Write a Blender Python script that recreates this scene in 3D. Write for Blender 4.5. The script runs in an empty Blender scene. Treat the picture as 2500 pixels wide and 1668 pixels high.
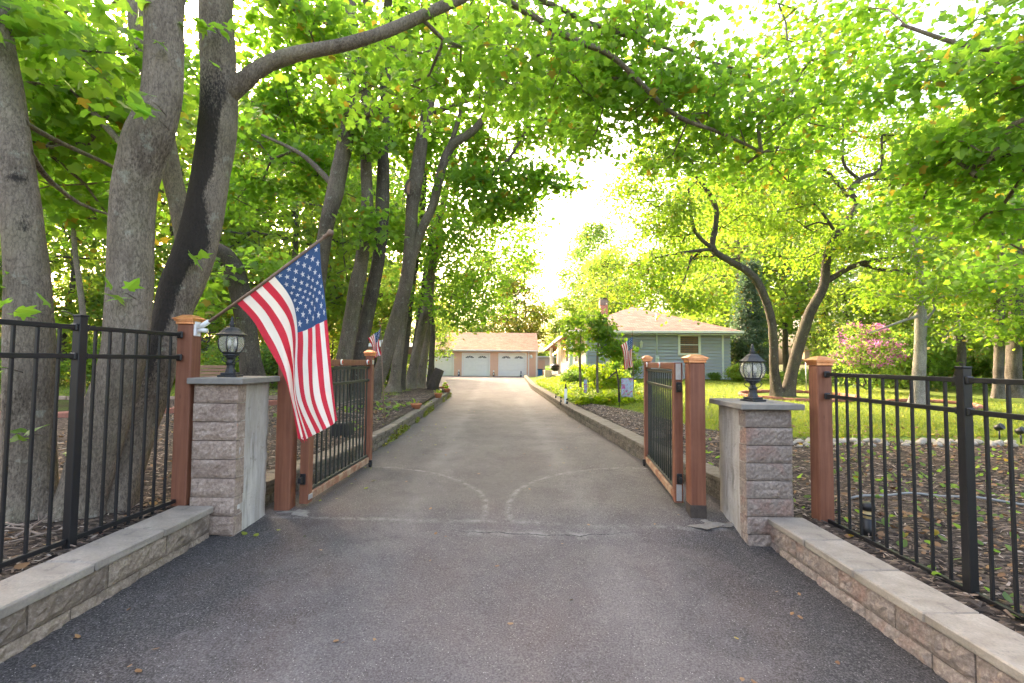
import bpy, bmesh, math, random
import numpy as np
from mathutils import Vector, Matrix

# ------------------------------------------------------------------ camera, sky, sun, exposure
S = bpy.context.scene
COL = S.collection
CAMZ, FPX = 1.42, 2500 * 16.0 / 36.0
PITCH, ROLL = math.radians(2.53), 0.009
_F = Vector((0, math.cos(PITCH), math.sin(PITCH)))
_R0, _U0 = Vector((1, 0, 0)), Vector((0, -math.sin(PITCH), math.cos(PITCH)))
_R = _R0 * math.cos(ROLL) + _U0 * math.sin(ROLL)
_U = -_R0 * math.sin(ROLL) + _U0 * math.cos(ROLL)
cam_data = bpy.data.cameras.new('camera')
cam_data.sensor_width = 36.0
cam_data.lens = 16.0
cam_data.clip_start = 0.05
cam_data.clip_end = 2000
cam = bpy.data.objects.new('camera', cam_data)
COL.objects.link(cam)
cam.matrix_world = Matrix(((_R.x, _U.x, -_F.x, 0), (_R.y, _U.y, -_F.y, 0), (_R.z, _U.z, -_F.z, CAMZ), (0, 0, 0, 1)))
S.camera = cam

SUN_EL, SUN_AZ = math.radians(27), math.radians(-31)      # azimuth measured from +Y, negative = to the left
world = bpy.data.worlds.new('World')
S.world = world
world.use_nodes = True
wn = world.node_tree
sky = wn.nodes.new('ShaderNodeTexSky')
sky.sky_type = 'NISHITA'
sky.sun_disc = False
sky.sun_elevation = SUN_EL
sky.sun_rotation = SUN_AZ
sky.air_density = 1.0
sky.dust_density = 8.0
sky.ozone_density = 0.6
bgn = wn.nodes['Background']
wn.links.new(sky.outputs[0], bgn.inputs[0])
bgn.inputs[1].default_value = 0.15
sun_data = bpy.data.lights.new('sun', 'SUN')
sun_data.energy = 1.05
sun_data.angle = math.radians(12.0)
sun_data.color = (1.0, 0.91, 0.76)
sun = bpy.data.objects.new('sun', sun_data)
COL.objects.link(sun)
sdir = Vector((math.sin(SUN_AZ) * math.cos(SUN_EL), math.cos(SUN_AZ) * math.cos(SUN_EL), math.sin(SUN_EL)))
sun.rotation_euler = sdir.to_track_quat('Z', 'Y').to_euler()
S.view_settings.view_transform = 'Standard'
S.view_settings.look = 'None'
S.view_settings.gamma = 1.0
S.view_settings.use_curve_mapping = False
S.view_settings.exposure = 3.3
S.view_settings.use_white_balance = True
S.view_settings.white_balance_temperature = 7400
S.view_settings.white_balance_tint = 14
S.cycles.max_bounces = 7
S.cycles.diffuse_bounces = 3
S.cycles.transmission_bounces = 5
S.cycles.use_adaptive_sampling = True
S.cycles.adaptive_threshold = 0.03
S.cycles.transparent_max_bounces = 8
S.cycles.use_denoising = True

rng = np.random.default_rng(7)
random.seed(11)


def at(x, y, Y):
    """A point of the place that lies on the photograph's pixel (x, y) of 2500x1668 at world depth Y."""
    d = _F + _R * ((x - 1250) / FPX) - _U * ((y - 834) / FPX)
    d *= Y / d.y
    return np.array((d.x, d.y, d.z + CAMZ))


def sm(t):
    t = max(0.0, min(1.0, t))
    return t * t * (3 - 2 * t)


# ------------------------------------------------------------------ node helpers
class NT:
    def __init__(s, name):
        s.m = bpy.data.materials.new(name)
        s.m.use_nodes = True
        s.t = s.m.node_tree
        s.t.nodes.clear()
        s.out = s.t.nodes.new('ShaderNodeOutputMaterial')

    def n(s, typ, **kw):
        nd = s.t.nodes.new('ShaderNode' + typ)
        for k, v in kw.items():
            if k == 'ins':
                for i, val in v.items():
                    s.put(nd.inputs[i], val)
            else:
                setattr(nd, k, v)
        return nd

    def put(s, sock, val):
        if hasattr(val, 'is_linked') and hasattr(val, 'node'):
            s.t.links.new(val, sock)
        elif isinstance(val, (tuple, list)) and len(val) == 3 and sock.type == 'RGBA':
            sock.default_value = (*val, 1)
        else:
            sock.default_value = val

    def obj(s):
        return s.n('TexCoord').outputs['Object']

    def mapping(s, vec, scale=(1, 1, 1), rot=(0, 0, 0), loc=(0, 0, 0)):
        return s.n('Mapping', ins={'Vector': vec, 'Scale': scale, 'Rotation': rot, 'Location': loc}).outputs[0]

    def noise(s, vec, scale, detail=4, rough=0.55, dist=0.0):
        return s.n('TexNoise', ins={'Vector': vec, 'Scale': scale, 'Detail': detail, 'Roughness': rough, 'Distortion': dist}).outputs['Fac']

    def voro(s, vec, scale, feature='F1', out='Distance', rand=1.0):
        return s.n('TexVoronoi', feature=feature, ins={'Vector': vec, 'Scale': scale, 'Randomness': rand}).outputs[out]

    def math(s, op, a, b=0.0, c=0.0, clamp=False):
        nd = s.n('Math', operation=op, use_clamp=clamp)
        s.put(nd.inputs[0], a)
        s.put(nd.inputs[1], b)
        if len(nd.inputs) > 2:
            s.put(nd.inputs[2], c)
        return nd.outputs[0]

    def rng(s, v, a, b, c=0.0, d=1.0):
        return s.n('MapRange', ins={'Value': v, 'From Min': a, 'From Max': b, 'To Min': c, 'To Max': d}).outputs[0]

    def ramp(s, fac, stops):
        nd = s.n('ValToRGB')
        e = nd.color_ramp.elements
        while len(e) < len(stops):
            e.new(0.5)
        for i, (p, c) in enumerate(stops):
            e[i].position = p
            e[i].color = (*c, 1)
        s.put(nd.inputs[0], fac)
        return nd.outputs[0]

    def mix(s, fac, a, b, mode='MIX'):
        nd = s.n('Mix', data_type='RGBA', blend_type=mode)
        s.put(nd.inputs['Factor'], fac)
        s.put(nd.inputs[6], a)
        s.put(nd.inputs[7], b)
        return nd.outputs[2]

    def bump(s, h, strength=0.5, dist=0.01, prev=None):
        nd = s.n('Bump', ins={'Height': h, 'Strength': strength, 'Distance': dist})
        if prev is not None:
            s.put(nd.inputs['Normal'], prev)
        return nd.outputs[0]

    def bsdf(s, col, rough=0.8, normal=None, metal=0.0, spec=0.3, **kw):
        nd = s.n('BsdfPrincipled', ins={'Base Color': col, 'Roughness': rough, 'Metallic': metal, 'Specular IOR Level': spec})
        for k, v in kw.items():
            s.put(nd.inputs[k], v)
        if normal is not None:
            s.put(nd.inputs['Normal'], normal)
        return nd.outputs[0]

    def done(s, shader):
        s.t.links.new(shader, s.out.inputs[0])
        return s.m

    def rand(s):
        return s.n('ObjectInfo').outputs['Random']


M = {}


def simple(name, col, rough=0.6, metal=0.0, var=0.12, scale=9.0, bumps=0.15, bdist=0.004, spec=0.35, stretch=(1, 1, 1)):
    t = NT(name)
    v = t.mapping(t.obj(), stretch)
    f = t.noise(v, scale, 5, 0.6)
    c = t.mix(t.rng(f, 0.3, 0.7), tuple(x * (1 - var) for x in col), tuple(min(1, x * (1 + var)) for x in col))
    c = t.mix(0.35, c, t.mix(t.rand(), tuple(x * (1 - var) for x in col), tuple(min(1, x * (1 + var)) for x in col)))
    M[name] = t.done(t.bsdf(c, rough, t.bump(t.noise(v, scale * 6, 4), bumps, bdist), metal, spec))
    return M[name]


def bark(name, dark, light, lichen=0.0, sc=1.0):
    t = NT(name)
    v = t.obj()
    vs = t.mapping(v, (14 * sc, 14 * sc, 3.2 * sc))
    f = t.noise(vs, 1.0, 6, 0.65, 0.6)
    fine = t.noise(t.mapping(v, (75, 75, 34)), 1.0, 5, 0.7)
    big = t.noise(v, 1.6, 3)
    c = t.mix(t.rng(f, 0.3, 0.72), dark, light)
    c = t.mix(t.rng(fine, 0.40, 0.66, 0.0, 0.95), c, tuple(x * 0.4 for x in dark))
    c = t.mix(t.rng(big, 0.35, 0.7, 0.0, 0.5), c, tuple(min(1, x * 1.25) for x in light))
    if lichen:
        l = t.rng(t.noise(v, 7.0, 5, 0.7), 0.60, 0.66, 0, lichen)
        c = t.mix(l, c, (0.36, 0.38, 0.31))
        c = t.mix(t.rng(t.noise(v, 1.1, 3), 0.5, 0.75, 0, 0.35), c, (0.15, 0.16, 0.06))
    ridges = t.voro(t.n('VectorMath', operation='ADD', ins={0: t.mapping(v, (34 * sc, 34 * sc, 4.5 * sc)), 1: t.n('VectorMath', operation='SCALE', ins={0: t.n('TexNoise', ins={'Vector': v, 'Scale': 14.0, 'Detail': 3.0}).outputs['Color'], 'Scale': 2.2}).outputs[0]}).outputs[0], 1.0, 'DISTANCE_TO_EDGE')
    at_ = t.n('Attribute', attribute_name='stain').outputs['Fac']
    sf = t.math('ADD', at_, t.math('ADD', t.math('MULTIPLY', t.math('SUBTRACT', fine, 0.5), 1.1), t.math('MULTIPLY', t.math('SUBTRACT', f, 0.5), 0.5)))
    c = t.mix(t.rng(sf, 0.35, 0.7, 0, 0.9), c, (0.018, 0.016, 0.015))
    c = t.mix(t.math('MULTIPLY', t.rng(ridges, 0.0, 0.09, 0.5, 0), t.rng(big, 0.3, 0.6, 0.2, 1.0)), c, tuple(x * 0.45 for x in dark))
    h = t.math('ADD', t.math('MULTIPLY', f, 1.0), t.math('MULTIPLY', fine, -1.0))
    h = t.math('ADD', h, t.rng(ridges, 0.0, 0.25, 0, 0.35))
    M[name] = t.done(t.bsdf(c, 0.92, t.bump(h, 0.8, 0.010), 0, 0.15))


bark('bark_maple', (0.098, 0.076, 0.057), (0.285, 0.235, 0.182), 0.35)
bark('bark_dark', (0.038, 0.031, 0.026), (0.13, 0.108, 0.086), 0.3)
bark('bark_mid', (0.072, 0.056, 0.042), (0.205, 0.168, 0.128), 0.35)
bark('bark_pale', (0.14, 0.125, 0.11), (0.37, 0.35, 0.31), 0.4)
bark('bark_far', (0.06, 0.05, 0.042), (0.2, 0.175, 0.15), 0.0)


def leafmat(name, c1, c2, t1, t2, trans=0.5, gloss=0.35):
    t = NT(name)
    a = t.n('Attribute', attribute_name='rnd').outputs['Fac']
    f = t.math('ADD', t.math('MULTIPLY', a, 0.72), t.math('MULTIPLY', t.rand(), 0.28))
    c = t.mix(f, c1, c2)
    tc = t.mix(f, t1, t2)
    yl = t.rng(a, 0.965, 0.97)
    c = t.mix(yl, c, (0.28, 0.2, 0.03))
    tc = t.mix(yl, tc, (0.5, 0.36, 0.04))
    p = t.bsdf(c, 0.5, None, 0, gloss)
    tr = t.n('BsdfTranslucent', ins={'Color': tc}).outputs[0]
    mx = t.n('MixShader', ins={0: trans})
    t.put(mx.inputs[1], p)
    t.put(mx.inputs[2], tr)
    M[name] = t.done(mx.outputs[0])


leafmat('leaf_maple', (0.07, 0.145, 0.025), (0.125, 0.205, 0.035), (0.22, 0.52, 0.04), (0.42, 0.66, 0.055), 0.57)
leafmat('leaf_small', (0.06, 0.115, 0.016), (0.105, 0.165, 0.022), (0.19, 0.42, 0.03), (0.36, 0.54, 0.04), 0.54)
leafmat('leaf_far', (0.08, 0.145, 0.03), (0.13, 0.19, 0.04), (0.27, 0.50, 0.055), (0.48, 0.62, 0.08), 0.57)
leafmat('leaf_gold', (0.10, 0.13, 0.02), (0.16, 0.17, 0.02), (0.36, 0.36, 0.025), (0.56, 0.44, 0.04), 0.55)
leafmat('leaf_pine', (0.08, 0.13, 0.085), (0.13, 0.18, 0.12), (0.12, 0.26, 0.12), (0.22, 0.35, 0.16), 0.3)
leafmat('leaf_bush', (0.05, 0.11, 0.03), (0.10, 0.16, 0.04), (0.24, 0.48, 0.06), (0.42, 0.60, 0.08), 0.5)
leafmat('leaf_cover', (0.10, 0.19, 0.012), (0.17, 0.26, 0.018), (0.40, 0.60, 0.02), (0.62, 0.74, 0.03), 0.5)
leafmat('grass_blade', (0.075, 0.12, 0.02), (0.15, 0.18, 0.035), (0.26, 0.40, 0.03), (0.45, 0.50, 0.06), 0.45)
leafmat('blossom', (0.44, 0.10, 0.32), (0.6, 0.22, 0.48), (0.5, 0.15, 0.4), (0.6, 0.25, 0.5), 0.3)
leafmat('dry_leaf', (0.13, 0.06, 0.028), (0.32, 0.18, 0.085), (0.2, 0.1, 0.04), (0.3, 0.2, 0.1), 0.2)
leafmat('moss_mat', (0.13, 0.16, 0.02), (0.25, 0.27, 0.03), (0.3, 0.35, 0.03), (0.4, 0.4, 0.05), 0.2)


def ground_mats():
    # asphalt: aggregate, worn wheel tracks, gate scuffs, the joint at the gate, darker fresh coat at the apron's sides
    t = NT('asphalt')
    v = t.obj()
    sep = t.n('SeparateXYZ', ins={0: v})
    x, y = sep.outputs[0], sep.outputs[1]
    patch = t.noise(t.mapping(v, (0.55, 0.28, 1)), 1.0, 5, 0.6, 0.8)
    mid = t.noise(v, 2.3, 5, 0.62, 0.4)
    agg = t.noise(v, 95, 3, 0.7)
    vor = t.n('TexVoronoi', ins={'Vector': v, 'Scale': 120.0})
    old = t.mix(t.rng(patch, 0.32, 0.68), (0.070, 0.060, 0.054), (0.128, 0.110, 0.098))
    new = t.mix(t.rng(patch, 0.32, 0.68), (0.080, 0.069, 0.068), (0.132, 0.112, 0.108))
    edge = t.math('ADD', t.math('ABSOLUTE', x), t.math('MULTIPLY', t.math('SUBTRACT', mid, 0.5), 1.3))
    newdark = t.mix(t.rng(edge, 1.0, 1.8), new, (0.030, 0.028, 0.028))
    joint = t.math('ADD', y, t.math('MULTIPLY', t.math('SUBTRACT', t.noise(v, 1.3, 3), 0.5), 0.14))
    c = t.mix(t.rng(joint, 4.05, 4.4), newdark, old)
    c = t.mix(t.rng(mid, 0.42, 0.72, 0, 0.4), c, t.mix(0.5, c, (0.06, 0.05, 0.044)))
    mot = t.noise(v, 13, 6, 0.72, 0.3)
    c = t.mix(t.rng(mot, 0.5, 0.75, 0, 0.5), c, t.mix(0.5, c, (0.03, 0.027, 0.025)))
    c = t.mix(t.rng(mot, 0.48, 0.25, 0, 0.35), c, t.mix(0.5, c, (0.27, 0.24, 0.22)))
    rd = t.math('MULTIPLY', t.rng(t.noise(t.mapping(v, (0.8, 0.5, 1), (0, 0, 0), (7, 3, 0)), 1.0, 4, 0.6), 0.5, 0.68, 0, 0.35), t.rng(y, 9.0, 4.0))
    c = t.mix(rd, c, (0.105, 0.062, 0.048))
    stn = t.math('GREATER_THAN', t.noise(v, 3.1, 6, 0.75, 1.2), 0.66)
    c = t.mix(t.math('MULTIPLY', stn, 0.4), c, (0.03, 0.028, 0.026))
    # worn wheel tracks
    for cx, w in ((-0.95, 0.32), (0.78, 0.28)):
        xx = t.math('ADD', x, t.math('MULTIPLY', t.math('MAXIMUM', t.math('SUBTRACT', y, 5.0), 0.0), 0.04))
        d = t.math('ABSOLUTE', t.math('SUBTRACT', xx, cx))
        d = t.math('ADD', d, t.math('MULTIPLY', t.math('SUBTRACT', mid, 0.5), 0.5))
        k = t.math('MULTIPLY', t.rng(d, w, 0.0, 0, 0.34), t.rng(patch, 0.35, 0.6, 0.2, 1))
        c = t.mix(k, c, (0.22, 0.20, 0.188))
    breakup = t.rng(t.noise(v, 9, 4, 0.7), 0.42, 0.64, 0.0, 0.9)
    for hx, hy, R in ((-1.96, 4.42, 1.72), (1.68, 4.5, 1.70)):
        dd = t.n('VectorMath', operation='DISTANCE', ins={0: v, 1: (hx, hy, 0)}).outputs['Value']
        dd = t.math('ADD', dd, t.math('MULTIPLY', t.math('SUBTRACT', mid, 0.5), 0.05))
        k = t.math('MULTIPLY', t.rng(t.math('ABSOLUTE', t.math('SUBTRACT', dd, R)), 0.045, 0.0, 0, 0.55), breakup)
        k = t.math('MULTIPLY', k, t.rng(y, 4.2, 4.35))
        c = t.mix(k, c, (0.36, 0.35, 0.33))
    k = t.math('MULTIPLY', t.rng(t.math('ABSOLUTE', t.math('SUBTRACT', joint, 4.2)), 0.05, 0.0, 0, 0.5), breakup)
    c = t.mix(k, c, (0.33, 0.32, 0.3))
    crack = t.math('ADD', t.math('SUBTRACT', y, t.math('MULTIPLY', t.math('MULTIPLY', x, x), 0.09)), t.math('MULTIPLY', t.math('SUBTRACT', t.noise(v, 6, 4), 0.5), 0.1))
    ck = t.math('ABSOLUTE', t.math('SUBTRACT', crack, 4.0))
    inx = t.math('MULTIPLY', t.rng(x, -0.6, -0.3), t.rng(x, 1.15, 0.8))
    c = t.mix(t.math('MULTIPLY', t.math('MULTIPLY', t.rng(ck, 0.09, 0.0, 0, 0.5), inx), breakup), c, (0.36, 0.345, 0.33))
    c = t.mix(t.math('MULTIPLY', t.rng(ck, 0.009, 0.003), inx), c, (0.012, 0.012, 0.012))
    c = t.mix(t.rng(agg, 0.45, 0.75, 0, 0.55), c, t.mix(0.75, c, (0.33, 0.31, 0.3)))
    c = t.mix(t.rng(agg, 0.45, 0.25, 0, 0.6), c, (0.012, 0.012, 0.012))
    spk = t.math('GREATER_THAN', t.n('SeparateColor', ins={0: vor.outputs['Color']}).outputs[0], 0.965)
    spk = t.math('MULTIPLY', spk, t.math('LESS_THAN', vor.outputs['Distance'], 0.34))
    c = t.mix(t.math('MULTIPLY', spk, 0.7), c, (0.42, 0.40, 0.37))
    h = t.math('ADD', agg, t.math('MULTIPLY', vor.outputs['Distance'], 0.6))
    M['asphalt'] = t.done(t.bsdf(c, t.rng(mid, 0.3, 0.7, 0.72, 0.92), t.bump(h, 0.55, 0.006), 0, 0.3))

    t = NT('mulch')
    v = t.obj()
    f = t.noise(t.mapping(v, (1, 1, 1)), 26, 6, 0.7, 1.0)
    vz = t.n('TexVoronoi', ins={'Vector': t.mapping(v, (22, 38, 30)), 'Scale': 1.0})
    vc = t.n('SeparateColor', ins={0: vz.outputs['Color']}).outputs[0]
    c = t.ramp(vc, [(0.0, (0.02, 0.016, 0.014)), (0.45, (0.065, 0.05, 0.04)), (0.8, (0.14, 0.108, 0.085)), (1.0, (0.26, 0.2, 0.155))])
    c = t.mix(t.rng(f, 0.35, 0.7, 0.0, 0.5), c, (0.02, 0.017, 0.015))
    c = t.mix(t.rng(t.noise(v, 0.9, 4), 0.48, 0.7, 0, 0.45), c, (0.11, 0.08, 0.058))
    h = t.math('ADD', t.rng(vz.outputs['Distance'], 0, 0.7, 1, 0), f)
    M['mulch'] = t.done(t.bsdf(c, 0.95, t.bump(h, 1.0, 0.02), 0, 0.1))

    t = NT('lawn')
    v = t.obj()
    f = t.noise(v, 0.55, 5, 0.6, 0.5)
    g = t.noise(v, 40, 4, 0.7)
    c = t.mix(t.rng(f, 0.35, 0.68), (0.11, 0.17, 0.03), (0.20, 0.255, 0.052))
    c = t.mix(t.rng(t.noise(v, 0.3, 3), 0.5, 0.72, 0, 0.5), c, (0.24, 0.23, 0.07))
    c = t.mix(t.rng(g, 0.3, 0.65, 0.55, 0), c, (0.03, 0.05, 0.01))
    M['lawn'] = t.done(t.bsdf(c, 0.95, t.bump(g, 0.9, 0.03), 0, 0.1))

    t = NT('forest_floor')
    v = t.obj()
    f = t.noise(v, 0.8, 6, 0.65, 0.5)
    g = t.noise(v, 18, 5, 0.7)
    c = t.mix(t.rng(f, 0.4, 0.62), (0.075, 0.055, 0.03), (0.09, 0.13, 0.025))
    c = t.mix(t.rng(g, 0.3, 0.7, 0.5, 0), c, (0.03, 0.026, 0.015))
    M['forest_floor'] = t.done(t.bsdf(c, 0.95, t.bump(g, 1.0, 0.06), 0, 0.1))


ground_mats()


def stonemats():
    for name, a, b, cc in (('block_pink', (0.37, 0.265, 0.205), (0.54, 0.425, 0.345), (0.31, 0.225, 0.18)),
                           ('block_blue', (0.27, 0.215, 0.18), (0.42, 0.345, 0.29), (0.37, 0.215, 0.165)),
                           ('block_tan', (0.25, 0.19, 0.14), (0.42, 0.335, 0.255), (0.17, 0.135, 0.11)),
                           ('block_kerb', (0.15, 0.125, 0.095), (0.26, 0.22, 0.175), (0.085, 0.08, 0.06))):
        t = NT(name)
        v = t.obj()
        r = t.rand()
        vv = t.n('VectorMath', operation='ADD', ins={0: v, 1: t.n('CombineXYZ', ins={0: t.math('MULTIPLY', r, 31.0), 1: t.math('MULTIPLY', r, 17.0), 2: r}).outputs[0]}).outputs[0]
        f = t.noise(vv, 5.5, 5, 0.65, 0.6)
        g = t.noise(vv, 42, 5, 0.7)
        c = t.mix(t.rng(f, 0.32, 0.68), a, b)
        c = t.mix(t.rng(t.noise(vv, 3.3, 4, 0.6, 0.6), 0.5, 0.64, 0, 0.75), c, cc)
        c = t.mix(t.rng(g, 0.32, 0.62, 0.65, 0), c, tuple(x * 0.3 for x in a))
        c = t.mix(t.rng(g, 0.55, 0.8, 0, 0.4), c, (0.55, 0.52, 0.48))
        c = t.mix(t.math('MULTIPLY', r, 0.25), c, tuple(x * 0.6 for x in a))
        M[name] = t.done(t.bsdf(c, 0.93, t.bump(t.math('ADD', g, f), 0.9, 0.014), 0, 0.2))
    t = NT('cap_stone')
    v = t.obj()
    f = t.noise(v, 4.0, 5, 0.6, 0.8)
    g = t.noise(v, 70, 4, 0.7)
    c = t.mix(t.rng(f, 0.3, 0.7), (0.26, 0.22, 0.175), (0.43, 0.375, 0.305))
    c = t.mix(t.math('MULTIPLY', t.rand(), 0.35), c, (0.2, 0.18, 0.16))
    c = t.mix(t.rng(t.noise(v, 11, 5, 0.7), 0.58, 0.7, 0, 0.55), c, (0.1, 0.095, 0.085))
    c = t.mix(t.rng(g, 0.3, 0.6, 0.3, 0), c, (0.12, 0.11, 0.1))
    M['cap_stone'] = t.done(t.bsdf(c, 0.9, t.bump(g, 0.6, 0.006), 0, 0.25))
    t = NT('cap_kerb')
    v = t.obj()
    f = t.noise(v, 6.0, 5, 0.65, 0.8)
    g = t.noise(v, 60, 4, 0.7)
    c = t.mix(t.rng(f, 0.3, 0.7), (0.15, 0.125, 0.095), (0.29, 0.25, 0.2))
    c = t.mix(t.math('MULTIPLY', t.rand(), 0.4), c, (0.12, 0.10, 0.08))
    c = t.mix(t.rng(g, 0.3, 0.6, 0.4, 0), c, (0.06, 0.05, 0.04))
    M['cap_kerb'] = t.done(t.bsdf(c, 0.92, t.bump(g, 0.7, 0.008), 0, 0.2))
    t = NT('cap_slab')
    v = t.obj()
    f = t.noise(v, 5.0, 5, 0.6, 0.5)
    g = t.noise(v, 80, 4, 0.7)
    c = t.mix(t.rng(f, 0.3, 0.7), (0.17, 0.155, 0.135), (0.27, 0.25, 0.22))
    M['cap_slab'] = t.done(t.bsdf(c, 0.88, t.bump(g, 0.5, 0.005), 0, 0.25))
    t = NT('smeared_concrete')
    v = t.obj()
    f = t.noise(t.mapping(v, (9, 9, 1.6)), 1.0, 6, 0.65, 0.7)
    b = t.noise(v, 3.0, 5, 0.6, 1.0)
    g = t.noise(v, 60, 4, 0.7)
    c = t.mix(t.rng(f, 0.3, 0.7), (0.31, 0.275, 0.235), (0.56, 0.515, 0.455))
    c = t.mix(t.rng(b, 0.5, 0.7, 0, 0.5), c, (0.36, 0.31, 0.25))
    c = t.mix(t.rng(t.noise(t.mapping(v, (14, 14, 1.2)), 1.0, 4), 0.58, 0.7, 0, 0.65), c, (0.15, 0.13, 0.11))
    c = t.mix(t.rng(t.noise(v, 15, 5, 0.7), 0.6, 0.68, 0, 0.6), c, (0.2, 0.18, 0.15))
    M['smeared_concrete'] = t.done(t.bsdf(c, 0.9, t.bump(t.math('ADD', t.math('MULTIPLY', b, 2.0), g), 0.7, 0.012), 0, 0.25))


stonemats()


def misc_mats():
    # red-brown stained timber with grain, scuffs and dark wet foot left to geometry
    t = NT('red_timber')
    v = t.obj()
    gr = t.noise(t.mapping(v, (34, 34, 1.6)), 1.0, 5, 0.6, 0.3)
    b = t.noise(v, 3.5, 4, 0.6)
    c = t.mix(t.rng(gr, 0.3, 0.7), (0.135, 0.047, 0.026), (0.25, 0.098, 0.053))
    c = t.mix(t.rng(b, 0.45, 0.72, 0, 0.4), c, (0.29, 0.125, 0.075))
    c = t.mix(t.math('MULTIPLY', t.rand(), 0.2), c, (0.17, 0.062, 0.04))
    kn = t.voro(t.mapping(v, (11, 11, 4.0)), 1.0)
    c = t.mix(t.rng(kn, 0.10, 0.05, 0, 0.6), c, (0.10, 0.04, 0.024))
    M['red_timber'] = t.done(t.bsdf(c, 0.62, t.bump(gr, 0.35, 0.004), 0, 0.35))
    t = NT('worn_timber')
    v = t.obj()
    gr = t.noise(t.mapping(v, (22, 3, 22)), 1.0, 5, 0.6, 0.3)
    b = t.noise(v, 8, 5, 0.65)
    c = t.mix(t.rng(b, 0.40, 0.6), (0.26, 0.11, 0.065), (0.42, 0.29, 0.19))
    c = t.mix(t.rng(gr, 0.3, 0.7, 0, 0.4), c, (0.22, 0.14, 0.09))
    M['worn_timber'] = t.done(t.bsdf(c, 0.8, t.bump(gr, 0.4, 0.004), 0, 0.25))
    t = NT('copper')
    v = t.obj()
    f = t.noise(v, 12, 4, 0.6)
    c = t.mix(t.rng(f, 0.35, 0.65), (0.66, 0.25, 0.11), (0.86, 0.42, 0.22))
    M['copper'] = t.done(t.bsdf(c, 0.36, t.bump(f, 0.12, 0.003), 0.85, 0.5))
    simple('black_metal', (0.008, 0.0085, 0.010), 0.42, 0.0, 0.25, 14, 0.1, 0.002, 0.5)
    simple('green_black_metal', (0.022, 0.027, 0.021), 0.5, 0.0, 0.25, 14, 0.1, 0.002, 0.45)
    simple('lamp_metal', (0.022, 0.024, 0.027), 0.5, 0.0, 0.25, 30, 0.5, 0.004, 0.45)
    simple('galvanised', (0.5, 0.5, 0.49), 0.45, 0.7, 0.2, 20, 0.1)
    simple('white_paint', (0.78, 0.78, 0.77), 0.5, 0, 0.05, 4, 0.06)
    simple('white_plastic', (0.72, 0.72, 0.70), 0.45, 0, 0.06, 6, 0.05)
    simple('bare_white_wood', (0.52, 0.45, 0.38), 0.85, 0, 0.2, 12, 0.3)
    simple('pole_wood', (0.20, 0.13, 0.09), 0.7, 0, 0.35, 16, 0.3)
    simple('terracotta', (0.42, 0.155, 0.075), 0.75, 0, 0.18, 10, 0.25)
    simple('soil', (0.03, 0.022, 0.016), 0.95, 0, 0.3, 30, 0.6)
    simple('rubber', (0.02, 0.02, 0.02), 0.7, 0, 0.2, 20, 0.2)
    simple('blue_plastic', (0.03, 0.16, 0.42), 0.4, 0, 0.1, 5, 0.05)
    simple('navy', (0.025, 0.04, 0.1), 0.6, 0, 0.2, 9, 0.1)
    simple('salmon_wall', (0.70, 0.44, 0.33), 0.85, 0, 0.05, 3, 0.12)
    simple('cream_wall', (0.62, 0.52, 0.46), 0.8, 0, 0.06, 3, 0.1)
    simple('blue_siding', (0.385, 0.41, 0.51), 0.6, 0, 0.06, 2.5, 0.1, 0.003, 0.35, (0.6, 1, 1))
    simple('pale_trim', (0.66, 0.70, 0.70), 0.55, 0, 0.05, 4, 0.05)
    simple('brown_blind', (0.24, 0.13, 0.075), 0.6, 0, 0.2, 10, 0.1)
    simple('edging_red', (0.33, 0.135, 0.095), 0.9, 0, 0.3, 14, 0.5)
    simple('edging_tan', (0.30, 0.21, 0.15), 0.9, 0, 0.3, 14, 0.5)
    simple('old_concrete', (0.21, 0.19, 0.165), 0.95, 0, 0.4, 16, 0.9, 0.012)
    simple('limestone', (0.34, 0.31, 0.26), 0.9, 0, 0.22, 11, 0.5, 0.01)
    simple('chip_dark', (0.07, 0.055, 0.045), 0.95, 0, 0.3, 20, 0.3)
    simple('chip_brown', (0.2, 0.145, 0.105), 0.95, 0, 0.3, 20, 0.3)
    simple('chip_pale', (0.33, 0.27, 0.215), 0.9, 0, 0.25, 20, 0.3)
    simple('stick', (0.215, 0.165, 0.13), 0.9, 0, 0.35, 18, 0.4)
    simple('dark_stump', (0.07, 0.055, 0.045), 0.95, 0, 0.35, 14, 0.8, 0.015)
    simple('wood_bench', (0.28, 0.16, 0.10), 0.7, 0, 0.2, 12, 0.3)
    simple('hose_grey', (0.2, 0.205, 0.2), 0.5, 0, 0.1, 10, 0.05)
    simple('flag_red', (0.60, 0.035, 0.065), 0.75, 0, 0.08, 6, 0.2, 0.002)
    simple('flag_white', (0.78, 0.75, 0.73), 0.75, 0, 0.04, 6, 0.2, 0.002)
    simple('flag_blue', (0.035, 0.085, 0.21), 0.75, 0, 0.1, 6, 0.2, 0.002)
    for k in ('flag_red', 'flag_white', 'flag_blue'):
        m = M[k]
        nt = m.node_tree
        p = next(n for n in nt.nodes if n.type == 'BSDF_PRINCIPLED')
        o = next(n for n in nt.nodes if n.type == 'OUTPUT_MATERIAL')
        tr = nt.nodes.new('ShaderNodeBsdfTranslucent')
        nt.links.new(p.inputs['Base Color'].links[0].from_socket, tr.inputs[0])
        mx = nt.nodes.new('ShaderNodeMixShader')
        mx.inputs[0].default_value = 0.4
        nt.links.new(p.outputs[0], mx.inputs[1])
        nt.links.new(tr.outputs[0], mx.inputs[2])
        nt.links.new(mx.outputs[0], o.inputs[0])
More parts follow.
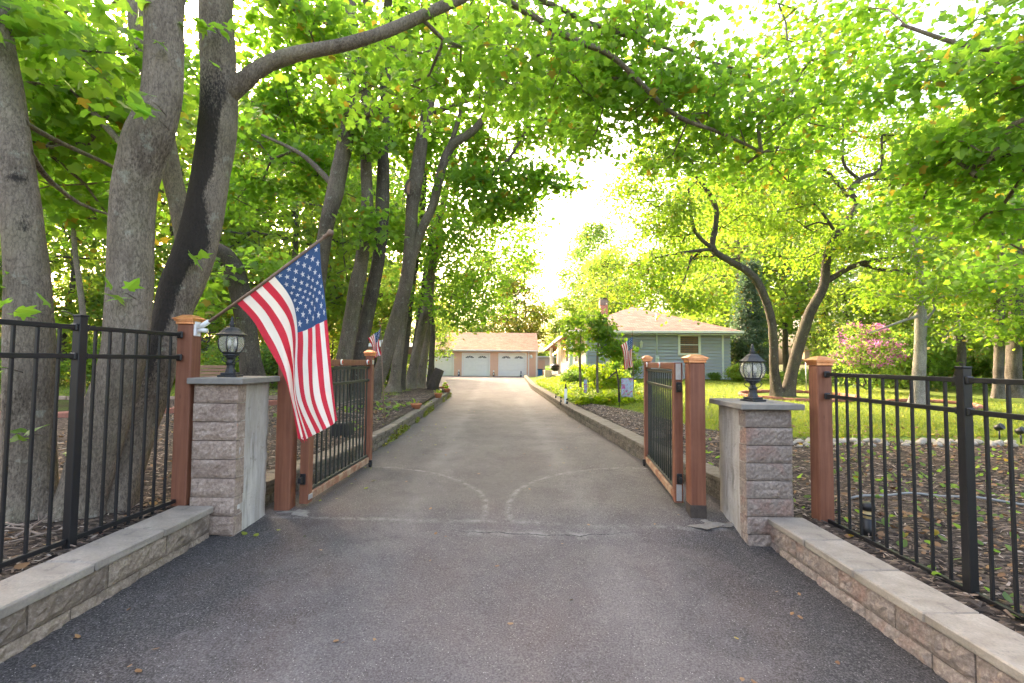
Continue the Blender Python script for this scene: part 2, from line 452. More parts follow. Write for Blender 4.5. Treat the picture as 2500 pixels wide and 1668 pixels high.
    # shingles
    for name, c0, c1 in (('shingle_garage', (0.42, 0.235, 0.15), (0.55, 0.335, 0.22)), ('shingle_house', (0.27, 0.15, 0.12), (0.42, 0.255, 0.205))):
        t = NT(name)
        v = t.obj()
        br = t.n('TexBrick', offset=0.5, ins={'Vector': t.n('TexCoord').outputs['UV'], 'Scale': 1.0, 'Mortar Size': 0.008, 'Brick Width': 0.3, 'Row Height': 0.14})
        t.put(br.inputs['Color1'], c0)
        t.put(br.inputs['Color2'], c1)
        t.put(br.inputs['Mortar'], tuple(x * 0.45 for x in c0))
        c = t.mix(t.rng(t.noise(v, 0.7, 5, 0.6), 0.4, 0.7, 0, 0.4), br.outputs['Color'], tuple(x * 0.75 for x in c0))
        M[name] = t.done(t.bsdf(c, 0.9, t.bump(br.outputs['Fac'], -0.5, 0.01), 0, 0.2))
    t = NT('chimney_brick')
    br = t.n('TexBrick', ins={'Vector': t.mapping(t.obj(), (1, 1, 1), (math.pi / 2, 0, 0)), 'Scale': 1.0, 'Mortar Size': 0.012, 'Brick Width': 0.21, 'Row Height': 0.075})
    t.put(br.inputs['Color1'], (0.36, 0.11, 0.065))
    t.put(br.inputs['Color2'], (0.46, 0.17, 0.1))
    t.put(br.inputs['Mortar'], (0.4, 0.36, 0.32))
    M['chimney_brick'] = t.done(t.bsdf(br.outputs['Color'], 0.9, None, 0, 0.2))
    t = NT('dark_glass')
    M['dark_glass'] = t.done(t.bsdf((0.10, 0.11, 0.125), 0.08, None, 0, 0.6))
    t = NT('lamp_glass')
    v = t.obj()
    bm_ = t.bump(t.noise(v, 38, 3), 0.5, 0.006)
    gl = t.bsdf((0.93, 0.93, 0.88), 0.08, bm_, 0, 0.5, **{'Transmission Weight': 0.85, 'IOR': 1.2})
    M['lamp_glass'] = t.done(gl)
    t = NT('bulb_white')
    M['bulb_white'] = t.done(t.bsdf((0.8, 0.78, 0.72), 0.35, None, 0, 0.5))
    t = NT('lit_bulb')
    em = t.n('Emission', ins={'Color': (1.0, 0.55, 0.2, 1), 'Strength': 9.0})
    M['lit_bulb'] = t.done(em.outputs[0])
    t = NT('red_reflector')
    M['red_reflector'] = t.done(t.bsdf((0.62, 0.05, 0.02), 0.25, None, 0, 0.6))
    t = NT('amber_lens')
    M['amber_lens'] = t.done(t.bsdf((0.55, 0.42, 0.2), 0.3, None, 0, 0.5))
    t = NT('garden_print')
    v = t.obj()
    f = t.noise(v, 7.0, 3, 0.6, 1.5)
    g = t.noise(t.mapping(v, (1, 1, 1), (0, 0, 0), (5, 3, 2)), 9.0, 3, 0.6, 1.0)
    c = t.ramp(f, [(0.3, (0.22, 0.30, 0.44)), (0.5, (0.34, 0.40, 0.48)), (0.58, (0.40, 0.08, 0.22)), (0.72, (0.20, 0.08, 0.14))])
    c = t.mix(t.rng(g, 0.52, 0.6, 0, 0.8), c, (0.25, 0.3, 0.18))
    M['garden_print'] = t.done(t.bsdf(c, 0.8, None, 0, 0.2))


misc_mats()

# ------------------------------------------------------------------ mesh helpers
def link(name, me, parent=None, mat=None, loc=None, rot=None):
    o = bpy.data.objects.new(name, me)
    COL.objects.link(o)
    if mat is not None and me is not None:
        for m in (mat if isinstance(mat, (list, tuple)) else [mat]):
            me.materials.append(M[m])
    if parent is not None:
        o.parent = parent
    if loc is not None:
        o.location = loc
    if rot is not None:
        o.rotation_euler = rot
    return o


def tag(o, label=None, cat=None, group=None, kind=None):
    if label:
        o['label'] = label
    if cat:
        o['category'] = cat
    if group:
        o['group'] = group
    if kind:
        o['kind'] = kind
    return o


def empty(name, loc, label, cat, group=None, rz=0.0):
    o = bpy.data.objects.new(name, None)
    COL.objects.link(o)
    o.location = loc
    o.rotation_euler = (0, 0, rz)
    o.empty_display_size = 0.1
    return tag(o, label, cat, group)


def np_mesh(name, V, faces_n, smooth=False, rnd=None):
    """V (n,3); faces_n: list of int arrays, each (f,k)."""
    me = bpy.data.meshes.new(name)
    V = np.ascontiguousarray(V, dtype=np.float32)
    me.vertices.add(len(V))
    me.vertices.foreach_set('co', V.ravel())
    nl = sum(f.size for f in faces_n)
    nf = sum(len(f) for f in faces_n)
    me.loops.add(nl)
    me.polygons.add(nf)
    me.loops.foreach_set('vertex_index', np.concatenate([f.ravel() for f in faces_n]).astype(np.int32))
    tot = np.concatenate([np.full(len(f), f.shape[1]) for f in faces_n])
    st = np.concatenate(([0], np.cumsum(tot)[:-1]))
    me.polygons.foreach_set('loop_start', st.astype(np.int32))
    if smooth:
        me.polygons.foreach_set('use_smooth', np.ones(nf, dtype=bool))
    if rnd is not None:
        a = me.attributes.new('rnd', 'FLOAT', 'FACE')
        a.data.foreach_set('value', rnd.astype(np.float32))
    me.update(calc_edges=True)
    return me


class MB:
    """Collects boxes, tubes and lathed shapes, then links them as one mesh object."""
    def __init__(s):
        s.v, s.f, s.mi, s.sm = [], [], [], []
        s.cur = 0

    def add(s, vs, fs, smooth=False):
        b = len(s.v)
        s.v += [tuple(v) for v in vs]
        for f in fs:
            s.f.append([b + i for i in f])
            s.mi.append(s.cur)
            s.sm.append(smooth)
        return s

    def box(s, c, d, rz=0.0, ch=0.0, taper=1.0, ry=0.0, rx=0.0):
        """Box with centre c, size d; ch chamfers the edges."""
        bm = bmesh.new()
        bmesh.ops.create_cube(bm, size=1.0)
        for v in bm.verts:
            k = taper if v.co.z > 0 else 1.0
            v.co = Vector((v.co.x * d[0] * k, v.co.y * d[1] * k, v.co.z * d[2]))
        if ch > 0:
            bmesh.ops.bevel(bm, geom=bm.edges[:], offset=ch, segments=1, affect='EDGES')
        m = Matrix.Translation(c) @ Matrix.Rotation(rz, 4, 'Z') @ Matrix.Rotation(ry, 4, 'Y') @ Matrix.Rotation(rx, 4, 'X')
        bm.transform(m)
        bm.verts.ensure_lookup_table()
        s.add([v.co[:] for v in bm.verts], [[v.index for v in f.verts] for f in bm.faces])
        bm.free()
        return s

    def tube(s, pts, rad, k=8, cap=True, smooth=True):
        pts = [Vector(p) for p in pts]
        if not hasattr(rad, '__len__'):
            rad = [rad] * len(pts)
        vs, fs = [], []
        ref = None
        for i, p in enumerate(pts):
            t = (pts[min(i + 1, len(pts) - 1)] - pts[max(i - 1, 0)]).normalized()
            if ref is None:
                ref = t.orthogonal().normalized()
            a = (ref - t * ref.dot(t)).normalized()
            ref = a
            b = t.cross(a)
            for j in range(k):
                w = 2 * math.pi * j / k
                vs.append(p + (a * math.cos(w) + b * math.sin(w)) * rad[i])
        for i in range(len(pts) - 1):
            for j in range(k):
                fs.append([i * k + j, i * k + (j + 1) % k, (i + 1) * k + (j + 1) % k, (i + 1) * k + j])
        if cap:
            fs.append(list(range(k))[::-1])
            fs.append([(len(pts) - 1) * k + j for j in range(k)])
        return s.add(vs, fs, smooth)

    def lathe(s, prof, k=16, c=(0, 0, 0), smooth=True, phase=0.0, cap=True):
        vs, fs = [], []
        for r, z in prof:
            for j in range(k):
                w = 2 * math.pi * j / k + phase
                vs.append((c[0] + r * math.cos(w), c[1] + r * math.sin(w), c[2] + z))
        n = len(prof)
        for i in range(n - 1):
            for j in range(k):
                fs.append([i * k + j, i * k + (j + 1) % k, (i + 1) * k + (j + 1) % k, (i + 1) * k + j])
        if cap:
            fs.append(list(range(k))[::-1])
            fs.append([(n - 1) * k + j for j in range(k)])
        return s.add(vs, fs, smooth)

    def mesh(s, name):
        me = bpy.data.meshes.new(name)
        me.from_pydata(s.v, [], s.f)
        me.polygons.foreach_set('use_smooth', s.sm)
        me.polygons.foreach_set('material_index', s.mi)
        me.update()
        return me

    def build(s, name, mat, parent=None, loc=None, rot=None):
        return link(name, s.mesh(name), parent, mat, loc, rot)


def boxpart(name, c, d, mat, parent, ch=0.0, **kw):
    return MB().box(c, d, ch=ch, **kw).build(name, mat, parent)


def copy_obj(o, parent=None, loc=None, rot=None, scale=None):
    c = o.copy()
    COL.objects.link(c)
    c.parent = parent
    if loc is not None:
        c.location = loc
    if rot is not None:
        c.rotation_euler = rot
    if scale is not None:
        c.scale = scale
    return c


_n3 = np.random.default_rng(3).random((16, 16, 16))


def vnoise(p, sc=1.0):
    """Cheap smooth value noise, p (n,3) -> (n,) in [0,1]."""
    q = np.asarray(p, float) * sc + 1000.0
    i = np.floor(q).astype(int)
    f = q - i
    f = f * f * (3 - 2 * f)
    r = 0
    for dx in (0, 1):
        for dy in (0, 1):
            for dz in (0, 1):
                w = (f[:, 0] if dx else 1 - f[:, 0]) * (f[:, 1] if dy else 1 - f[:, 1]) * (f[:, 2] if dz else 1 - f[:, 2])
                r = r + w * _n3[(i[:, 0] + dx) % 16, (i[:, 1] + dy) % 16, (i[:, 2] + dz) % 16]
    return r


# ------------------------------------------------------------------ the lie of the land
LEFT_EDGE = [(-4, -2.42), (4.3, -2.42), (4.45, -2.35), (6, -2.17), (8, -2.12), (12, -2.24), (18.3, -2.46), (19.3, -2.8), (21, -4.0), (24, -7.0), (28, -9.5), (44, -9.5)]
RIGHT_EDGE = [(-4, 2.24), (4.3, 2.24), (4.6, 2.2), (5.2, 2.1), (6.5, 1.92), (12.5, 1.5), (23.9, 1.03), (36, 1.06), (41, 1.1), (43, 2.6), (44, 2.6)]


def interp(tab, y):
    return float(np.interp(y, [a for a, b in tab], [b for a, b in tab]))


def xl(y):
    return interp(LEFT_EDGE, y)


def xr(y):
    return interp(RIGHT_EDGE, y)


def zd(x, y):
    if y >= 4.6:
        return 0.0
    t = 4.6 - y
    return -0.02 * t - sm(t / 0.8) * 0.033 * (x + 2.1)


def zl(x, y):
    base = 0.19 + 0.008 * max(0, min(y, 30) - 4) + 0.03 * math.sin(x * 0.5 + y * 0.31) * sm((-x - 3.5) / 3)
    if y > 18:
        k = sm((y - 18) / 2.5)
        d = (xl(min(y, 44)) - x)
        base = base * (1 - k) + k * (0.02 + (base - 0.02) * sm(d / 3.0))
    return base


def zr(x, y):
    base = 0.05 + 0.13 * sm((y - 4.5) / 2) + 0.0218 * max(0, min(y, 25) - 8.5) + 0.025 * math.sin(x * 0.6 + y * 0.4) * sm((x - 4) / 3)
    if y > 8:
        base = min(base, 0.2 + 0.16 * max(0.0, x - xr(min(y, 44)) - 0.25))
    if y > 30:
        k = sm((y - 30) / 6)
        base = base * (1 - k) + k * (0.03 + (base - 0.03) * sm((x - xr(min(y, 44)) - 0.4) / 2.6))
    return base


def zg(x, y):
    if y > 51.5:
        return 0.3
    return zl(x, y) if x < (xl(min(y, 44)) + xr(min(y, 44))) / 2 else zr(x, y)


def sheet(name, mat, ys, edge, outs, zf, bump=0.0, off=0.0, kind='structure'):
    V, F = [], []
    n = len(outs)
    for y in ys:
        for o in outs:
            x = edge(y) + o
            V.append((x, y, zf(x, y) + off))
    V = np.array(V)
    if bump:
        V[:, 2] += (vnoise(V, 3.1) - 0.5) * bump
    for i in range(len(ys) - 1):
        for j in range(n - 1):
            F.append((i * n + j, i * n + j + 1, (i + 1) * n + j + 1, (i + 1) * n + j))
    o = link(name, np_mesh(name, V, [np.array(F)], True), None, mat)
    return tag(o, kind=kind)


def land():
    # base land to the horizon
    V = [(-900, -300, -0.35), (900, -300, -0.35), (900, 1200, -0.35), (-900, 1200, -0.35)]
    g = link('ground', np_mesh('ground', np.array(V), [np.array([[0, 1, 2, 3]])]), None, 'forest_floor')
    tag(g, kind='structure')
    # asphalt driveway
    ys = np.concatenate([np.arange(-3, 6, 0.12), np.arange(6, 20, 0.5), np.arange(20, 44.6, 1.0)])
    V, F = [], []
    nx = 41
    for y in ys:
        a, b = xl(y) - 0.12, xr(y) + 0.12
        if y < 4.3:
            a, b = -2.5, 2.34
        for i in range(nx):
            x = a + (b - a) * i / (nx - 1)
            V.append((x, y, zd(x, y)))
    for i in range(len(ys) - 1):
        for j in range(nx - 1):
            F.append((i * nx + j, i * nx + j + 1, (i + 1) * nx + j + 1, (i + 1) * nx + j))
    V = np.array(V)
    V[:, 2] += (vnoise(V, 1.3) - 0.5) * 0.012 * (V[:, 1] < 40)
    d = link('driveway', np_mesh('driveway', V, [np.array(F)], True), None, 'asphalt')
    tag(d, kind='structure')
    # beds and lawns at both sides
    yn = np.concatenate([np.arange(-3, 14, 0.25), np.arange(14, 46, 1.0), np.arange(46, 53, 2.0)])
    outs = np.concatenate([np.arange(0, 3, 0.22), np.arange(3, 12, 0.8), np.arange(12, 40, 4), np.arange(40, 130, 20)])
    sheet('woodland_ground', 'forest_floor', yn, lambda y: xl(min(y, 44)) - (0.2 if y < 4.3 else 0.12), -outs, zl, 0.03)
    sheet('lawn', 'lawn', yn, lambda y: xr(min(y, 44)) + (0.2 if y < 4.3 else 0.12), outs, zr, 0.02)
    # mulched beds lie over them
    outs = np.concatenate([np.arange(0, 3, 0.15), np.arange(3, 7.6, 0.35)])
    yb = np.arange(-2, 12.8, 0.2)
    yb2 = np.arange(12.8, 19.2, 0.3)
    sheet('mulch_bed', 'mulch', np.concatenate([yb, yb2]), lambda y: xl(y) - (0.21 if y < 4.3 else 0.13), -outs, zl, 0.045, 0.03)
    V, F = [], []
    outs = np.linspace(0, 1, 40)
    for y in np.arange(-2, 13.2, 0.2):
        a = xr(y) + (0.21 if y < 4.3 else 0.13)
        b = max(a + 0.1, bed_right(y))
        for o in outs:
            x = a + (b - a) * o
            V.append((x, y, zr(x, y) + 0.03))
    V = np.array(V)
    V[:, 2] += (vnoise(V, 3.1) - 0.5) * 0.045
    n = len(outs)
    for i in range(len(V) // n - 1):
        for j in range(n - 1):
            F.append((i * n + j, i * n + j + 1, (i + 1) * n + j + 1, (i + 1) * n + j))
    o = link('mulch_bed', np_mesh('mulch_bed', V, [np.array(F)], True), None, 'mulch')
    tag(o, kind='structure')
    # lawn beyond the left bed
    yn = np.concatenate([np.arange(13, 34, 0.5)])
    V, F = [], []
    xs = np.concatenate([np.arange(-26, -10, 1.0), np.arange(-10, -3.4, 0.4)])
    for y in yn:
        for x in xs:
            xx = min(x, xl(y) - 0.3) if y > 19 else x
            V.append((xx, y, zl(xx, y) + 0.022))
    n = len(xs)
    for i in range(len(yn) - 1):
        for j in range(n - 1):
            F.append((i * n + j, i * n + j + 1, (i + 1) * n + j + 1, (i + 1) * n + j))
    V = np.array(V)
    o = link('lawn', np_mesh('lawn', V, [np.array(F)], True), None, 'lawn')
    tag(o, kind='structure')
    # ground behind the garage
    V, F = [], []
    for y in np.arange(51, 140, 6):
        for x in np.arange(-140, 141, 8):
            V.append((x, y, 0.3 + max(0, y - 60) * 0.01))
    n = len(np.arange(-140, 141, 8))
    for i in range(len(V) // n - 1):
        for j in range(n - 1):
            F.append((i * n + j, i * n + j + 1, (i + 1) * n + j + 1, (i + 1) * n + j))
    o = link('woodland_ground', np_mesh('woodland_ground', np.array(V), [np.array(F)], True), None, 'forest_floor')
    tag(o, kind='structure')


def bed_right(y):
    """Outer border of the right mulched bed."""
    if y < 4.6:
        return 9.0
    if y < 8.4:
        return float(np.interp(y, [4.6, 6.6, 7.6, 8.4], [9.0, 8.5, 4.2, 3.6]))
    return float(np.interp(y, [8.4, 11, 13.2], [3.6, 2.9, 1.75]))


land()


# ------------------------------------------------------------------ masonry
def rough_block(L, D, H, seed, amp=0.016, nx=7, nz=4):
    """Split-faced block: origin at the middle of its base, rough face towards -Y, length along X."""
    r = np.random.default_rng(seed)
    V = []
    for j in range(nz + 1):
        for i in range(nx + 1):
            x = -L / 2 + L * i / nx
            z = H * j / nz
            e = min(1.0, min(i, nx - i) * 0.8, min(j, nz - j) * 0.8)
            y = -D / 2 - (r.random() * amp * e) + (0.004 if e == 0 else 0)
            V.append((x + (r.random() - 0.5) * 0.01 * (0 < i < nx), y, z))
    F = []
    w = nx + 1
    for j in range(nz):
        for i in range(nx):
            F.append((j * w + i, j * w + i + 1, (j + 1) * w + i + 1, (j + 1) * w + i))
    b = len(V)
    V += [(-L / 2, D / 2, 0), (L / 2, D / 2, 0), (L / 2, D / 2, H), (-L / 2, D / 2, H)]
    g = []
    g.append([nz * w + i for i in range(w)] + [b + 2, b + 3])                       # top
    g.append([i for i in range(nx, -1, -1)] + [b, b + 1])                           # bottom
    g.append([j * w for j in range(nz + 1)][::-1] + [b, b + 3][::1])
    g[-1] = [b + 3] + [j * w for j in range(nz, -1, -1)] + [b]
    g.append([j * w + nx for j in range(nz + 1)] + [b + 2, b + 1])
    g.append([b + 1, b, b + 3, b + 2])
    me = bpy.data.meshes.new('block')
    me.from_pydata(V, [], [list(f) for f in F] + g)
    me.update()
    return me


def cap_piece(L, D, H, seed):
    r = random.Random(seed)
    m = MB().box((0, 0, H / 2), (L, D, H), ch=0.008)
    m.v = [(x + (r.random() - 0.5) * 0.006, y + (r.random() - 0.5) * 0.008, z + (r.random() - 0.5) * 0.004) for x, y, z in m.v]
    return m.mesh('cap_stone')


class Course:
    """Lays block objects that share a few meshes."""
    def __init__(s, L, D, H, mat, amp=0.016, nvar=5, nx=7, nz=4):
        s.meshes = []
        for i in range(nvar):
            me = rough_block(L, D, H, 100 + i + int(L * 1000), amp, nx, nz)
            me.materials.append(M[mat])
            s.meshes.append(me)
        s.i = 0

    def lay(s, parent, loc, rz, sx=1.0, sz=1.0):
        o = bpy.data.objects.new('block', s.meshes[(s.i * 7 + 3) % len(s.meshes)])
        s.i += 1
        COL.objects.link(o)
        o.parent = parent
        o.location = loc
        o.rotation_euler = (0, 0, rz + random.uniform(-0.006, 0.006))
        o.scale = (sx, 1, sz)
        return o


def polyline_walk(pts, step, start=0.0):
    """Yields (mid, angle, length) along a polyline in plan, about one per step."""
    seg = [0.0]
    for a, b in zip(pts, pts[1:]):
        seg.append(seg[-1] + math.hypot(b[0] - a[0], b[1] - a[1]))
    xs = [p[0] for p in pts]
    ys = [p[1] for p in pts]
    tot = seg[-1]
    s0 = -start
    while s0 < tot - 0.02:
        a, b = max(0, s0), min(tot, s0 + step)
        pa = (np.interp(a, seg, xs), np.interp(a, seg, ys))
        pb = (np.interp(b, seg, xs), np.interp(b, seg, ys))
        L = math.hypot(pb[0] - pa[0], pb[1] - pa[1])
        if L > 0.04:
            yield ((pa[0] + pb[0]) / 2, (pa[1] + pb[1]) / 2), math.atan2(pb[1] - pa[1], pb[0] - pa[0]), L
        s0 += step


def low_wall(name, pts, label, face, top, zbase, blk, capm, capL, capD, capH, H, cat, courses, shift):
    """Low block wall. face=+1: rough face on the right-hand side of the walk direction, -1: left-hand."""
    root = empty(name, (pts[0][0], pts[0][1], 0), label, cat)
    ox, oy = pts[0]
    flip = 0.0 if face > 0 else math.pi
    off = 0.10
    caps = []
    for i in range(3):
        me = cap_piece(capL, capD, capH, 40 + i)
        me.materials.append(M[capm])
        caps.append(me)
    for k, (mid, ang, L) in enumerate(polyline_walk(pts, capL)):
        nx_, ny_ = math.sin(ang) * face, -math.cos(ang) * face     # towards the rough side
        o = bpy.data.objects.new('cap_stone', caps[k % 3])
        COL.objects.link(o)
        o.parent = root
        o.location = (mid[0] - ox - nx_ * (capD / 2 - 0.025), mid[1] - oy - ny_ * (capD / 2 - 0.025), top(mid[1]) - capH + random.uniform(-0.003, 0.003))
        o.rotation_euler = (0, 0, ang + flip + random.uniform(-0.008, 0.008))
        o.scale = ((L - 0.006) / capL, 1, 1)
    for c in range(courses):
        for mid, ang, L in polyline_walk(pts, blk[1], shift[c % len(shift)]):
            nx_, ny_ = math.sin(ang) * face, -math.cos(ang) * face
            z = top(mid[1]) - capH - (c + 1) * H
            blk[0].lay(root, (mid[0] - ox - nx_ * 0.10, mid[1] - oy - ny_ * 0.10, z + 0.002), ang + flip, (L - 0.007) / blk[1], (H - 0.005) / blk[2])
    return root


def masonry():
    tan = Course(0.46, 0.2, 0.15, 'block_tan', 0.016, 6, 14, 5)
    blue = Course(0.46, 0.2, 0.15, 'block_blue', 0.016, 6, 14, 5)
    kerb = Course(0.40, 0.2, 0.10, 'block_kerb', 0.012, 5, 5, 2)
    low_wall('retaining_wall', [(-2.42, 3.735), (-2.44, 0.2)], 'low tan block wall with grey cap stones under the fence by the flag', -1,
             lambda y: 0.235, None, (tan, 0.46, 0.15), 'cap_stone', 0.52, 0.30, 0.055, 0.15, 'wall', 2, (0.0, 0.23))
    low_wall('retaining_wall', [(2.235, 3.99), (2.235, 0.0)], 'low grey and pink block wall with cap stones starting at the grey pillar', 1,
             lambda y: 0.10 + 0.0 * y, None, (blue, 0.46, 0.15), 'cap_stone', 0.50, 0.31, 0.055, 0.15, 'wall', 2, (0.1, 0.33))
    lp = [(xl(y), y) for y in (4.35, 5, 6, 7, 8, 10, 12, 14, 16, 18.3, 19.0, 19.6)]
    rp = [(xr(y), y) for y in (4.45, 5.2, 5.8, 6.5, 8, 10, 12.5, 16, 20, 23.9, 30, 36, 41)]
    low_wall('garden_kerb', lp, 'mossy concrete block kerb with flower pots on it beside the driveway', 1,
             lambda y: 0.245, None, (kerb, 0.40, 0.10), 'cap_kerb', 0.42, 0.27, 0.05, 0.10, 'kerb', 2, (0.0, 0.2))
    low_wall('garden_kerb', rp, 'long block kerb along the driveway below the bright green ground cover', -1,
             lambda y: 0.245, None, (kerb, 0.40, 0.10), 'cap_kerb', 0.42, 0.27, 0.05, 0.10, 'kerb', 2, (0.0, 0.2))


masonry()


def pillar(x0, x1, y0, y1, zb, zt, mat, label, inner):
    """Block pillar, rough blocks at its front, cement-smeared inner side, overhanging slab. inner=+1: inner side at x1."""
    root = empty('stone_pillar', ((x0 + x1) / 2, (y0 + y1) / 2, zb), label, 'pillar')
    cx, cy = root.location.x, root.location.y
    W, D, H = x1 - x0, y1 - y0, zt - zb
    # core with slightly uneven cement skin
    nx, nz = 10, 22
    V, F = [], []
    ring = []
    for i in range(nx):
        ring.append((-W / 2 + 0.012 + (W - 0.024) * i / nx, -D / 2 + 0.05))
    for i in range(nx):
        ring.append((W / 2 - 0.012, -D / 2 + 0.05 + (D - 0.05) * i / nx))
    for i in range(nx):
        ring.append((W / 2 - 0.012 - (W - 0.024) * i / nx, D / 2))
    for i in range(nx):
        ring.append((-W / 2 + 0.012, D / 2 - (D - 0.05) * i / nx))
    n = len(ring)
    for j in range(nz + 1):
        for x, y in ring:
            V.append((x, y, -0.25 + (H + 0.25 - 0.05) * j / nz))
    V = np.array(V)
    out = np.sign(V[:, 0]) * (np.abs(V[:, 0]) > W / 2 - 0.02)
    V[:, 0] += out * ((vnoise(V + 5, 9.0) - 0.4) * 0.022)
    for j in range(nz):
        for i in range(n):
            F.append((j * n + i, j * n + (i + 1) % n, (j + 1) * n + (i + 1) % n, (j + 1) * n + i))
    link('core', np_mesh('core', V, [np.array(F)], True), root, 'smeared_concrete')
    crs = Course(W - 0.02, 0.12, 0.15, mat, 0.013, 6, 14, 6)
    z = H - 0.052
    k = 0
    while z > -0.2:
        z -= 0.152
        crs.lay(root, ((0.006 if inner > 0 else -0.006) + random.uniform(-0.003, 0.003), -D / 2 + 0.06 + random.uniform(-0.004, 0.004), z), 0, 1.0, 0.97)
        k += 1
    ov = 0.055
    lo, hi = (W / 2 + 0.01, W / 2 + ov + 0.01) if inner > 0 else (W / 2 + ov + 0.01, W / 2 + ov + 0.01)
    m = MB().box(((hi - lo) / 2, 0, H - 0.025), (lo + hi, D + 2 * ov, 0.05), ch=0.006)
    m.build('cap_slab', 'cap_slab', root)
    return root


pillar(-2.62, -2.24, 3.745, 4.24, -0.02, 1.265, 'block_pink', 'pinkish stone pillar with a lantern beside the flag', 1)
pillar(2.03, 2.45, 3.97, 4.50, -0.15, 1.075, 'block_blue', 'grey and pink stone pillar with a lantern and no flag', -1)


# ------------------------------------------------------------------ lanterns
def lantern(loc, label, rz):
    r = empty('pillar_lantern', loc, label, 'lantern', 'lanterns on the stone pillars', rz)
    MB().box((0, 0, 0.009), (0.155, 0.155, 0.018), ch=0.004).box((0, 0, 0.028), (0.118, 0.118, 0.02), ch=0.004).build('base', 'lamp_metal', r)
    MB().lathe([(0.045, 0.038), (0.042, 0.05), (0.034, 0.075), (0.032, 0.10), (0.04, 0.118), (0.03, 0.128), (0.022, 0.15), (0.03, 0.165), (0.05, 0.172), (0.05, 0.178)], 8, smooth=False).build('stem', 'lamp_metal', r)
    for k in range(4):
        w = k * math.pi / 2 + math.pi / 4
        c, s_ = math.cos(w), math.sin(w)
        m = MB().tube([(c * q, s_ * q, z) for q, z in ((0.026, 0.125), (0.058, 0.135), (0.072, 0.155), (0.058, 0.175))], 0.005, 5)
        m.build('scroll', 'lamp_metal', r)
    MB().lathe([(0.03, 0.176), (0.062, 0.184), (0.066, 0.19), (0.062, 0.2), (0.078, 0.212), (0.078, 0.218)], 8, smooth=False).build('cup', 'lamp_metal', r)
    prof = [(0.078, 0.216), (0.098, 0.25), (0.106, 0.285), (0.104, 0.32), (0.094, 0.348), (0.085, 0.36)]
    for k in range(8):
        V, F = [], []
        for q, z in prof:
            for e in (0, 1):
                w = (k + e) * math.pi / 4
                V.append((q * math.cos(w), q * math.sin(w), z))
        for i in range(len(prof) - 1):
            F.append((i * 2, i * 2 + 1, i * 2 + 3, i * 2 + 2))
        mm = MB().add(V, F)
        p = mm.build('pane', 'lamp_glass', r)
        sl = p.modifiers.new('thick', 'SOLIDIFY')
        sl.thickness = 0.003
        w = k * math.pi / 4
        MB().tube([(q * 1.012 * math.cos(w), q * 1.012 * math.sin(w), z) for q, z in prof], 0.0045, 5).build('rib', 'lamp_metal', r)
    for k in range(3):
        w = k * 2.09 + 0.4
        MB().lathe([(0.012, 0.218), (0.012, 0.265), (0.006, 0.266)], 8, (0.03 * math.cos(w), 0.03 * math.sin(w), 0)).build('socket', 'lamp_metal', r)
        MB().lathe([(0.007, 0.266), (0.015, 0.285), (0.012, 0.31), (0.002, 0.335)], 8, (0.03 * math.cos(w), 0.03 * math.sin(w), 0)).build('bulb', 'bulb_white', r)
    MB().lathe([(0.088, 0.358), (0.12, 0.362), (0.122, 0.37), (0.10, 0.382), (0.076, 0.402), (0.062, 0.42), (0.056, 0.424), (0.05, 0.43), (0.02, 0.44)], 8, smooth=False, phase=math.pi / 8).build('hood', 'lamp_metal', r)
    MB().lathe([(0.026, 0.436), (0.018, 0.446), (0.03, 0.458), (0.014, 0.47), (0.022, 0.482), (0.01, 0.495), (0.014, 0.505), (0.004, 0.53)], 10).build('finial', 'lamp_metal', r)
    return r


lantern((-2.46, 3.99, 1.265), 'black lantern on the pinkish pillar under the flag pole', 0.2)
lantern((2.235, 4.23, 1.075), 'black lantern on the grey pillar below the twin-stemmed tree', 0.3)


# ------------------------------------------------------------------ timber posts
def post_cap(parent, z, w, orange=False, x=0.0, y=0.0):
    m = MB()
    m.box((x, y, z + 0.012), (w * 1.12, w * 1.12, 0.024), ch=0.003)
    m.box((x, y, z + 0.032), (w * 1.26, w * 1.26, 0.016), ch=0.003)
    a = w * 0.70
    V = [(x - a, y - a, z + 0.04), (x + a, y - a, z + 0.04), (x + a, y + a, z + 0.04), (x - a, y + a, z + 0.04), (x - a, y - a, z + 0.048), (x + a, y - a, z + 0.048), (x + a, y + a, z + 0.048), (x - a, y + a, z + 0.048)]
    b = w * 0.3
    V += [(x - b, y - b, z + 0.078), (x + b, y - b, z + 0.078), (x + b, y + b, z + 0.078), (x - b, y + b, z + 0.078), (x, y, z + 0.085)]
    F = [(3, 2, 1, 0), (0, 1, 5, 4), (1, 2, 6, 5), (2, 3, 7, 6), (3, 0, 4, 7), (4, 5, 9, 8), (5, 6, 10, 9), (6, 7, 11, 10), (7, 4, 8, 11), (8, 9, 12), (9, 10, 12), (10, 11, 12), (11, 8, 12)]
    m.add(V, F)
    return m.build('post_cap', 'copper', parent)


def timber_post(loc, w, ztop, label, rz=0.0, group=None):
    r = empty('timber_post', loc, label, 'post', group, rz)
    h = ztop - loc[2] - 0.08
    MB().box((0, 0, h / 2 - 0.05), (w, w, h + 0.1), ch=0.008).build('shaft', 'red_timber', r)
    post_cap(r, h, w)
    return r


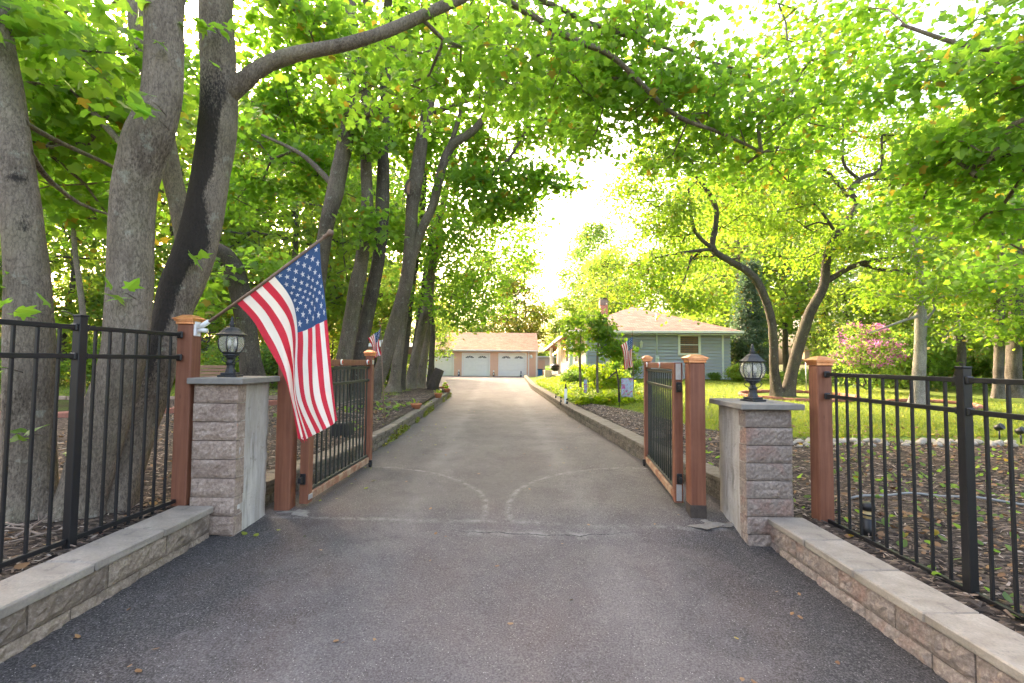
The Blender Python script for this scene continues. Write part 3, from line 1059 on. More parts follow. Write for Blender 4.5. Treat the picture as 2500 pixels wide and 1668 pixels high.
PL = timber_post((-2.70, 3.805, 0.2), 0.125, 1.785, 'red timber post holding the flag bracket beside the pinkish pillar')
PR = timber_post((2.69, 3.98, 0.06), 0.125, 1.49, 'red timber post at the fence end by the grey and pink pillar')
HL = timber_post((-2.165, 4.43, -0.03), 0.145, 1.50, 'red timber gate post standing behind the large flag', 0.06)
HR = timber_post((1.775, 4.42, -0.06), 0.145, 1.505, 'red timber gate post with a dark charred foot', -0.06)
MB().box((0, 0, 0.05), (0.150, 0.150, 0.2), ch=0.008).build('foot', 'dark_stump', HR)
for (x, y, sx, lab) in ((-2.02, 4.32, 0.20, 'crumbling pale concrete patch at the foot of the gate post by the flag'), (1.86, 4.27, 0.24, 'crumbling pale concrete patch around the charred gate post foot')):
    V, F = [], []
    n, rr = 30, 9
    for j in range(rr):
        for i in range(n):
            w = 2 * math.pi * i / n
            q = (j / (rr - 1)) * (1 + 0.28 * math.sin(3 * w + x) + 0.16 * math.sin(7 * w + 2) + 0.10 * math.sin(13 * w + 1))
            px_, py_ = math.cos(w) * q * sx, math.sin(w) * q * sx * 0.42
            V.append((px_, py_, 0.014 * (1 - (j / (rr - 1)) ** 2) - 0.008))
    V = np.array(V)
    V[:, 2] += (vnoise(V + x, 22) - 0.5) * 0.034 * (1 - np.repeat(np.arange(rr) / (rr - 1.0), n) ** 4)
    for j in range(rr - 1):
        for i in range(n):
            F.append((j * n + i, j * n + (i + 1) % n, (j + 1) * n + (i + 1) % n, (j + 1) * n + i))
    o = link('concrete_patch', np_mesh('concrete_patch', V, [np.array(F)]), None, 'old_concrete', (x, y, zd(x, y) + 0.002))
    tag(o, lab, 'concrete patch')


# ------------------------------------------------------------------ metal fences
def metal_fence(x, y_end, y_post, y_near, ztop, zlow, side, label, ngap, npick2, rz=0.0):
    """Flat rails with pickets below the top rail; runs along Y at x from the timber post towards the camera."""
    r = empty('metal_fence', (x, y_post, zlow), label, 'fence', None, rz)
    Z = ztop - zlow

    def rail(z, y0, y1, h=0.030):
        boxpart('rail', (0, (y0 + y1) / 2 - y_post, z - zlow), (0.028, abs(y1 - y0), h), 'black_metal', r, 0.003)
    for (a, b) in ((y_end, y_post + 0.03), (y_post - 0.03, y_near + 0.03)):
        rail(ztop, a, b)
        rail(ztop - 0.185, a, b)
        rail(zlow + 0.055, a, b)
        n = ngap if a == y_end else npick2
    pick = MB().box((0, 0, Z / 2 + 0.005), (0.0165, 0.0165, Z - 0.02), ch=0.002).mesh('picket')
    pick.materials.append(M['black_metal'])
    ya = np.linspace(y_end, y_post, ngap + 2)[1:-1]
    yb = np.linspace(y_post, y_near, npick2 + 2)[1:-1]
    for y in list(ya) + list(yb):
        o = bpy.data.objects.new('picket', pick)
        COL.objects.link(o)
        o.parent = r
        o.location = (0, y - y_post, 0)
    pm = MB().box((0, 0, Z / 2 + 0.0), (0.052, 0.052, Z + 0.14), ch=0.003)
    pm.box((0, 0, Z + 0.035 + 0.04), (0.058, 0.058, 0.012), ch=0.003)
    pm = pm.mesh('fence_post')
    pm.materials.append(M['black_metal'])
    for y in (y_post, y_near):
        o = bpy.data.objects.new('fence_post', pm)
        COL.objects.link(o)
        o.parent = r
        o.location = (0, y - y_post, 0)
    for z in (ztop, ztop - 0.185):
        for y in (y_end - 0.012, ):
            boxpart('rail_bracket', (0, y - y_post, z - zlow), (0.05, 0.024, 0.055), 'black_metal', r, 0.008)
        for y in (y_post + 0.035, y_post - 0.035):
            boxpart('rail_bracket', (0, y - y_post, z - zlow), (0.042, 0.02, 0.044), 'black_metal', r, 0.005)
    return r


metal_fence(-2.785, 3.735, 2.93, 1.1, 1.615, 0.215, -1, 'black metal fence with flat rails in front of the big maple trunks', 7, 14, -0.085)
metal_fence(2.695, 3.91, 2.72, 0.9, 1.335, 0.045, 1, 'black metal fence with flat rails in front of the mulch and lawn', 9, 14)


# ------------------------------------------------------------------ gates
def gate(hx, hy, fx, fy, label, side, cap_z, plates):
    L = math.hypot(fx - hx, fy - hy)
    ang = math.atan2(fy - hy, fx - hx)
    r = empty('driveway_gate', (hx, hy, 0), label, 'gate', None, ang)
    st = 0.095
    zt = 1.425
    MB().box((st / 2, 0, 0.04 + (zt - 0.04) / 2), (st, 0.085, zt - 0.04), ch=0.005).build('stile', 'red_timber', r)
    zf = cap_z - 0.085
    MB().box((L - st / 2, 0, 0.06 + (zf - 0.06) / 2), (st, 0.085, zf - 0.06), ch=0.005).build('stile', 'red_timber', r)
    post_cap(r, zf, 0.10, x=L - st / 2)
    boxpart('top_rail', (L / 2, 0, zt - 0.035), (L - 2 * st, 0.06, 0.07), 'red_timber', r, 0.004)
    boxpart('bottom_rail', (L / 2, 0, 0.095), (L - 2 * st, 0.075, 0.075), 'worn_timber', r, 0.006)
    boxpart('metal_rail', (L / 2, 0, zt - 0.10), (L - 2 * st, 0.03, 0.03), 'green_black_metal', r, 0.003)
    boxpart('metal_rail', (L / 2, 0, zt - 0.27), (L - 2 * st, 0.032, 0.032), 'green_black_metal', r, 0.003)
    boxpart('metal_rail', (L / 2, 0, 0.15), (L - 2 * st, 0.03, 0.03), 'green_black_metal', r, 0.003)
    n = 15
    z0, z1 = 0.135, zt - 0.085
    pk = MB().box((0, 0, (z0 + z1) / 2), (0.0165, 0.0165, z1 - z0), ch=0.002).mesh('picket')
    pk.materials.append(M['green_black_metal'])
    for i in range(n):
        o = bpy.data.objects.new('picket', pk)
        COL.objects.link(o)
        o.parent = r
        o.location = (st + (L - 2 * st) * (i + 0.5) / n, 0, 0)
    # caster under the free end
    w = MB().lathe([(0.012, -0.014), (0.034, -0.014), (0.037, 0), (0.034, 0.014), (0.012, 0.014)], 14)
    w.v = [(L - 0.10 + x, z - 0.055 * side, y + 0.038) for x, y, z in w.v]
    wh = w.build('caster_wheel', 'rubber', r)
    m = MB().box((L - 0.10, -0.055 * side, 0.070), (0.03, 0.045, 0.05), ch=0.004)
    m.build('caster_fork', 'black_metal', r)
    for t in (0.40, 0.86):
        q = MB().lathe([(0.004, -0.006), (0.030, -0.006), (0.034, 0.0), (0.030, 0.006), (0.004, 0.006)], 14)
        q.v = [(L * t + x, z - side * 0.042, y + zt - 0.028) for x, y, z in q.v]
        rim = q.build('reflector', 'white_plastic', r)
        q = MB().lathe([(0.002, -0.004), (0.02, -0.004), (0.02, 0.005), (0.002, 0.008)], 12)
        q.v = [(L * t + x, -side * (0.047 + abs(z)), y * 1.25 + zt - 0.028) for x, y, z in q.v]
        q.build('lens', 'red_reflector', rim)
    if plates:
        for z in (0.14, zt - 0.09):
            pl = boxpart('hinge_plate', (st / 2 - 0.03, -side * -0.0445, z), (0.035, 0.006, 0.17), 'galvanised', r, 0.002)
            boxpart('hinge_plate', (-0.003, 0.0, z), (0.006, 0.05, 0.16), 'galvanised', r, 0.001)
    else:
        boxpart('hinge_plate', (0.05, -side * 0.045, 0.10), (0.08, 0.006, 0.05), 'galvanised', r, 0.002)
        boxpart('corner_plate', (L - 0.045, -side * 0.045, zt - 0.03), (0.07, 0.006, 0.06), 'galvanised', r, 0.002)
    for z in (0.28, 1.18):
        m = MB().box((-0.045, 0, z), (0.09, 0.03, 0.05), ch=0.004).box((-0.02, 0, z), (0.02, 0.05, 0.1), ch=0.004)
        m.build('hinge', 'black_metal', r)
    return r


gate(-1.985, 4.42, -1.92, 6.22, 'open gate leaf of red timber and dark bars partly behind the large flag', 1, 1.565, False)
gate(1.665, 4.56, 1.90, 6.42, 'open gate leaf of red timber and dark bars in front of the blue house', -1, 1.525, True)


# ------------------------------------------------------------------ flags
def catmull(P, t):
    """P (n,k) control rows at uniform parameter, t in [0,1] -> (m,k)."""
    P = np.asarray(P, float)
    n = len(P)
    u = np.clip(np.asarray(t) * (n - 1), 0, n - 1 - 1e-9)
    i = u.astype(int)
    f = (u - i)[:, None]
    p0, p1, p2, p3 = P[np.maximum(i - 1, 0)], P[i], P[np.minimum(i + 1, n - 1)], P[np.minimum(i + 2, n - 1)]
    return 0.5 * ((2 * p1) + (-p0 + p2) * f + (2 * p0 - 5 * p1 + 4 * p2 - p3) * f ** 2 + (-p0 + 3 * p1 - 3 * p2 + p3) * f ** 3)


def nonuni(keys, t):
    return np.interp(t, keys, np.linspace(0, 1, len(keys)))


def flag_cloth(fn, parent, ns=3, nt=40, stars=True, starparts=True):
    """Stars-and-stripes cloth; fn(s, t) -> (m,3) with s along the hoist (0 = lowest stripe) and t along the fly."""
    ks = 13 * ns
    ss = np.linspace(0, 1, ks + 1)
    tt = np.linspace(0, 1, nt + 1)
    sg, tg = np.meshgrid(ss, tt)
    P = fn(sg.ravel(), tg.ravel())
    w = ks + 1
    F, mi = [], []
    for j in range(nt):
        for i in range(ks):
            F.append((j * w + i, j * w + i + 1, (j + 1) * w + i + 1, (j + 1) * w + i))
            st = i // ns
            if st >= 6 and (j + 0.5) / nt < 0.4:
                mi.append(2)
            else:
                mi.append(0 if st % 2 == 0 else 1)
    me = np_mesh('cloth', P, [np.array(F)], True)
    for m in ('flag_red', 'flag_white', 'flag_blue'):
        me.materials.append(M[m])
    me.polygons.foreach_set('material_index', mi)
    o = link('cloth', me, parent)
    if stars:
        mb = MB()
        for r_ in range(9):
            cols = 6 if r_ % 2 == 0 else 5
            for c_ in range(cols):
                cs = 1 - (7 / 13) * (r_ + 1) / 10
                ct = 0.4 * ((c_ * 2 + 1 if cols == 6 else c_ * 2 + 2)) / 12
                n = 10
                a = np.arange(n) * math.pi / 5
                q = np.where(np.arange(n) % 2 == 0, 0.0295, 0.0118)
                s_ = cs + q * np.cos(a)
                t_ = ct + q * np.sin(a) / 1.72
                p = fn(np.append(s_, cs), np.append(t_, ct))
                e = 1e-3
                nn = np.cross(fn(np.array([cs + e]), np.array([ct]))[0] - fn(np.array([cs - e]), np.array([ct]))[0],
                              fn(np.array([cs]), np.array([ct + e]))[0] - fn(np.array([cs]), np.array([max(0, ct - e)]))[0])
                nn /= np.linalg.norm(nn) + 1e-9
                if nn[1] > 0:
                    nn = -nn
                fr = p + nn * 0.0035
                bk = p - nn * 0.0035
                if starparts:
                    m2 = MB()
                    m2.add(fr, [(10, i, (i + 1) % 10) for i in range(10)])
                    m2.add(bk, [(10, i, (i + 1) % 10) for i in range(10)])
                    m2.build('star', 'flag_white', o)
                else:
                    mb.add(fr, [(10, i, (i + 1) % 10) for i in range(10)])
        if not starparts:
            mb.build('stars', 'flag_white', o)
    return o


def big_flag():
    B = np.array((-2.615, 3.80, 1.675))
    T = np.array((-1.47, 3.50, 2.37))
    r = empty('flag', B, 'large stars and stripes flag hanging from a pole on the red timber post', 'flag')
    d = T - B
    pm = MB()
    pm.tube([(0.03, 0, 0.02), d * 0.5 + np.array((0, 0, -0.012)), d], [0.0125, 0.0125, 0.0115], 10)
    pm.build('pole', 'pole_wood', r)
    f = MB()
    f.lathe([(0.012, 0), (0.019, 0.008), (0.012, 0.018), (0.017, 0.026), (0.013, 0.036), (0.02, 0.05), (0.027, 0.066), (0.022, 0.082), (0.008, 0.092)], 12)
    q = Vector(d).to_track_quat('Z', 'Y')
    f.build('finial', 'pole_wood', r, d, q.to_euler())
    m = MB().box((-0.02, 0, -0.005), (0.02, 0.075, 0.125), ch=0.006)
    m.tube([(-0.01, 0, 0.0), tuple(d / np.linalg.norm(d) * 0.11)], [0.024, 0.019], 10)
    m.tube([(-0.01, 0, -0.015), (0.075, -0.02, -0.02)], [0.019, 0.017], 10)
    m.build('bracket', 'white_plastic', r)
    # control net in photograph pixels of the zoomed flag, lifted to its own depth with folds
    K = [0, .15, .31, .46, .62, .81, 1.0]
    T_ = [0, .15, .3, .42, .6, .8, 1.0]
    net = [
        [(405, 405, 0), (462, 362, 0), (522, 315, 0), (578, 268, 0), (640, 222, 0), (712, 166, 0), (787, 110, 0)],
        [(447, 480, .01), (512, 437, .02), (577, 392, .03), (632, 348, .02), (690, 318, -.01), (752, 275, -.02), (803, 238, .0)],
        [(500, 572, .0), (572, 530, .03), (634, 485, .05), (672, 440, .01), (722, 412, -.03), (778, 385, -.02), (818, 358, .01)],
        [(545, 648, -.01), (612, 612, .03), (655, 580, .06), (688, 574, .0), (735, 556, -.04), (788, 532, -.02), (832, 508, .02)],
        [(606, 758, -.02), (648, 738, .03), (662, 716, .08), (684, 722, -.01), (735, 722, -.05), (798, 706, -.03), (850, 684, .02)],
        [(650, 880, -.02), (664, 900, .02), (676, 886, .05), (702, 895, -.02), (752, 893, -.05), (814, 874, -.03), (869, 846, .01)],
        [(690, 1088, -.02), (712, 1098, .01), (742, 1083, .03), (776, 1064, -.02), (816, 1044, -.04), (856, 1020, -.02), (886, 996, .01)],
    ]
    base = np.zeros((7, 7, 3))
    for j in range(7):
        for i in range(7):
            zx, zy, dd = net[j][i]
            fx, fy = 400 + zx / 2.09, 550 + zy / 2.09
            # depth: follows the pole along the hoist, hangs straight down along the fly
            g = (K[i] * 0.805 + 0.195)
            Y = (B + d * (0.30 + 0.66 * K[i]))[1] * (1 - 0.0 * T_[j]) + dd
            base[j, i] = at(fx, fy, Y)
    # hoist row exactly on the pole
    for i in range(7):
        base[0, i] = B + d * (0.31 + 0.655 * K[i]) + np.array((0.004, 0, -0.012))

    def fn(s, t):
        us, ut = nonuni(K, s), nonuni(T_, t)
        rows = np.stack([catmull(base[j], us) for j in range(7)])          # 7,m,3
        n = 7
        u = np.clip(ut * (n - 1), 0, n - 1 - 1e-9)
        i = u.astype(int)
        f = (u - i)[:, None]
        m = np.arange(len(s))
        p0, p1, p2, p3 = rows[np.maximum(i - 1, 0), m], rows[i, m], rows[np.minimum(i + 1, n - 1), m], rows[np.minimum(i + 2, n - 1), m]
        p = 0.5 * ((2 * p1) + (-p0 + p2) * f + (2 * p0 - 5 * p1 + 4 * p2 - p3) * f ** 2 + (-p0 + 3 * p1 - 3 * p2 + p3) * f ** 3)
        p[:, 1] += 0.012 * np.sin(s * 19 + t * 5) * np.minimum(1, t * 4) + 0.006 * np.sin(s * 40 + t * 11) * np.minimum(1, t * 3)
        return p - B
    flag_cloth(fn, r, 3, 40, True, True)
    m = MB()
    bt = base[6, 0] - B
    for k in range(4):
        e = [bt + np.array((0.01 * k, 0, 0.01))]
        for q in range(4):
            e.append(e[-1] + np.array((random.uniform(-.012, .02), random.uniform(-.01, .01), -random.uniform(.004, .014))))
        m.tube(e, 0.0022, 4)
    m.build('frayed_thread', 'flag_red', r)


big_flag()


def small_flag(px_pole, px_top, Y, length, hoist, label, lean):
    """Small flag hanging from a slanted stick that stands in the bed."""
    top = at(px_top[0], px_top[1], Y)
    bx, by = px_pole
    gx = top[0] + lean
    g = np.array((gx, Y, zg(gx, Y)))
    r = empty('small_flag', g, label, 'flag')
    m = MB().tube([(0, 0, -0.05), top - g + np.array((0, 0, 0.05))], [0.011, 0.008], 7)
    m.tube([top - g, top - g + np.array((-lean * 0.3 + 0.02, -0.05, hoist * 0.35))], [0.007, 0.005], 6)
    m.build('pole', 'pole_wood', r)
    m = MB().lathe([(0.006, 0), (0.014, 0.01), (0.006, 0.024)], 8)
    m.build('finial', 'copper', r, top - g + np.array((0, 0, 0.05)))
    o = top - g

    def fn(s, t):
        x = (s - 1) * hoist * (0.5 - 0.12 * t) + 0.03 * np.sin(t * 4 + s * 2) + 0.06 * (t - 0.4) * lean / max(abs(lean), 0.01)
        y = 0.05 * np.sin(s * 11 + t * 2.5) * (0.4 + t)
        z = -t * length + (s - 1) * hoist * 0.42 * (1 - t * 0.6)
        return np.stack([x, y, z], 1) + o
    flag_cloth(fn, r, 2, 18, True, False)
    return r


small_flag((905, 900), (929, 803), 8.6, 0.50, 0.42, 'small stars and stripes flag hanging beside the leaning maple trunk behind the gate', 0.12)
small_flag((1531, 960), (1544, 822), 13.2, 0.86, 0.62, 'small stars and stripes flag in the garden in front of the blue siding', 0.05)

# ------------------------------------------------------------------ buildings
def roof_mesh(name, V, F, uvs, mat, parent):
    me = bpy.data.meshes.new(name)
    me.from_pydata(V, [], F)
    uv = me.uv_layers.new(name='UVMap')
    i = 0
    for f, u in zip(F, uvs):
        for k in range(len(f)):
            uv.data[i].uv = u[k]
            i += 1
    me.update()
    return link(name, me, parent, mat)


def slab_from(V, F, th):
    """Closed slab from a roof surface: the same faces pushed down by th, plus the rim."""
    n = len(V)
    V2 = list(V) + [(x, y, z - th) for x, y, z in V]
    F2 = [tuple(f) for f in F] + [tuple(n + i for i in f[::-1]) for f in F]
    cnt = {}
    for f in F:
        for a, b in zip(f, f[1:] + f[:1]):
            cnt[(a, b)] = 1
    for (a, b) in list(cnt):
        if (b, a) not in cnt:
            F2.append((b, a, n + a, n + b))
    return V2, F2


def garage():
    Y0 = 44.0
    r = empty('garage', (-3.4, Y0, 0), 'long salmon garage with three white roll-up doors at the end of the driveway', 'garage')
    ox, oy = -3.4, Y0
    XL, XR = -9.2, 2.45
    # door spans measured on the photograph at this depth
    doors = []
    for a, b in ((1042, 1106), (1131, 1194), (1220, 1283)):
        doors.append(((a - 1250) / FPX * Y0, (b - 1250) / FPX * Y0))
    H = 2.42
    edges = [XL] + [v for d in doors for v in d] + [XR]
    W = MB()
    for i in range(0, len(edges), 2):
        a, b = edges[i], edges[i + 1]
        W.box(((a + b) / 2 - ox, 0.1, H / 2), (b - a, 0.2, H))
    for a, b in doors:
        W.box(((a + b) / 2 - ox, 0.1, (2.14 + H) / 2), (b - a, 0.199, H - 2.14))
    W.box((XL - ox + 0.1, 3.4, H / 2), (0.2, 6.4, H)).box((XR - ox - 0.1, 3.4, H / 2), (0.2, 6.4, H)).box(((XL + XR) / 2 - ox, 6.7, H / 2), (XR - XL, 0.2, H))
    # gable ends
    for x in (XL + 0.1, XR - 0.1):
        W.add([(x - 0.1 - ox, 0, H), (x - 0.1 - ox, 6.8, H), (x - 0.1 - ox, 3.4, H + 1.75), (x + 0.1 - ox, 0, H), (x + 0.1 - ox, 6.8, H), (x + 0.1 - ox, 3.4, H + 1.75)],
              [(0, 2, 1), (3, 4, 5), (0, 3, 5, 2), (1, 2, 5, 4), (0, 1, 4, 3)])
    W.build('wall', 'salmon_wall', r)
    # roof
    ov = 0.35
    x0, x1 = XL - 0.25 - ox, XR + 0.12 - ox
    zr_, ze = 4.42, 2.50
    V = [(x0, -ov, ze), (x1, -ov, ze), (x1, 3.4, zr_), (x0, 3.4, zr_), (x1, 6.8 + ov, ze), (x0, 6.8 + ov, ze)]
    F = [(0, 1, 2, 3), (3, 2, 4, 5)]
    V2, F2 = slab_from(V, F, 0.07)
    sl = math.hypot(3.75, zr_ - ze)
    uvs = [[(V2[i][0], (V2[i][1] + ov) / 3.75 * sl) for i in f] for f in F2]
    rf = roof_mesh('roof', V2, F2, uvs, 'shingle_garage', r)
    boxpart('gutter', ((x0 + x1) / 2, -ov - 0.05, ze - 0.03), (x1 - x0, 0.1, 0.12), 'white_paint', rf, 0.01)
    boxpart('soffit', ((x0 + x1) / 2, -ov / 2 + 0.02, ze - 0.13), (x1 - x0 - 0.02, ov - 0.05, 0.03), 'white_paint', rf)
    boxpart('downspout', ((1288 - 1250) / FPX * Y0 - ox + 0.12, -0.06, 1.2), (0.09, 0.07, 2.3), 'white_paint', r, 0.01)
    boxpart('corner_board', (XR - ox - 0.05, -0.012, H / 2), (0.16, 0.03, H), 'white_paint', r)
    m = MB().lathe([(0.09, 0), (0.14, 0.08), (0.1, 0.3), (0.03, 0.34)], 10, ((1297 - 1250) / FPX * Y0 - ox, -0.1, 1.75))
    m.build('wall_lamp', 'white_plastic', r)
    for a, b in doors:
        c = (a + b) / 2 - ox
        w = b - a
        d = MB().box((c, 0.16, 1.07), (w, 0.03, 2.14)).build('garage_door', 'white_paint', r)
        for k in range(4):
            pn = MB().box((c, 0.135, 0.012 + 0.53 * k + 0.262), (w - 0.04, 0.03, 0.518), ch=0.008)
            for q in range(4):
                if k == 3:
                    break
                pn.box((c - w / 2 + w * (q + 0.5) / 4, 0.117, 0.012 + 0.53 * k + 0.262), (w / 4 - 0.12, 0.012, 0.34), ch=0.005)
            pn.build('door_panel', 'white_paint', d)
        # two sunburst half-round lights in the top panel
        for sx in (-1, 1):
            cx, cz = c + sx * w * 0.245, 1.72
            for q in range(5):
                w0, w1 = math.pi * (q + 0.1) / 5, math.pi * (q + 0.9) / 5
                V, F = [], []
                for (rad, n_) in ((0.12, 0), (0.46, 1)):
                    for e in range(4):
                        w_ = w0 + (w1 - w0) * e / 3
                        V.append((cx + rad * 0.9 * math.cos(w_), 0.117, cz + rad * 0.5 * math.sin(w_)))
                for e in range(3):
                    F.append((e, e + 1, 4 + e + 1, 4 + e))
                MB().add(V + [(x, y + 0.004, z) for x, y, z in V], F + [tuple(8 + i for i in f[::-1]) for f in F]).build('pane', 'dark_glass', d)
        t = MB()
        t.box((a - ox - 0.06, -0.01, 1.1), (0.12, 0.03, 2.2)).box((b - ox + 0.06, -0.01, 1.1), (0.12, 0.03, 2.2)).box((c, -0.012, 2.19), (w + 0.24, 0.03, 0.1))
        t.build('door_frame', 'white_paint', r)
    return r


garage()


def house():
    Y0 = 25.0
    g = zr(8.0, 25.0)
    ox, oy = 7.6, Y0
    r = empty('house', (ox, oy, g), 'low blue-grey sided house with a pinkish hip roof and brick chimney', 'house')
    X0, X1, Y1 = 4.1, 12.0, 42.0
    zt = 3.02
    # walls (core), boards in front
    W = MB()
    W.box(((X0 + X1) / 2 - ox, (Y1 - Y0) / 2 + 0.05, (zt - g) / 2), (X1 - X0, Y1 - Y0 - 0.1, zt - g))
    W.build('wall', 'cream_wall', r)
    win = ((1659 - 1250) / FPX * Y0, (1706 - 1250) / FPX * Y0, 1.94, 2.92)
    bh = 0.178
    n = int((zt - g - 0.05) / bh) + 1
    for k in range(n):
        z0 = k * bh
        z1 = min(z0 + bh - 0.022, zt - g - 0.02)
        zc = g + (z0 + z1) / 2
        spans = [(X0, X1)]
        if zc > win[2] - 0.15 and zc < win[3] + 0.1:
            spans = [(X0, win[0] - 0.08), (win[1] + 0.08, X1)]
        for a, b in spans:
            V = [(a - ox, -0.06, z0), (b - ox, -0.06, z0), (b - ox, -0.008, z1), (a - ox, -0.008, z1), (a - ox, 0.06, z0), (b - ox, 0.06, z0), (b - ox, 0.06, z1), (a - ox, 0.06, z1)]
            MB().add(V, [(0, 1, 2, 3), (4, 7, 6, 5), (0, 4, 5, 1), (3, 2, 6, 7), (0, 3, 7, 4), (1, 5, 6, 2)]).build('siding_board', 'blue_siding', r)
    # window
    wx, wz = (win[0] + win[1]) / 2 - ox, (win[2] + win[3]) / 2 - g
    ww, wh = win[1] - win[0], win[3] - win[2]
    w = MB()
    w.box((wx - ww / 2 - 0.03, -0.05, wz), (0.12, 0.05, wh + 0.18), ch=0.004).box((wx + ww / 2 + 0.03, -0.05, wz), (0.12, 0.05, wh + 0.18), ch=0.004)
    w.box((wx, -0.048, wz + wh / 2 + 0.03), (ww, 0.05, 0.11), ch=0.004).box((wx, -0.056, wz - wh / 2 - 0.03), (ww + 0.2, 0.07, 0.1), ch=0.004)
    w.box((wx, -0.035, wz), (ww, 0.03, 0.04))
    wf = w.build('window', 'white_paint', r)
    boxpart('pane', (wx, -0.012, wz), (ww, 0.01, wh), 'dark_glass', wf)
    for k in range(9):
        boxpart('blind_slat', (wx, -0.022, wz - wh / 2 + 0.05 + k * (wh - 0.1) / 8), (ww - 0.1, 0.008, 0.07), 'brown_blind', wf)
    for k in (-1, 0, 1):
        boxpart('glazing_bar', (wx + k * ww * 0.24, -0.032, wz), (0.022, 0.012, wh - 0.04), 'brown_blind', wf)
    boxpart('corner_board', ((1764 - 1250) / FPX * Y0 - ox, -0.055, (zt - g) / 2), (0.09, 0.04, zt - g - 0.02), 'white_paint', r)
    boxpart('corner_board', (X0 - ox - 0.02, -0.04, (zt - g) / 2), (0.1, 0.12, zt - g), 'pale_trim', r)
    # meter box with conduit, wall lantern
    cx = (1603 - 1250) / FPX * Y0 - ox
    m = MB().tube([(cx, -0.07, 1.2), (cx, -0.07, zt - g + 0.02)], 0.04, 8)
    m.box((cx, -0.1, 1.05), (0.2, 0.12, 0.42), ch=0.02)
    m.tube([(cx, -0.14, 1.1), (cx, -0.2, 1.1)], 0.075, 10)
    m.build('meter_box', 'pale_trim', r)
    lx = (1564 - 1250) / FPX * Y0 - ox
    m = MB().lathe([(0.02, 0), (0.07, 0.06), (0.09, 0.28), (0.11, 0.3), (0.03, 0.4), (0.01, 0.46)], 8, (lx, -0.15, 1.65))
    m.box((lx, -0.05, 1.85), (0.1, 0.06, 0.22), ch=0.01)
    m.build('wall_lamp', 'white_plastic', r)
    # big window and side windows under the porch
    for (y, wd) in ((28.5, 1.4), (33, 1.6), (37.5, 1.4)):
        f = boxpart('window', (X0 - ox - 0.03, y - oy, 1.45), (0.08, wd, 1.3), 'white_paint', r)
        boxpart('pane', (X0 - ox - 0.075, y - oy, 1.45), (0.02, wd - 0.2, 1.1), 'dark_glass', f)
    f = boxpart('window', (5.55 - ox, -0.05, 1.72), (1.6, 0.06, 0.95), 'white_paint', r)
    boxpart('pane', (5.55 - ox, -0.085, 1.72), (1.44, 0.02, 0.8), 'dark_glass', f)
    # hip roof
    ex0, ex1, ey0, ey1, ze, zp = 2.95 - ox, 12.45 - ox, -0.55, 17.6, 3.12 - g, 5.02 - g
    rx = 0.1
    V = [(ex0, ey0, ze), (ex1, ey0, ze + 0.05), (ex1, ey1, ze), (ex0, ey1, ze - 0.62), (rx, ey0 + 4.8, zp), (rx, ey1 - 4.8, zp)]
    F = [(0, 1, 4), (1, 2, 5, 4), (2, 3, 5), (3, 0, 4, 5)]
    V2, F2 = slab_from(V, F, 0.09)
    uvs = []
    for f in F2:
        hor = 0 if f in (F[0], F[2]) else 1
        uvs.append([(V2[i][0] if hor == 0 else V2[i][1], (V2[i][2] - ze) * 2.7) for i in f])
    rf = roof_mesh('roof', V2, F2, uvs, 'shingle_house', r)
    boxpart('gutter', ((ex0 + ex1) / 2, ey0 - 0.04, ze - 0.03), (ex1 - ex0, 0.11, 0.13), 'white_paint', rf, 0.012, ry=-0.005)
    boxpart('soffit', ((ex0 + ex1) / 2, ey0 / 2 - 0.02, ze - 0.14), (ex1 - ex0 - 0.04, -ey0 - 0.06, 0.03), 'white_paint', rf)
    m = MB()
    m.add([(ex0 - 0.05, ey0, ze - 0.14), (ex0 + 0.03, ey0, ze - 0.14), (ex0 + 0.03, ey0, ze + 0.02), (ex0 - 0.05, ey0, ze + 0.02), (ex0 - 0.05, ey1, ze - 0.76), (ex0 + 0.03, ey1, ze - 0.76), (ex0 + 0.03, ey1, ze - 0.6), (ex0 - 0.05, ey1, ze - 0.6)],
          [(0, 1, 2, 3), (7, 6, 5, 4), (0, 3, 7, 4), (1, 5, 6, 2), (3, 2, 6, 7), (0, 4, 5, 1)])
    m.build('fascia', 'white_paint', rf)
    cp = at(1473, 762, 32.0) - np.array((ox, oy, g))
    ch = MB().box((cp[0], cp[1], cp[2] - 0.3), (0.52, 0.52, 1.5), ch=0.01).build('chimney', 'chimney_brick', rf)
    MB().box((cp[0], cp[1], cp[2] + 0.62), (0.56, 0.56, 0.36), ch=0.01).box((cp[0], cp[1], cp[2] + 0.86), (0.5, 0.5, 0.12)).build('chimney_cap', 'cap_slab', rf)
    boxpart('chimney_lid', (cp[0], cp[1], cp[2] + 0.95), (0.62, 0.62, 0.05), 'black_metal', rf)
    MB().tube([(at(1602, 794, 26.4) - np.array((ox, oy, g)))[:] - np.array((0, 0, .25)), (at(1602, 765, 26.4) - np.array((ox, oy, g)))[:]], 0.035, 8).build('vent_pipe', 'galvanised', rf)
    # porch columns
    for (y, x) in ((-0.2, 3.15), (5.5, 3.12), (11.5, 3.1)):
        boxpart('porch_column', (x - ox + 0.06, y, (ze - 0.14) / 2 - 0.02 * y), (0.22, 0.22, ze - 0.12 - 0.034 * max(0, y)), 'pale_trim', r, 0.015)
    # porch slab
    boxpart('porch_floor', ((2.85 + X0) / 2 - ox, 8.5, 0.02), (X0 - 2.85, 17, 0.12), 'cap_slab', r)
    return r


house()


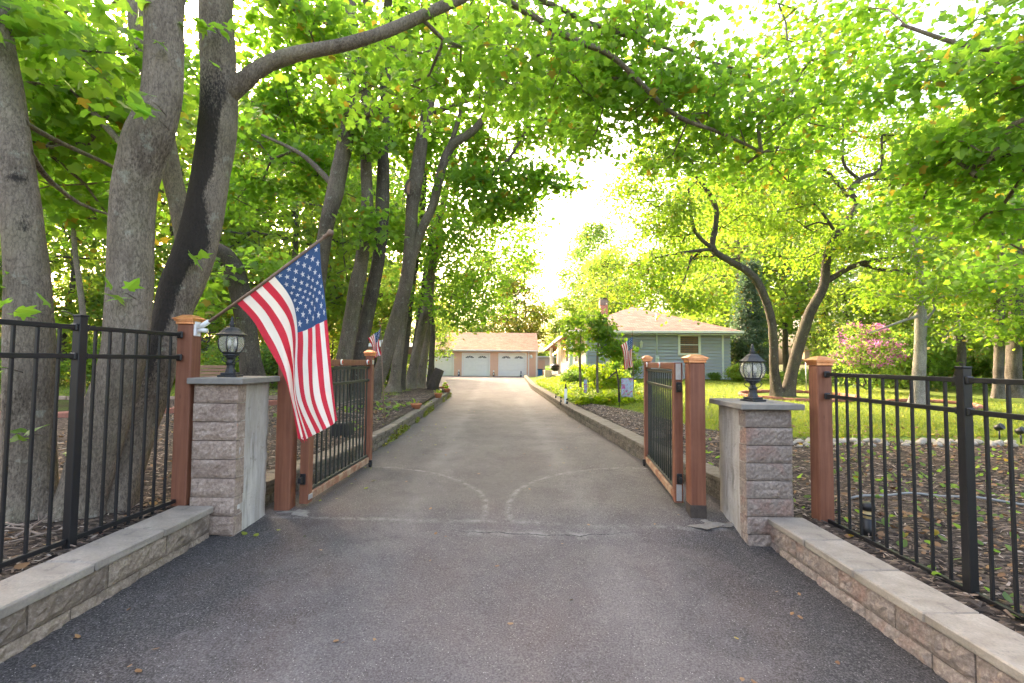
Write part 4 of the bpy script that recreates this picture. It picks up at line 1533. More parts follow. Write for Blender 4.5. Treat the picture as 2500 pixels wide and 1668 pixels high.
def string_lights():
    r = empty('string_lights', (3.0, 27, 2.7), 'lit warm bulbs strung under the porch eave of the blue house', 'string lights')
    base = np.array((3.0, 27, 2.7))
    pts = [at(x, y, Y) for x, y, Y in ((1392, 838, 27), (1378, 848, 30), (1367.5, 852, 32), (1361, 855, 35), (1355, 860, 38), (1350, 864, 41))]
    MB().tube([p - base for p in pts], 0.008, 5).build('cable', 'black_metal', r)
    for i, p in enumerate(pts[1:]):
        b = MB().lathe([(0.01, 0.03), (0.055, -0.02), (0.07, -0.07), (0.05, -0.12), (0.005, -0.14)], 10)
        b.build('bulb', 'lit_bulb', r, p - base)


string_lights()


def shed():
    p = at(1332, 917, 49.0)
    r = empty('shed', (p[0], 49.0, 0.0), 'small pinkish shed with a flat pale roof right of the garage', 'shed')
    boxpart('wall', (0, 1.0, 0.95), (1.9, 2.0, 1.9), 'cream_wall', r)
    boxpart('roof', (0, 0.95, 1.96), (2.2, 2.4, 0.12), 'white_paint', r, 0.02)
    d = boxpart('door', (-0.45, -0.02, 0.8), (0.75, 0.05, 1.6), 'salmon_wall', r)
    boxpart('handle', (-0.18, -0.07, 0.85), (0.04, 0.06, 0.12), 'galvanised', d)
    r2 = empty('recycling_bin', at(1318.5, 916, 42.5) * np.array((1, 1, 0)), 'blue plastic bin standing by the garage corner', 'bin')
    m = MB().box((0, 0, 0.36), (0.44, 0.42, 0.66), ch=0.03)
    m.v = [(x * (0.86 + 0.2 * z), y * (0.86 + 0.2 * z), z) for x, y, z in m.v]
    m.build('body', 'blue_plastic', r2)
    MB().box((0, -0.01, 0.72), (0.5, 0.5, 0.07), ch=0.02).build('lid', 'navy', r2)
    for s in (-1, 1):
        w = MB().lathe([(0.02, -0.03), (0.08, -0.03), (0.08, 0.03), (0.02, 0.03)], 12)
        w.v = [(s * 0.2 + z, 0.2 + x, 0.08 + y) for x, y, z in w.v]
        w.build('wheel', 'rubber', r2)
    g = at(1355, 915, 30.0)
    zz = zr(g[0], 30.0)
    r3 = empty('barbecue', (g[0], 30.0, zz), 'black kettle barbecue on legs by the porch column', 'barbecue')
    h0 = 0.62
    MB().lathe([(0.02, h0 - 0.26), (0.2, h0 - 0.22), (0.3, h0 - 0.08), (0.31, h0)], 16).build('bowl', 'black_metal', r3)
    MB().lathe([(0.315, h0 + 0.005), (0.3, h0 + 0.1), (0.2, h0 + 0.2), (0.03, h0 + 0.24)], 16).build('lid', 'black_metal', r3)
    for k in range(3):
        w = k * 2.09 + 0.5
        MB().tube([(0.2 * math.cos(w), 0.2 * math.sin(w), h0 - 0.2), (0.33 * math.cos(w), 0.33 * math.sin(w), 0)], 0.013, 6).build('leg', 'galvanised', r3)
    boxpart('handle', (0, -0.05, h0 + 0.27), (0.18, 0.03, 0.03), 'pole_wood', r3)
    boxpart('side_shelf', (-0.5, 0, h0 - 0.02), (0.36, 0.4, 0.03), 'galvanised', r3)
    b = at(1338, 912, 31.0)
    r4 = empty('planter_box', (b[0], 31.0, zr(b[0], 31.0)), 'weathered planter box with grasses beside the barbecue', 'planter')
    boxpart('box', (0, 0, 0.25), (0.5, 0.45, 0.5), 'bare_white_wood', r4, 0.02)
    boxpart('soil', (0, 0, 0.46), (0.44, 0.39, 0.1), 'soil', r4)
    m = MB()
    for k in range(40):
        x, y = random.uniform(-.2, .2), random.uniform(-.17, .17)
        m.add([(x, y, .5), (x + .02, y, .5), (x + random.uniform(-.15, .15), y + random.uniform(-.1, .1), random.uniform(.7, .95))], [(0, 1, 2)])
    m.build('plant', 'leaf_bush', r4)


shed()


# ------------------------------------------------------------------ small things
def statue(px, hgt, label, kind):
    p = at(px, 919, 43.2)
    r = empty('garden_statue', (p[0], 43.2, 0.0), label, 'statue', 'figures along the garage front')
    s = hgt
    MB().lathe([(0.16 * s, 0), (0.17 * s, 0.06 * s), (0.13 * s, 0.1 * s)], 12).build('base', 'navy', r)
    MB().lathe([(0.12 * s, 0.1 * s), (0.17 * s, 0.25 * s), (0.16 * s, 0.5 * s), (0.1 * s, 0.66 * s), (0.05 * s, 0.7 * s)], 12).build('body', 'navy' if kind != 1 else 'brown_blind', r)
    MB().lathe([(0.05 * s, 0.68 * s), (0.12 * s, 0.76 * s), (0.12 * s, 0.86 * s), (0.06 * s, 0.96 * s), (0.01 * s, s)], 12).build('head', 'white_plastic' if kind != 2 else 'navy', r)
    MB().box((0, -0.15 * s, 0.4 * s), (0.16 * s, 0.05 * s, 0.3 * s), ch=0.02 * s).build('chest', 'white_plastic', r)


statue(1120, 0.62, 'small dark figure with white head by the pillar between left and middle garage doors', 0)
statue(1205, 0.60, 'small brownish figure with white head between middle and right garage doors', 1)
statue(1272, 0.55, 'small navy figure in front of the right garage door', 2)


def pot(px, py, Y, w, hgt, label, plant):
    p = at(px, py, Y)
    x = p[0]
    z = 0.247 if x > xl(Y) - 0.25 else zl(x, Y) + 0.03
    r = empty('flower_pot', (x, Y, z), label, 'flower pot', 'terracotta pots along the mossy kerb')
    MB().lathe([(w * 0.33, 0), (w * 0.44, hgt * 0.7), (w * 0.45, hgt * 0.72), (w * 0.5, hgt * 0.74), (w * 0.51, hgt), (w * 0.46, hgt), (w * 0.42, hgt * 0.8), (w * 0.02, hgt * 0.78)], 18).build('bowl', 'terracotta', r)
    MB().lathe([(w * 0.42, hgt * 0.8), (w * 0.3, hgt * 0.88), (0.01, hgt * 0.9)], 14).build('soil', 'soil', r)
    m = MB()
    for k in range(plant):
        a, q = random.random() * 6.28, random.random() * w * 0.36
        x, y = q * math.cos(a), q * math.sin(a)
        l = random.uniform(0.08, 0.2)
        b = random.random() * 6.28
        dx, dy = math.cos(b), math.sin(b)
        e = 0.022
        m.add([(x, y, hgt * 0.85), (x + dx * l * 0.5 - dy * e, y + dy * l * 0.5 + dx * e, hgt * 0.85 + l * 0.7), (x + dx * l, y + dy * l, hgt * 0.85 + l * 0.75), (x + dx * l * 0.5 + dy * e, y + dy * l * 0.5 - dx * e, hgt * 0.85 + l * 0.7)], [(0, 1, 2, 3)])
    if plant:
        m.build('plant', 'leaf_cover', r)


pot(1016, 1000, 11.2, 0.27, 0.13, 'wide empty terracotta bowl, the nearest pot on the kerb', 4)
pot(1070, 970, 14.6, 0.26, 0.15, 'second nearest terracotta pot on the kerb with a small plant', 18)
pot(1091, 955, 17.2, 0.26, 0.14, 'third terracotta pot on the kerb with trailing leaves', 22)
pot(1080, 942, 18.8, 0.30, 0.12, 'low terracotta pot behind the third pot near the old stump', 8)
pot(1088, 934, 20.2, 0.22, 0.15, 'farthest terracotta pot with upright leaves near the kerb end', 20)


def path_light(px, py, Y, h, label, d=0.07, amber=True):
    p = at(px, py, Y)
    r = empty('path_light', (p[0], Y, zg(p[0], Y)), label, 'path light')
    MB().lathe([(d * 0.5, -0.03), (d * 0.5, h * 0.58), (d * 0.42, h * 0.58)], 14).build('body', 'black_metal', r)
    MB().lathe([(d * 0.36, h * 0.56), (d * 0.36, h * 0.82)], 12).build('lens', 'amber_lens', r)
    MB().lathe([(d * 0.40, h * 0.66), (d * 0.47, h * 0.665), (d * 0.47, h * 0.70), (d * 0.4, h * 0.705)], 14).build('ring', 'black_metal', r)
    MB().lathe([(d * 0.42, h * 0.80), (d * 0.52, h * 0.81), (d * 0.52, h * 0.93), (d * 0.46, h), (d * 0.05, h * 1.01)], 14).build('cap', 'black_metal', r)


path_light(2120, 1299, 3.66, 0.275, 'black path light with amber window in the mulch behind the bare fence', 0.098)
path_light(1369.5, 963, 13.4, 0.2, 'short dark path light left of the white marker post', 0.06)
path_light(1384.5, 969, 12.9, 0.19, 'short dark path light touching the right side of the white marker post', 0.06)
path_light(1357, 955, 15.0, 0.19, 'small path light farthest from the white marker post', 0.05)


def odds():
    p = at(1381, 968, 13.1)
    r = empty('marker_post', (p[0], 13.1, zr(p[0], 13.1)), 'white square marker post with black cap in the green ground cover', 'post')
    boxpart('shaft', (0, 0, 0.22), (0.075, 0.075, 0.48), 'white_plastic', r, 0.006)
    MB().box((0, 0, 0.475), (0.085, 0.085, 0.03), ch=0.004).lathe([(0.03, 0.48), (0.02, 0.54), (0.028, 0.56), (0.01, 0.6)], 10).build('cap', 'black_metal', r)
    # garden banner
    p = at(1512, 978, 11.8)
    g = np.array((p[0], 11.8, zr(p[0], 11.8)))
    r = empty('garden_banner', g, 'pale blue and pink printed banner on a black stake in the mulch', 'banner')
    tt = 0.74
    MB().tube([(0, 0, -0.05), (0.0, 0, tt), (0.05, 0, tt + 0.03), (0.37, 0, tt + 0.03)], 0.008, 6).build('stake', 'black_metal', r)
    V, F = [], []
    for j in range(11):
        for i in range(9):
            x = 0.045 + 0.31 * i / 8
            z = tt + 0.02 - 0.48 * j / 10
            V.append((x + 0.01 * math.sin(j * 0.7), 0.025 * math.sin(i * 1.1 + j * 0.5) * (0.3 + j / 10), z))
    for j in range(10):
        for i in range(8):
            F.append((j * 9 + i, j * 9 + i + 1, (j + 1) * 9 + i + 1, (j + 1) * 9 + i))
    b = MB().add(V, F, True).build('cloth', 'garden_print', r)
    so = b.modifiers.new('thick', 'SOLIDIFY')
    so.thickness = 0.004
    # narrow pink pennant on a hook
    p = at(1437, 958, 13.6)
    g = np.array((p[0], 13.6, zr(p[0], 13.6)))
    r = empty('garden_banner', g, 'narrow pinkish pennant on a hooked stake among the shrubs', 'banner')
    MB().tube([(0, 0, -0.05), (0, 0, 0.6), (-0.06, 0, 0.67), (-0.13, 0, 0.63)], 0.008, 6).build('stake', 'black_metal', r)
    V, F = [], []
    for j in range(9):
        for i in range(5):
            V.append((-0.14 + 0.10 * i / 4, 0.02 * math.sin(i * 1.7 + j), 0.62 - 0.42 * j / 8))
    for j in range(8):
        for i in range(4):
            F.append((j * 5 + i, j * 5 + i + 1, (j + 1) * 5 + i + 1, (j + 1) * 5 + i))
    b = MB().add(V, F, True).build('cloth', 'garden_print', r)
    b.modifiers.new('thick', 'SOLIDIFY').thickness = 0.004
    # bench on the left lawn
    p = at(508, 930, 15.0)
    gz = zl(p[0], 15.0)
    r = empty('garden_bench', (p[0], 15.0, gz), 'wooden garden bench with iron ends seen behind the pinkish pillar', 'bench', None, 0.15)
    for k in range(4):
        boxpart('seat_slat', (0, -0.2 + 0.13 * k, 0.43), (1.25, 0.1, 0.03), 'wood_bench', r, 0.006)
    for k in range(4):
        boxpart('back_slat', (0, 0.3 + 0.02 * k, 0.56 + 0.11 * k), (1.25, 0.028, 0.095), 'wood_bench', r, 0.006)
    for s in (-0.56, 0.56):
        m = MB().tube([(s, -0.24, 0), (s, -0.22, 0.3), (s, -0.22, 0.42), (s, 0.24, 0.42), (s, 0.34, 0.96)], 0.022, 7)
        m.tube([(s, 0.3, 0), (s, 0.24, 0.42)], 0.022, 7).tube([(s, -0.22, 0.42), (s, -0.25, 0.62), (s, 0.28, 0.66)], 0.018, 7)
        m.build('iron_end', 'black_metal', r)
    # hose loop in the right bed
    hp = []
    for k in range(26):
        t = k / 25
        x = 3.35 + 2.3 * t
        y = 4.55 + 0.28 * math.sin(t * 3.0) - 0.75 * t ** 2
        hp.append((x, y, zr(x, y) + 0.055 + 0.01 * math.sin(k)))
    m = MB().tube(hp, 0.012, 7)
    o = m.build('garden_hose', 'hose_grey', None)
    tag(o, 'pale grey hose curving across the mulch behind the bare fence', 'hose')
    # spot lights at the lawn
    for (x, y, Y, lab) in ((2440, 1062, 7.6, 'small dark garden spotlight with head tilted down near the white stones'), (2492, 1058, 7.2, 'small dark garden spotlight at the frame edge by the white stones')):
        p = at(x, y, Y)
        r = empty('garden_spotlight', (p[0], Y, zr(p[0], Y)), lab, 'spotlight')
        MB().tube([(0, 0, -0.05), (0, 0, 0.16)], 0.012, 7).build('stake', 'black_metal', r)
        m = MB().lathe([(0.03, -0.06), (0.045, -0.05), (0.055, 0.05), (0.045, 0.052), (0.02, 0.03)], 12)
        m.build('head', 'black_metal', r, (0, 0, 0.2), (1.0, 0.4, 0))
    # bird house and small box on the twin tree
    p = at(1967, 868, 16.6)
    g = np.array((p[0], 16.6, zr(p[0], 16.6)))
    r = empty('bird_feeder', g, 'yellow bird feeder on a thin pole behind the twin-stemmed tree', 'bird feeder')
    h = p[2] - g[2]
    MB().tube([(0, 0, -0.05), (0, 0, h - 0.12)], 0.015, 7).build('pole', 'galvanised', r)
    boxpart('house', (0, 0, h), (0.18, 0.18, 0.28), 'edging_tan', r, 0.01)
    boxpart('roof', (0, 0, h + 0.17), (0.26, 0.26, 0.04), 'wood_bench', r, 0.01)
    # gazebo beyond the trunks
    p = at(985, 905, 23.0)
    gx, gy = p[0] - 0.5, 23.0
    gz = zl(gx, gy)
    r = empty('gazebo', (gx, gy, gz), 'dark garden canopy with pale roof behind the leaning maple trunks', 'gazebo')
    for a in (-1, 1):
        for b in (-1, 1):
            boxpart('post', (a * 1.3, b * 1.2, 1.0), (0.07, 0.07, 2.0), 'black_metal', r)
    m = MB()
    m.add([(-1.45, -1.35, 2.05), (1.45, -1.35, 2.05), (1.45, 1.35, 2.05), (-1.45, 1.35, 2.05), (0, 0, 2.6)], [(0, 1, 4), (1, 2, 4), (2, 3, 4), (3, 0, 4), (3, 2, 1, 0)])
    m.build('roof', 'white_plastic', r)
    for (x, y, dx, dy) in ((0, -1.37, 2.9, 0.03), (0, 1.37, 2.9, 0.03), (-1.47, 0, 0.03, 2.7), (1.47, 0, 0.03, 2.7)):
        boxpart('valance', (x, y, 1.9), (dx, dy, 0.32), 'brown_blind', r)
    # leaning stump by the kerb
    p = at(1056, 950, 17.6)
    g = np.array((p[0], 17.6, zl(p[0], 17.6)))
    m = MB()
    pts = [np.array((0, 0, -0.1)), np.array((0.05, 0, 0.25)), np.array((0.16, 0, 0.55)), np.array((0.26, 0, 0.8))]
    m.tube(pts, [0.26, 0.21, 0.2, 0.19], 14)
    o = m.build('tree_stump', 'dark_stump', None, g)
    tag(o, 'dark leaning tree stump at the far end of the mossy kerb', 'stump')
    # saw-cut logs and a lamp stake in the right bed
    for i, (x, y, l, a) in enumerate(((2.35, 7.4, 0.34, 0.7), (2.55, 7.15, 0.26, 0.3))):
        m = MB().tube([(-l / 2, 0, 0), (0, 0.01, 0.012), (l / 2, 0, 0.0)], [0.05, 0.055, 0.05], 10)
        o = m.build('cut_log', 'chip_pale' if i == 0 else 'dark_stump', None, (x, y, zr(x, y) + 0.075), (0, 0.12, a))
        tag(o, ('pale cut log lying in the mulch behind the open gate' if i == 0 else 'dark cut log lying in the mulch next to the pale one'), 'log')
    # black planter behind left gate
    m = MB().box((0, 0, 0.11), (0.26, 0.22, 0.26), ch=0.015)
    o = m.build('black_box', 'rubber', None, (-2.62, 7.1, zl(-2.6, 7.1) - 0.0))
    tag(o, 'black plastic box in the mulch seen through the gate bars', 'box')


odds()


# ------------------------------------------------------------------ edging stones
def edging(name, pts, label, mat, L, hgt, closed=False, cat='edging', zf=zg, wid=0.1):
    r = empty(name, (pts[0][0], pts[0][1], zf(*pts[0])), label, cat)
    o0 = r.location
    ms = []
    for i in range(3):
        m = MB().box((0, 0, hgt / 2), (L * 0.97, wid, hgt), ch=min(0.02, hgt * 0.3))
        m.v = [(x + random.uniform(-.008, .008), y + random.uniform(-.012, .012), z + random.uniform(-.01, .01)) for x, y, z in m.v]
        me = m.mesh('edging_stone')
        me.materials.append(M[mat])
        ms.append(me)
    for k, (mid, ang, l) in enumerate(polyline_walk(pts + ([pts[0]] if closed else []), L)):
        o = bpy.data.objects.new('edging_stone', ms[k % 3])
        COL.objects.link(o)
        o.parent = r
        o.location = (mid[0] - o0.x, mid[1] - o0.y, zf(*mid) - o0.z + 0.005 + random.uniform(-.008, .008))
        o.rotation_euler = (random.uniform(-.05, .05), random.uniform(-.05, .05), ang + random.uniform(-.06, .06))
    return r


def ring(cx, cy, rad, n=40):
    return [(cx + rad * math.cos(a * 2 * math.pi / n), cy + rad * math.sin(a * 2 * math.pi / n) * 0.9) for a in range(n)]


TW = at(1910, 966, 15.7)
edging('edging_ring', ring(TW[0] + 0.3, 15.4, 1.75), 'ring of reddish edging bricks around the twin-stemmed tree', 'edging_red', 0.3, 0.1, True, zf=zr)
BW = at(2241, 991, 13.2)
edging('edging_ring', ring(BW[0] + 0.2, 13.0, 1.05), 'ring of reddish edging bricks around the pale birch trunk', 'edging_red', 0.28, 0.09, True, zf=zr)
edging('bed_edging', [(-11.5, 8.7), (-9.6, 8.9), (-8.0, 9.4), (-6.6, 10.2), (-5.8, 11.4)], 'curved row of reddish edging stones in the bed behind the maples', 'edging_red', 0.42, 0.14, zf=zl)
edging('bed_edging', [(-16, 12.7), (-12, 12.8), (-9.0, 12.9), (-6.4, 12.95), (-4.6, 13.1)], 'straight row of tan edging where mulch meets the far lawn', 'edging_tan', 0.6, 0.11, zf=zl)


def white_stones():
    r = empty('stone_edging', (3.4, 6.7, zr(3.4, 6.7)), 'row of rough white limestones between mulch and lawn behind the fence', 'stone edging')
    ms = []
    for i in range(5):
        bm = bmesh.new()
        bmesh.ops.create_icosphere(bm, subdivisions=2, radius=1)
        rr = np.random.default_rng(60 + i)
        P = np.array([v.co[:] for v in bm.verts])
        dsp = 0.7 + 0.5 * vnoise(P + i * 3.3, 1.6)
        for v, q in zip(bm.verts, dsp):
            v.co *= q
        me = bpy.data.meshes.new('stone')
        bm.to_mesh(me)
        bm.free()
        me.materials.append(M['limestone'])
        ms.append(me)
    for k in range(120):
        t = k / 119
        x = 3.3 + 6.6 * t + random.uniform(-.05, .05)
        y = 6.75 + 0.35 * math.sin(t * 4) + random.uniform(-0.22, 0.22)
        s = random.uniform(0.03, 0.065)
        o = bpy.data.objects.new('stone', ms[k % 5])
        COL.objects.link(o)
        o.parent = r
        o.location = (x - 3.4, y - 6.7, zr(x, y) + 0.03 + s * 0.4 - r.location.z)
        o.scale = (s * 1.4, s, s * 0.75)
        o.rotation_euler = (random.uniform(-.3, .3), random.uniform(-.3, .3), random.uniform(0, 6.28))


white_stones()

# ------------------------------------------------------------------ vegetation
MAPLE = [np.array([(0, 0), (.30, -.12), (.56, .04), (.46, .2), (.80, .5), (.44, .54), (.26, .78), (0, 1.05)])]
ROUND = [np.array([(0, 0), (.28, .2), (.33, .5), (.18, .82), (0, 1.0)])]
BLADE = [np.array([(0, 0), (.07, .45), (0, 1.0)])]
DIAM = [np.array([(0, 0), (.36, .42), (0, 1.0)])]


def leaf_template(half, droop=0.22):
    r = half[0]
    l = r[::-1].copy()
    l[:, 0] *= -1
    n = len(r)
    P = np.concatenate([r, l[1:-1]])                      # shared midrib verts 0 and n-1
    z = -droop * np.abs(P[:, 0]) - 0.10 * P[:, 1] ** 2
    V = np.column_stack([P, z])
    f1 = np.arange(n)
    f2 = np.concatenate([[n - 1], np.arange(n, len(P)), [0]])
    return V, f1, f2


def leaves_np(pos, nor, axis, size, half):
    """Arrays of leaf geometry: V, faces, all leaves in one go."""
    T, f1, f2 = leaf_template(half)
    side = np.cross(axis, nor)
    side /= np.linalg.norm(side, axis=1)[:, None] + 1e-9
    nor = np.cross(side, axis)
    V = (pos[:, None, :] + size[:, None, None] * (T[None, :, 0:1] * side[:, None, :] + T[None, :, 1:2] * axis[:, None, :] + T[None, :, 2:3] * nor[:, None, :]))
    k = len(T)
    base = (np.arange(len(pos)) * k)[:, None]
    F = np.stack([base + f1, base + f2], 1).reshape(-1, len(f1))
    return V.reshape(-1, 3), F


def unit(a):
    return a / (np.linalg.norm(a, axis=1)[:, None] + 1e-9)


def scatter(centers, n_per, rh, rv, size, g, tilt=0.45, droop=0.35, jit=0.3, flat=0.35):
    """Leaf positions and frames in sprays round the cluster centres."""
    m = len(centers) * n_per
    C = np.repeat(centers, n_per, 0)
    # each spray is a tilted disc
    sn = unit(np.column_stack([g.normal(0, flat, (len(centers), 2)), np.ones(len(centers))]))
    sn = np.repeat(sn, n_per, 0)
    d = g.normal(0, 1, (m, 3))
    d -= sn * (d * sn).sum(1)[:, None]
    off = d * rh * 0.6 + sn * (g.normal(0, 1, (m, 1)) * rv)
    out = unit(off * np.array((1, 1, 0.3)) + g.normal(0, 0.3, (m, 3)))
    axis = unit(out + np.array((0, 0, -droop)) + g.normal(0, 0.35, (m, 3)))
    nor = unit(sn + g.normal(0, tilt, (m, 3)))
    sz = size * (1 + g.uniform(-jit, jit, m))
    return C + off, nor, axis, sz


def crown_mesh(name, parts, g):
    """parts: list of (pos, nor, axis, size, half); all leaves must share the face size."""
    Vs, Fs, R, b = [], [], [], 0
    for pos, nor, axis, size, half in parts:
        V, F = leaves_np(pos, nor, axis, size, half)
        Vs.append(V)
        Fs.append(F + b)
        b += len(V)
        R.append(np.repeat(g.random(len(pos)), 2))
    return np_mesh(name, np.concatenate(Vs), [np.concatenate(Fs)], False, np.concatenate(R))


def spline(pts, n):
    """Catmull-Rom through rows of pts (x,y,z,r); n samples."""
    P = np.asarray(pts, float)
    d = np.concatenate([[0], np.cumsum(np.linalg.norm(np.diff(P[:, :3], axis=0), axis=1))])
    t = np.linspace(0, d[-1], n)
    return catmull(P, np.interp(t, d, np.linspace(0, 1, len(P))))


def trunk_np(pts, k=18, step=0.12, flare=0.0, bump=0.05, seed=0, zbase=None):
    L = np.linalg.norm(np.diff(np.asarray(pts)[:, :3], axis=0), axis=1).sum()
    n = max(4, int(L / step))
    Q = spline(pts, n)
    Pn, R = Q[:, :3], Q[:, 3].copy()
    if flare:
        h = Pn[:, 2] - (zbase if zbase is not None else Pn[0, 2])
        R *= 1 + flare * np.exp(-np.maximum(h, 0) / 0.28)
    T = np.gradient(Pn, axis=0)
    T = unit(T)
    ref = np.array((1.0, 0.15, 0.0))
    A = unit(ref - T * (T @ ref)[:, None])
    B = np.cross(T, A)
    w = np.arange(k) * 2 * math.pi / k
    rr = R[:, None] * np.ones(k)
    if flare:
        lob = 1 + 0.18 * np.exp(-np.maximum(h, 0) / 0.22)[:, None] * np.sin(w * 4 + seed)[None, :]
        rr = rr * lob
    V = Pn[:, None, :] + rr[:, :, None] * (A[:, None, :] * np.cos(w)[None, :, None] + B[:, None, :] * np.sin(w)[None, :, None])
    flatV = V.reshape(-1, 3)
    dirs = (V - Pn[:, None, :]).reshape(-1, 3)
    nz = vnoise(flatV * np.array((1, 1, 0.55)) + seed * 7.7, 5.0) - 0.5
    nz2 = vnoise(flatV * np.array((1, 1, 0.4)) + seed * 3.1, 13.0) - 0.5
    flatV = flatV + dirs * (nz * bump * 2.2 + nz2 * bump)[:, None]
    i = np.arange(n - 1)[:, None] * k
    j = np.arange(k)[None, :]
    F = np.stack([i + j, i + (j + 1) % k, i + k + (j + 1) % k, i + k + j], -1).reshape(-1, 4)
    return flatV, F, Pn, R, dirs


def grow(nodes, targets, g, step=0.4, sag=0.10):
    """Join each target to the nearest node of the skeleton by a bent twig; returns points, parents, first new index."""
    P = [np.array(p) for p in nodes]
    par = [-1] * len(P)
    start = np.array(nodes)
    d0 = np.array([np.linalg.norm(start - t, axis=1).min() for t in targets])
    first = len(P)
    arr = np.array(P)
    ends = []
    for ti in np.argsort(d0):
        t = targets[ti]
        dv = arr - t
        cost = np.linalg.norm(dv, axis=1) + 0.55 * np.maximum(0, dv[:, 2])
        i = int(np.argmin(cost))
        a = arr[i]
        L = np.linalg.norm(t - a)
        m = max(1, int(L / step))
        prev = i
        new = []
        for q in range(1, m + 1):
            f = q / m
            p = a + (t - a) * f + np.array((0, 0, 1)) * sag * L * math.sin(math.pi * f) + g.normal(0, 0.05 * step * (f < 1), 3) * 1.4
            new.append(p)
            par.append(prev)
            prev = len(arr) + len(new) - 1
        arr = np.vstack([arr, new])
        ends.append(prev)
    w = np.zeros(len(arr))
    w[ends] = 1
    for i in range(len(arr) - 1, first - 1, -1):
        if par[i] >= 0:
            w[par[i]] += w[i]
    return arr, np.array(par), w, first


def twigs_np(arr, par, w, first, r0=0.0045, power=0.47, k=5, rmax=0.09):
    idx = np.arange(first, len(arr))
    if len(idx) == 0:
        return np.zeros((0, 3)), np.zeros((0, 4), int)
    a, b = arr[par[idx]], arr[idx]
    rb = np.minimum(r0 * np.maximum(w[idx], 1) ** power, rmax)
    pw = np.where(par[idx] >= first, np.minimum(r0 * np.maximum(w[par[idx]], 1) ** power, rmax), rb * 1.15)
    ra = np.minimum(pw, rb * 1.5)
    T = unit(b - a)
    ref = np.where(np.abs(T[:, 2:3]) > 0.9, np.array([[1.0, 0, 0]]), np.array([[0, 0, 1.0]]))
    A = unit(np.cross(T, ref))
    B = np.cross(T, A)
    wv = np.arange(k) * 2 * math.pi / k
    circ = A[:, None, :] * np.cos(wv)[None, :, None] + B[:, None, :] * np.sin(wv)[None, :, None]
    V = np.concatenate([a[:, None, :] + circ * ra[:, None, None], b[:, None, :] + circ * rb[:, None, None]], 1).reshape(-1, 3)
    base = (np.arange(len(idx)) * 2 * k)[:, None]
    j = np.arange(k)
    F = np.stack([base + j, base + (j + 1) % k, base + k + (j + 1) % k, base + k + j], -1).reshape(-1, 4)
    return V, F


def px_path(spec, wmul=0.93):
    """(x, y, Y, width in pixels) rows -> (x, y, z, radius)."""
    return [tuple(at(x, y, Y)) + (w * Y / FPX / 2 * wmul,) for x, y, Y, w in spec]


def blob_targets(blobs, g):
    out = []
    for b in blobs:
        c = at(b[0], b[1], b[2])
        n = b[6]
        p = g.normal(0, 1, (n, 3))
        p = unit(p) * (g.random((n, 1)) ** 0.42)
        out.append(c + p * np.array((b[3], b[4], b[5])))
    return np.concatenate(out)


LEAF_MESH = None


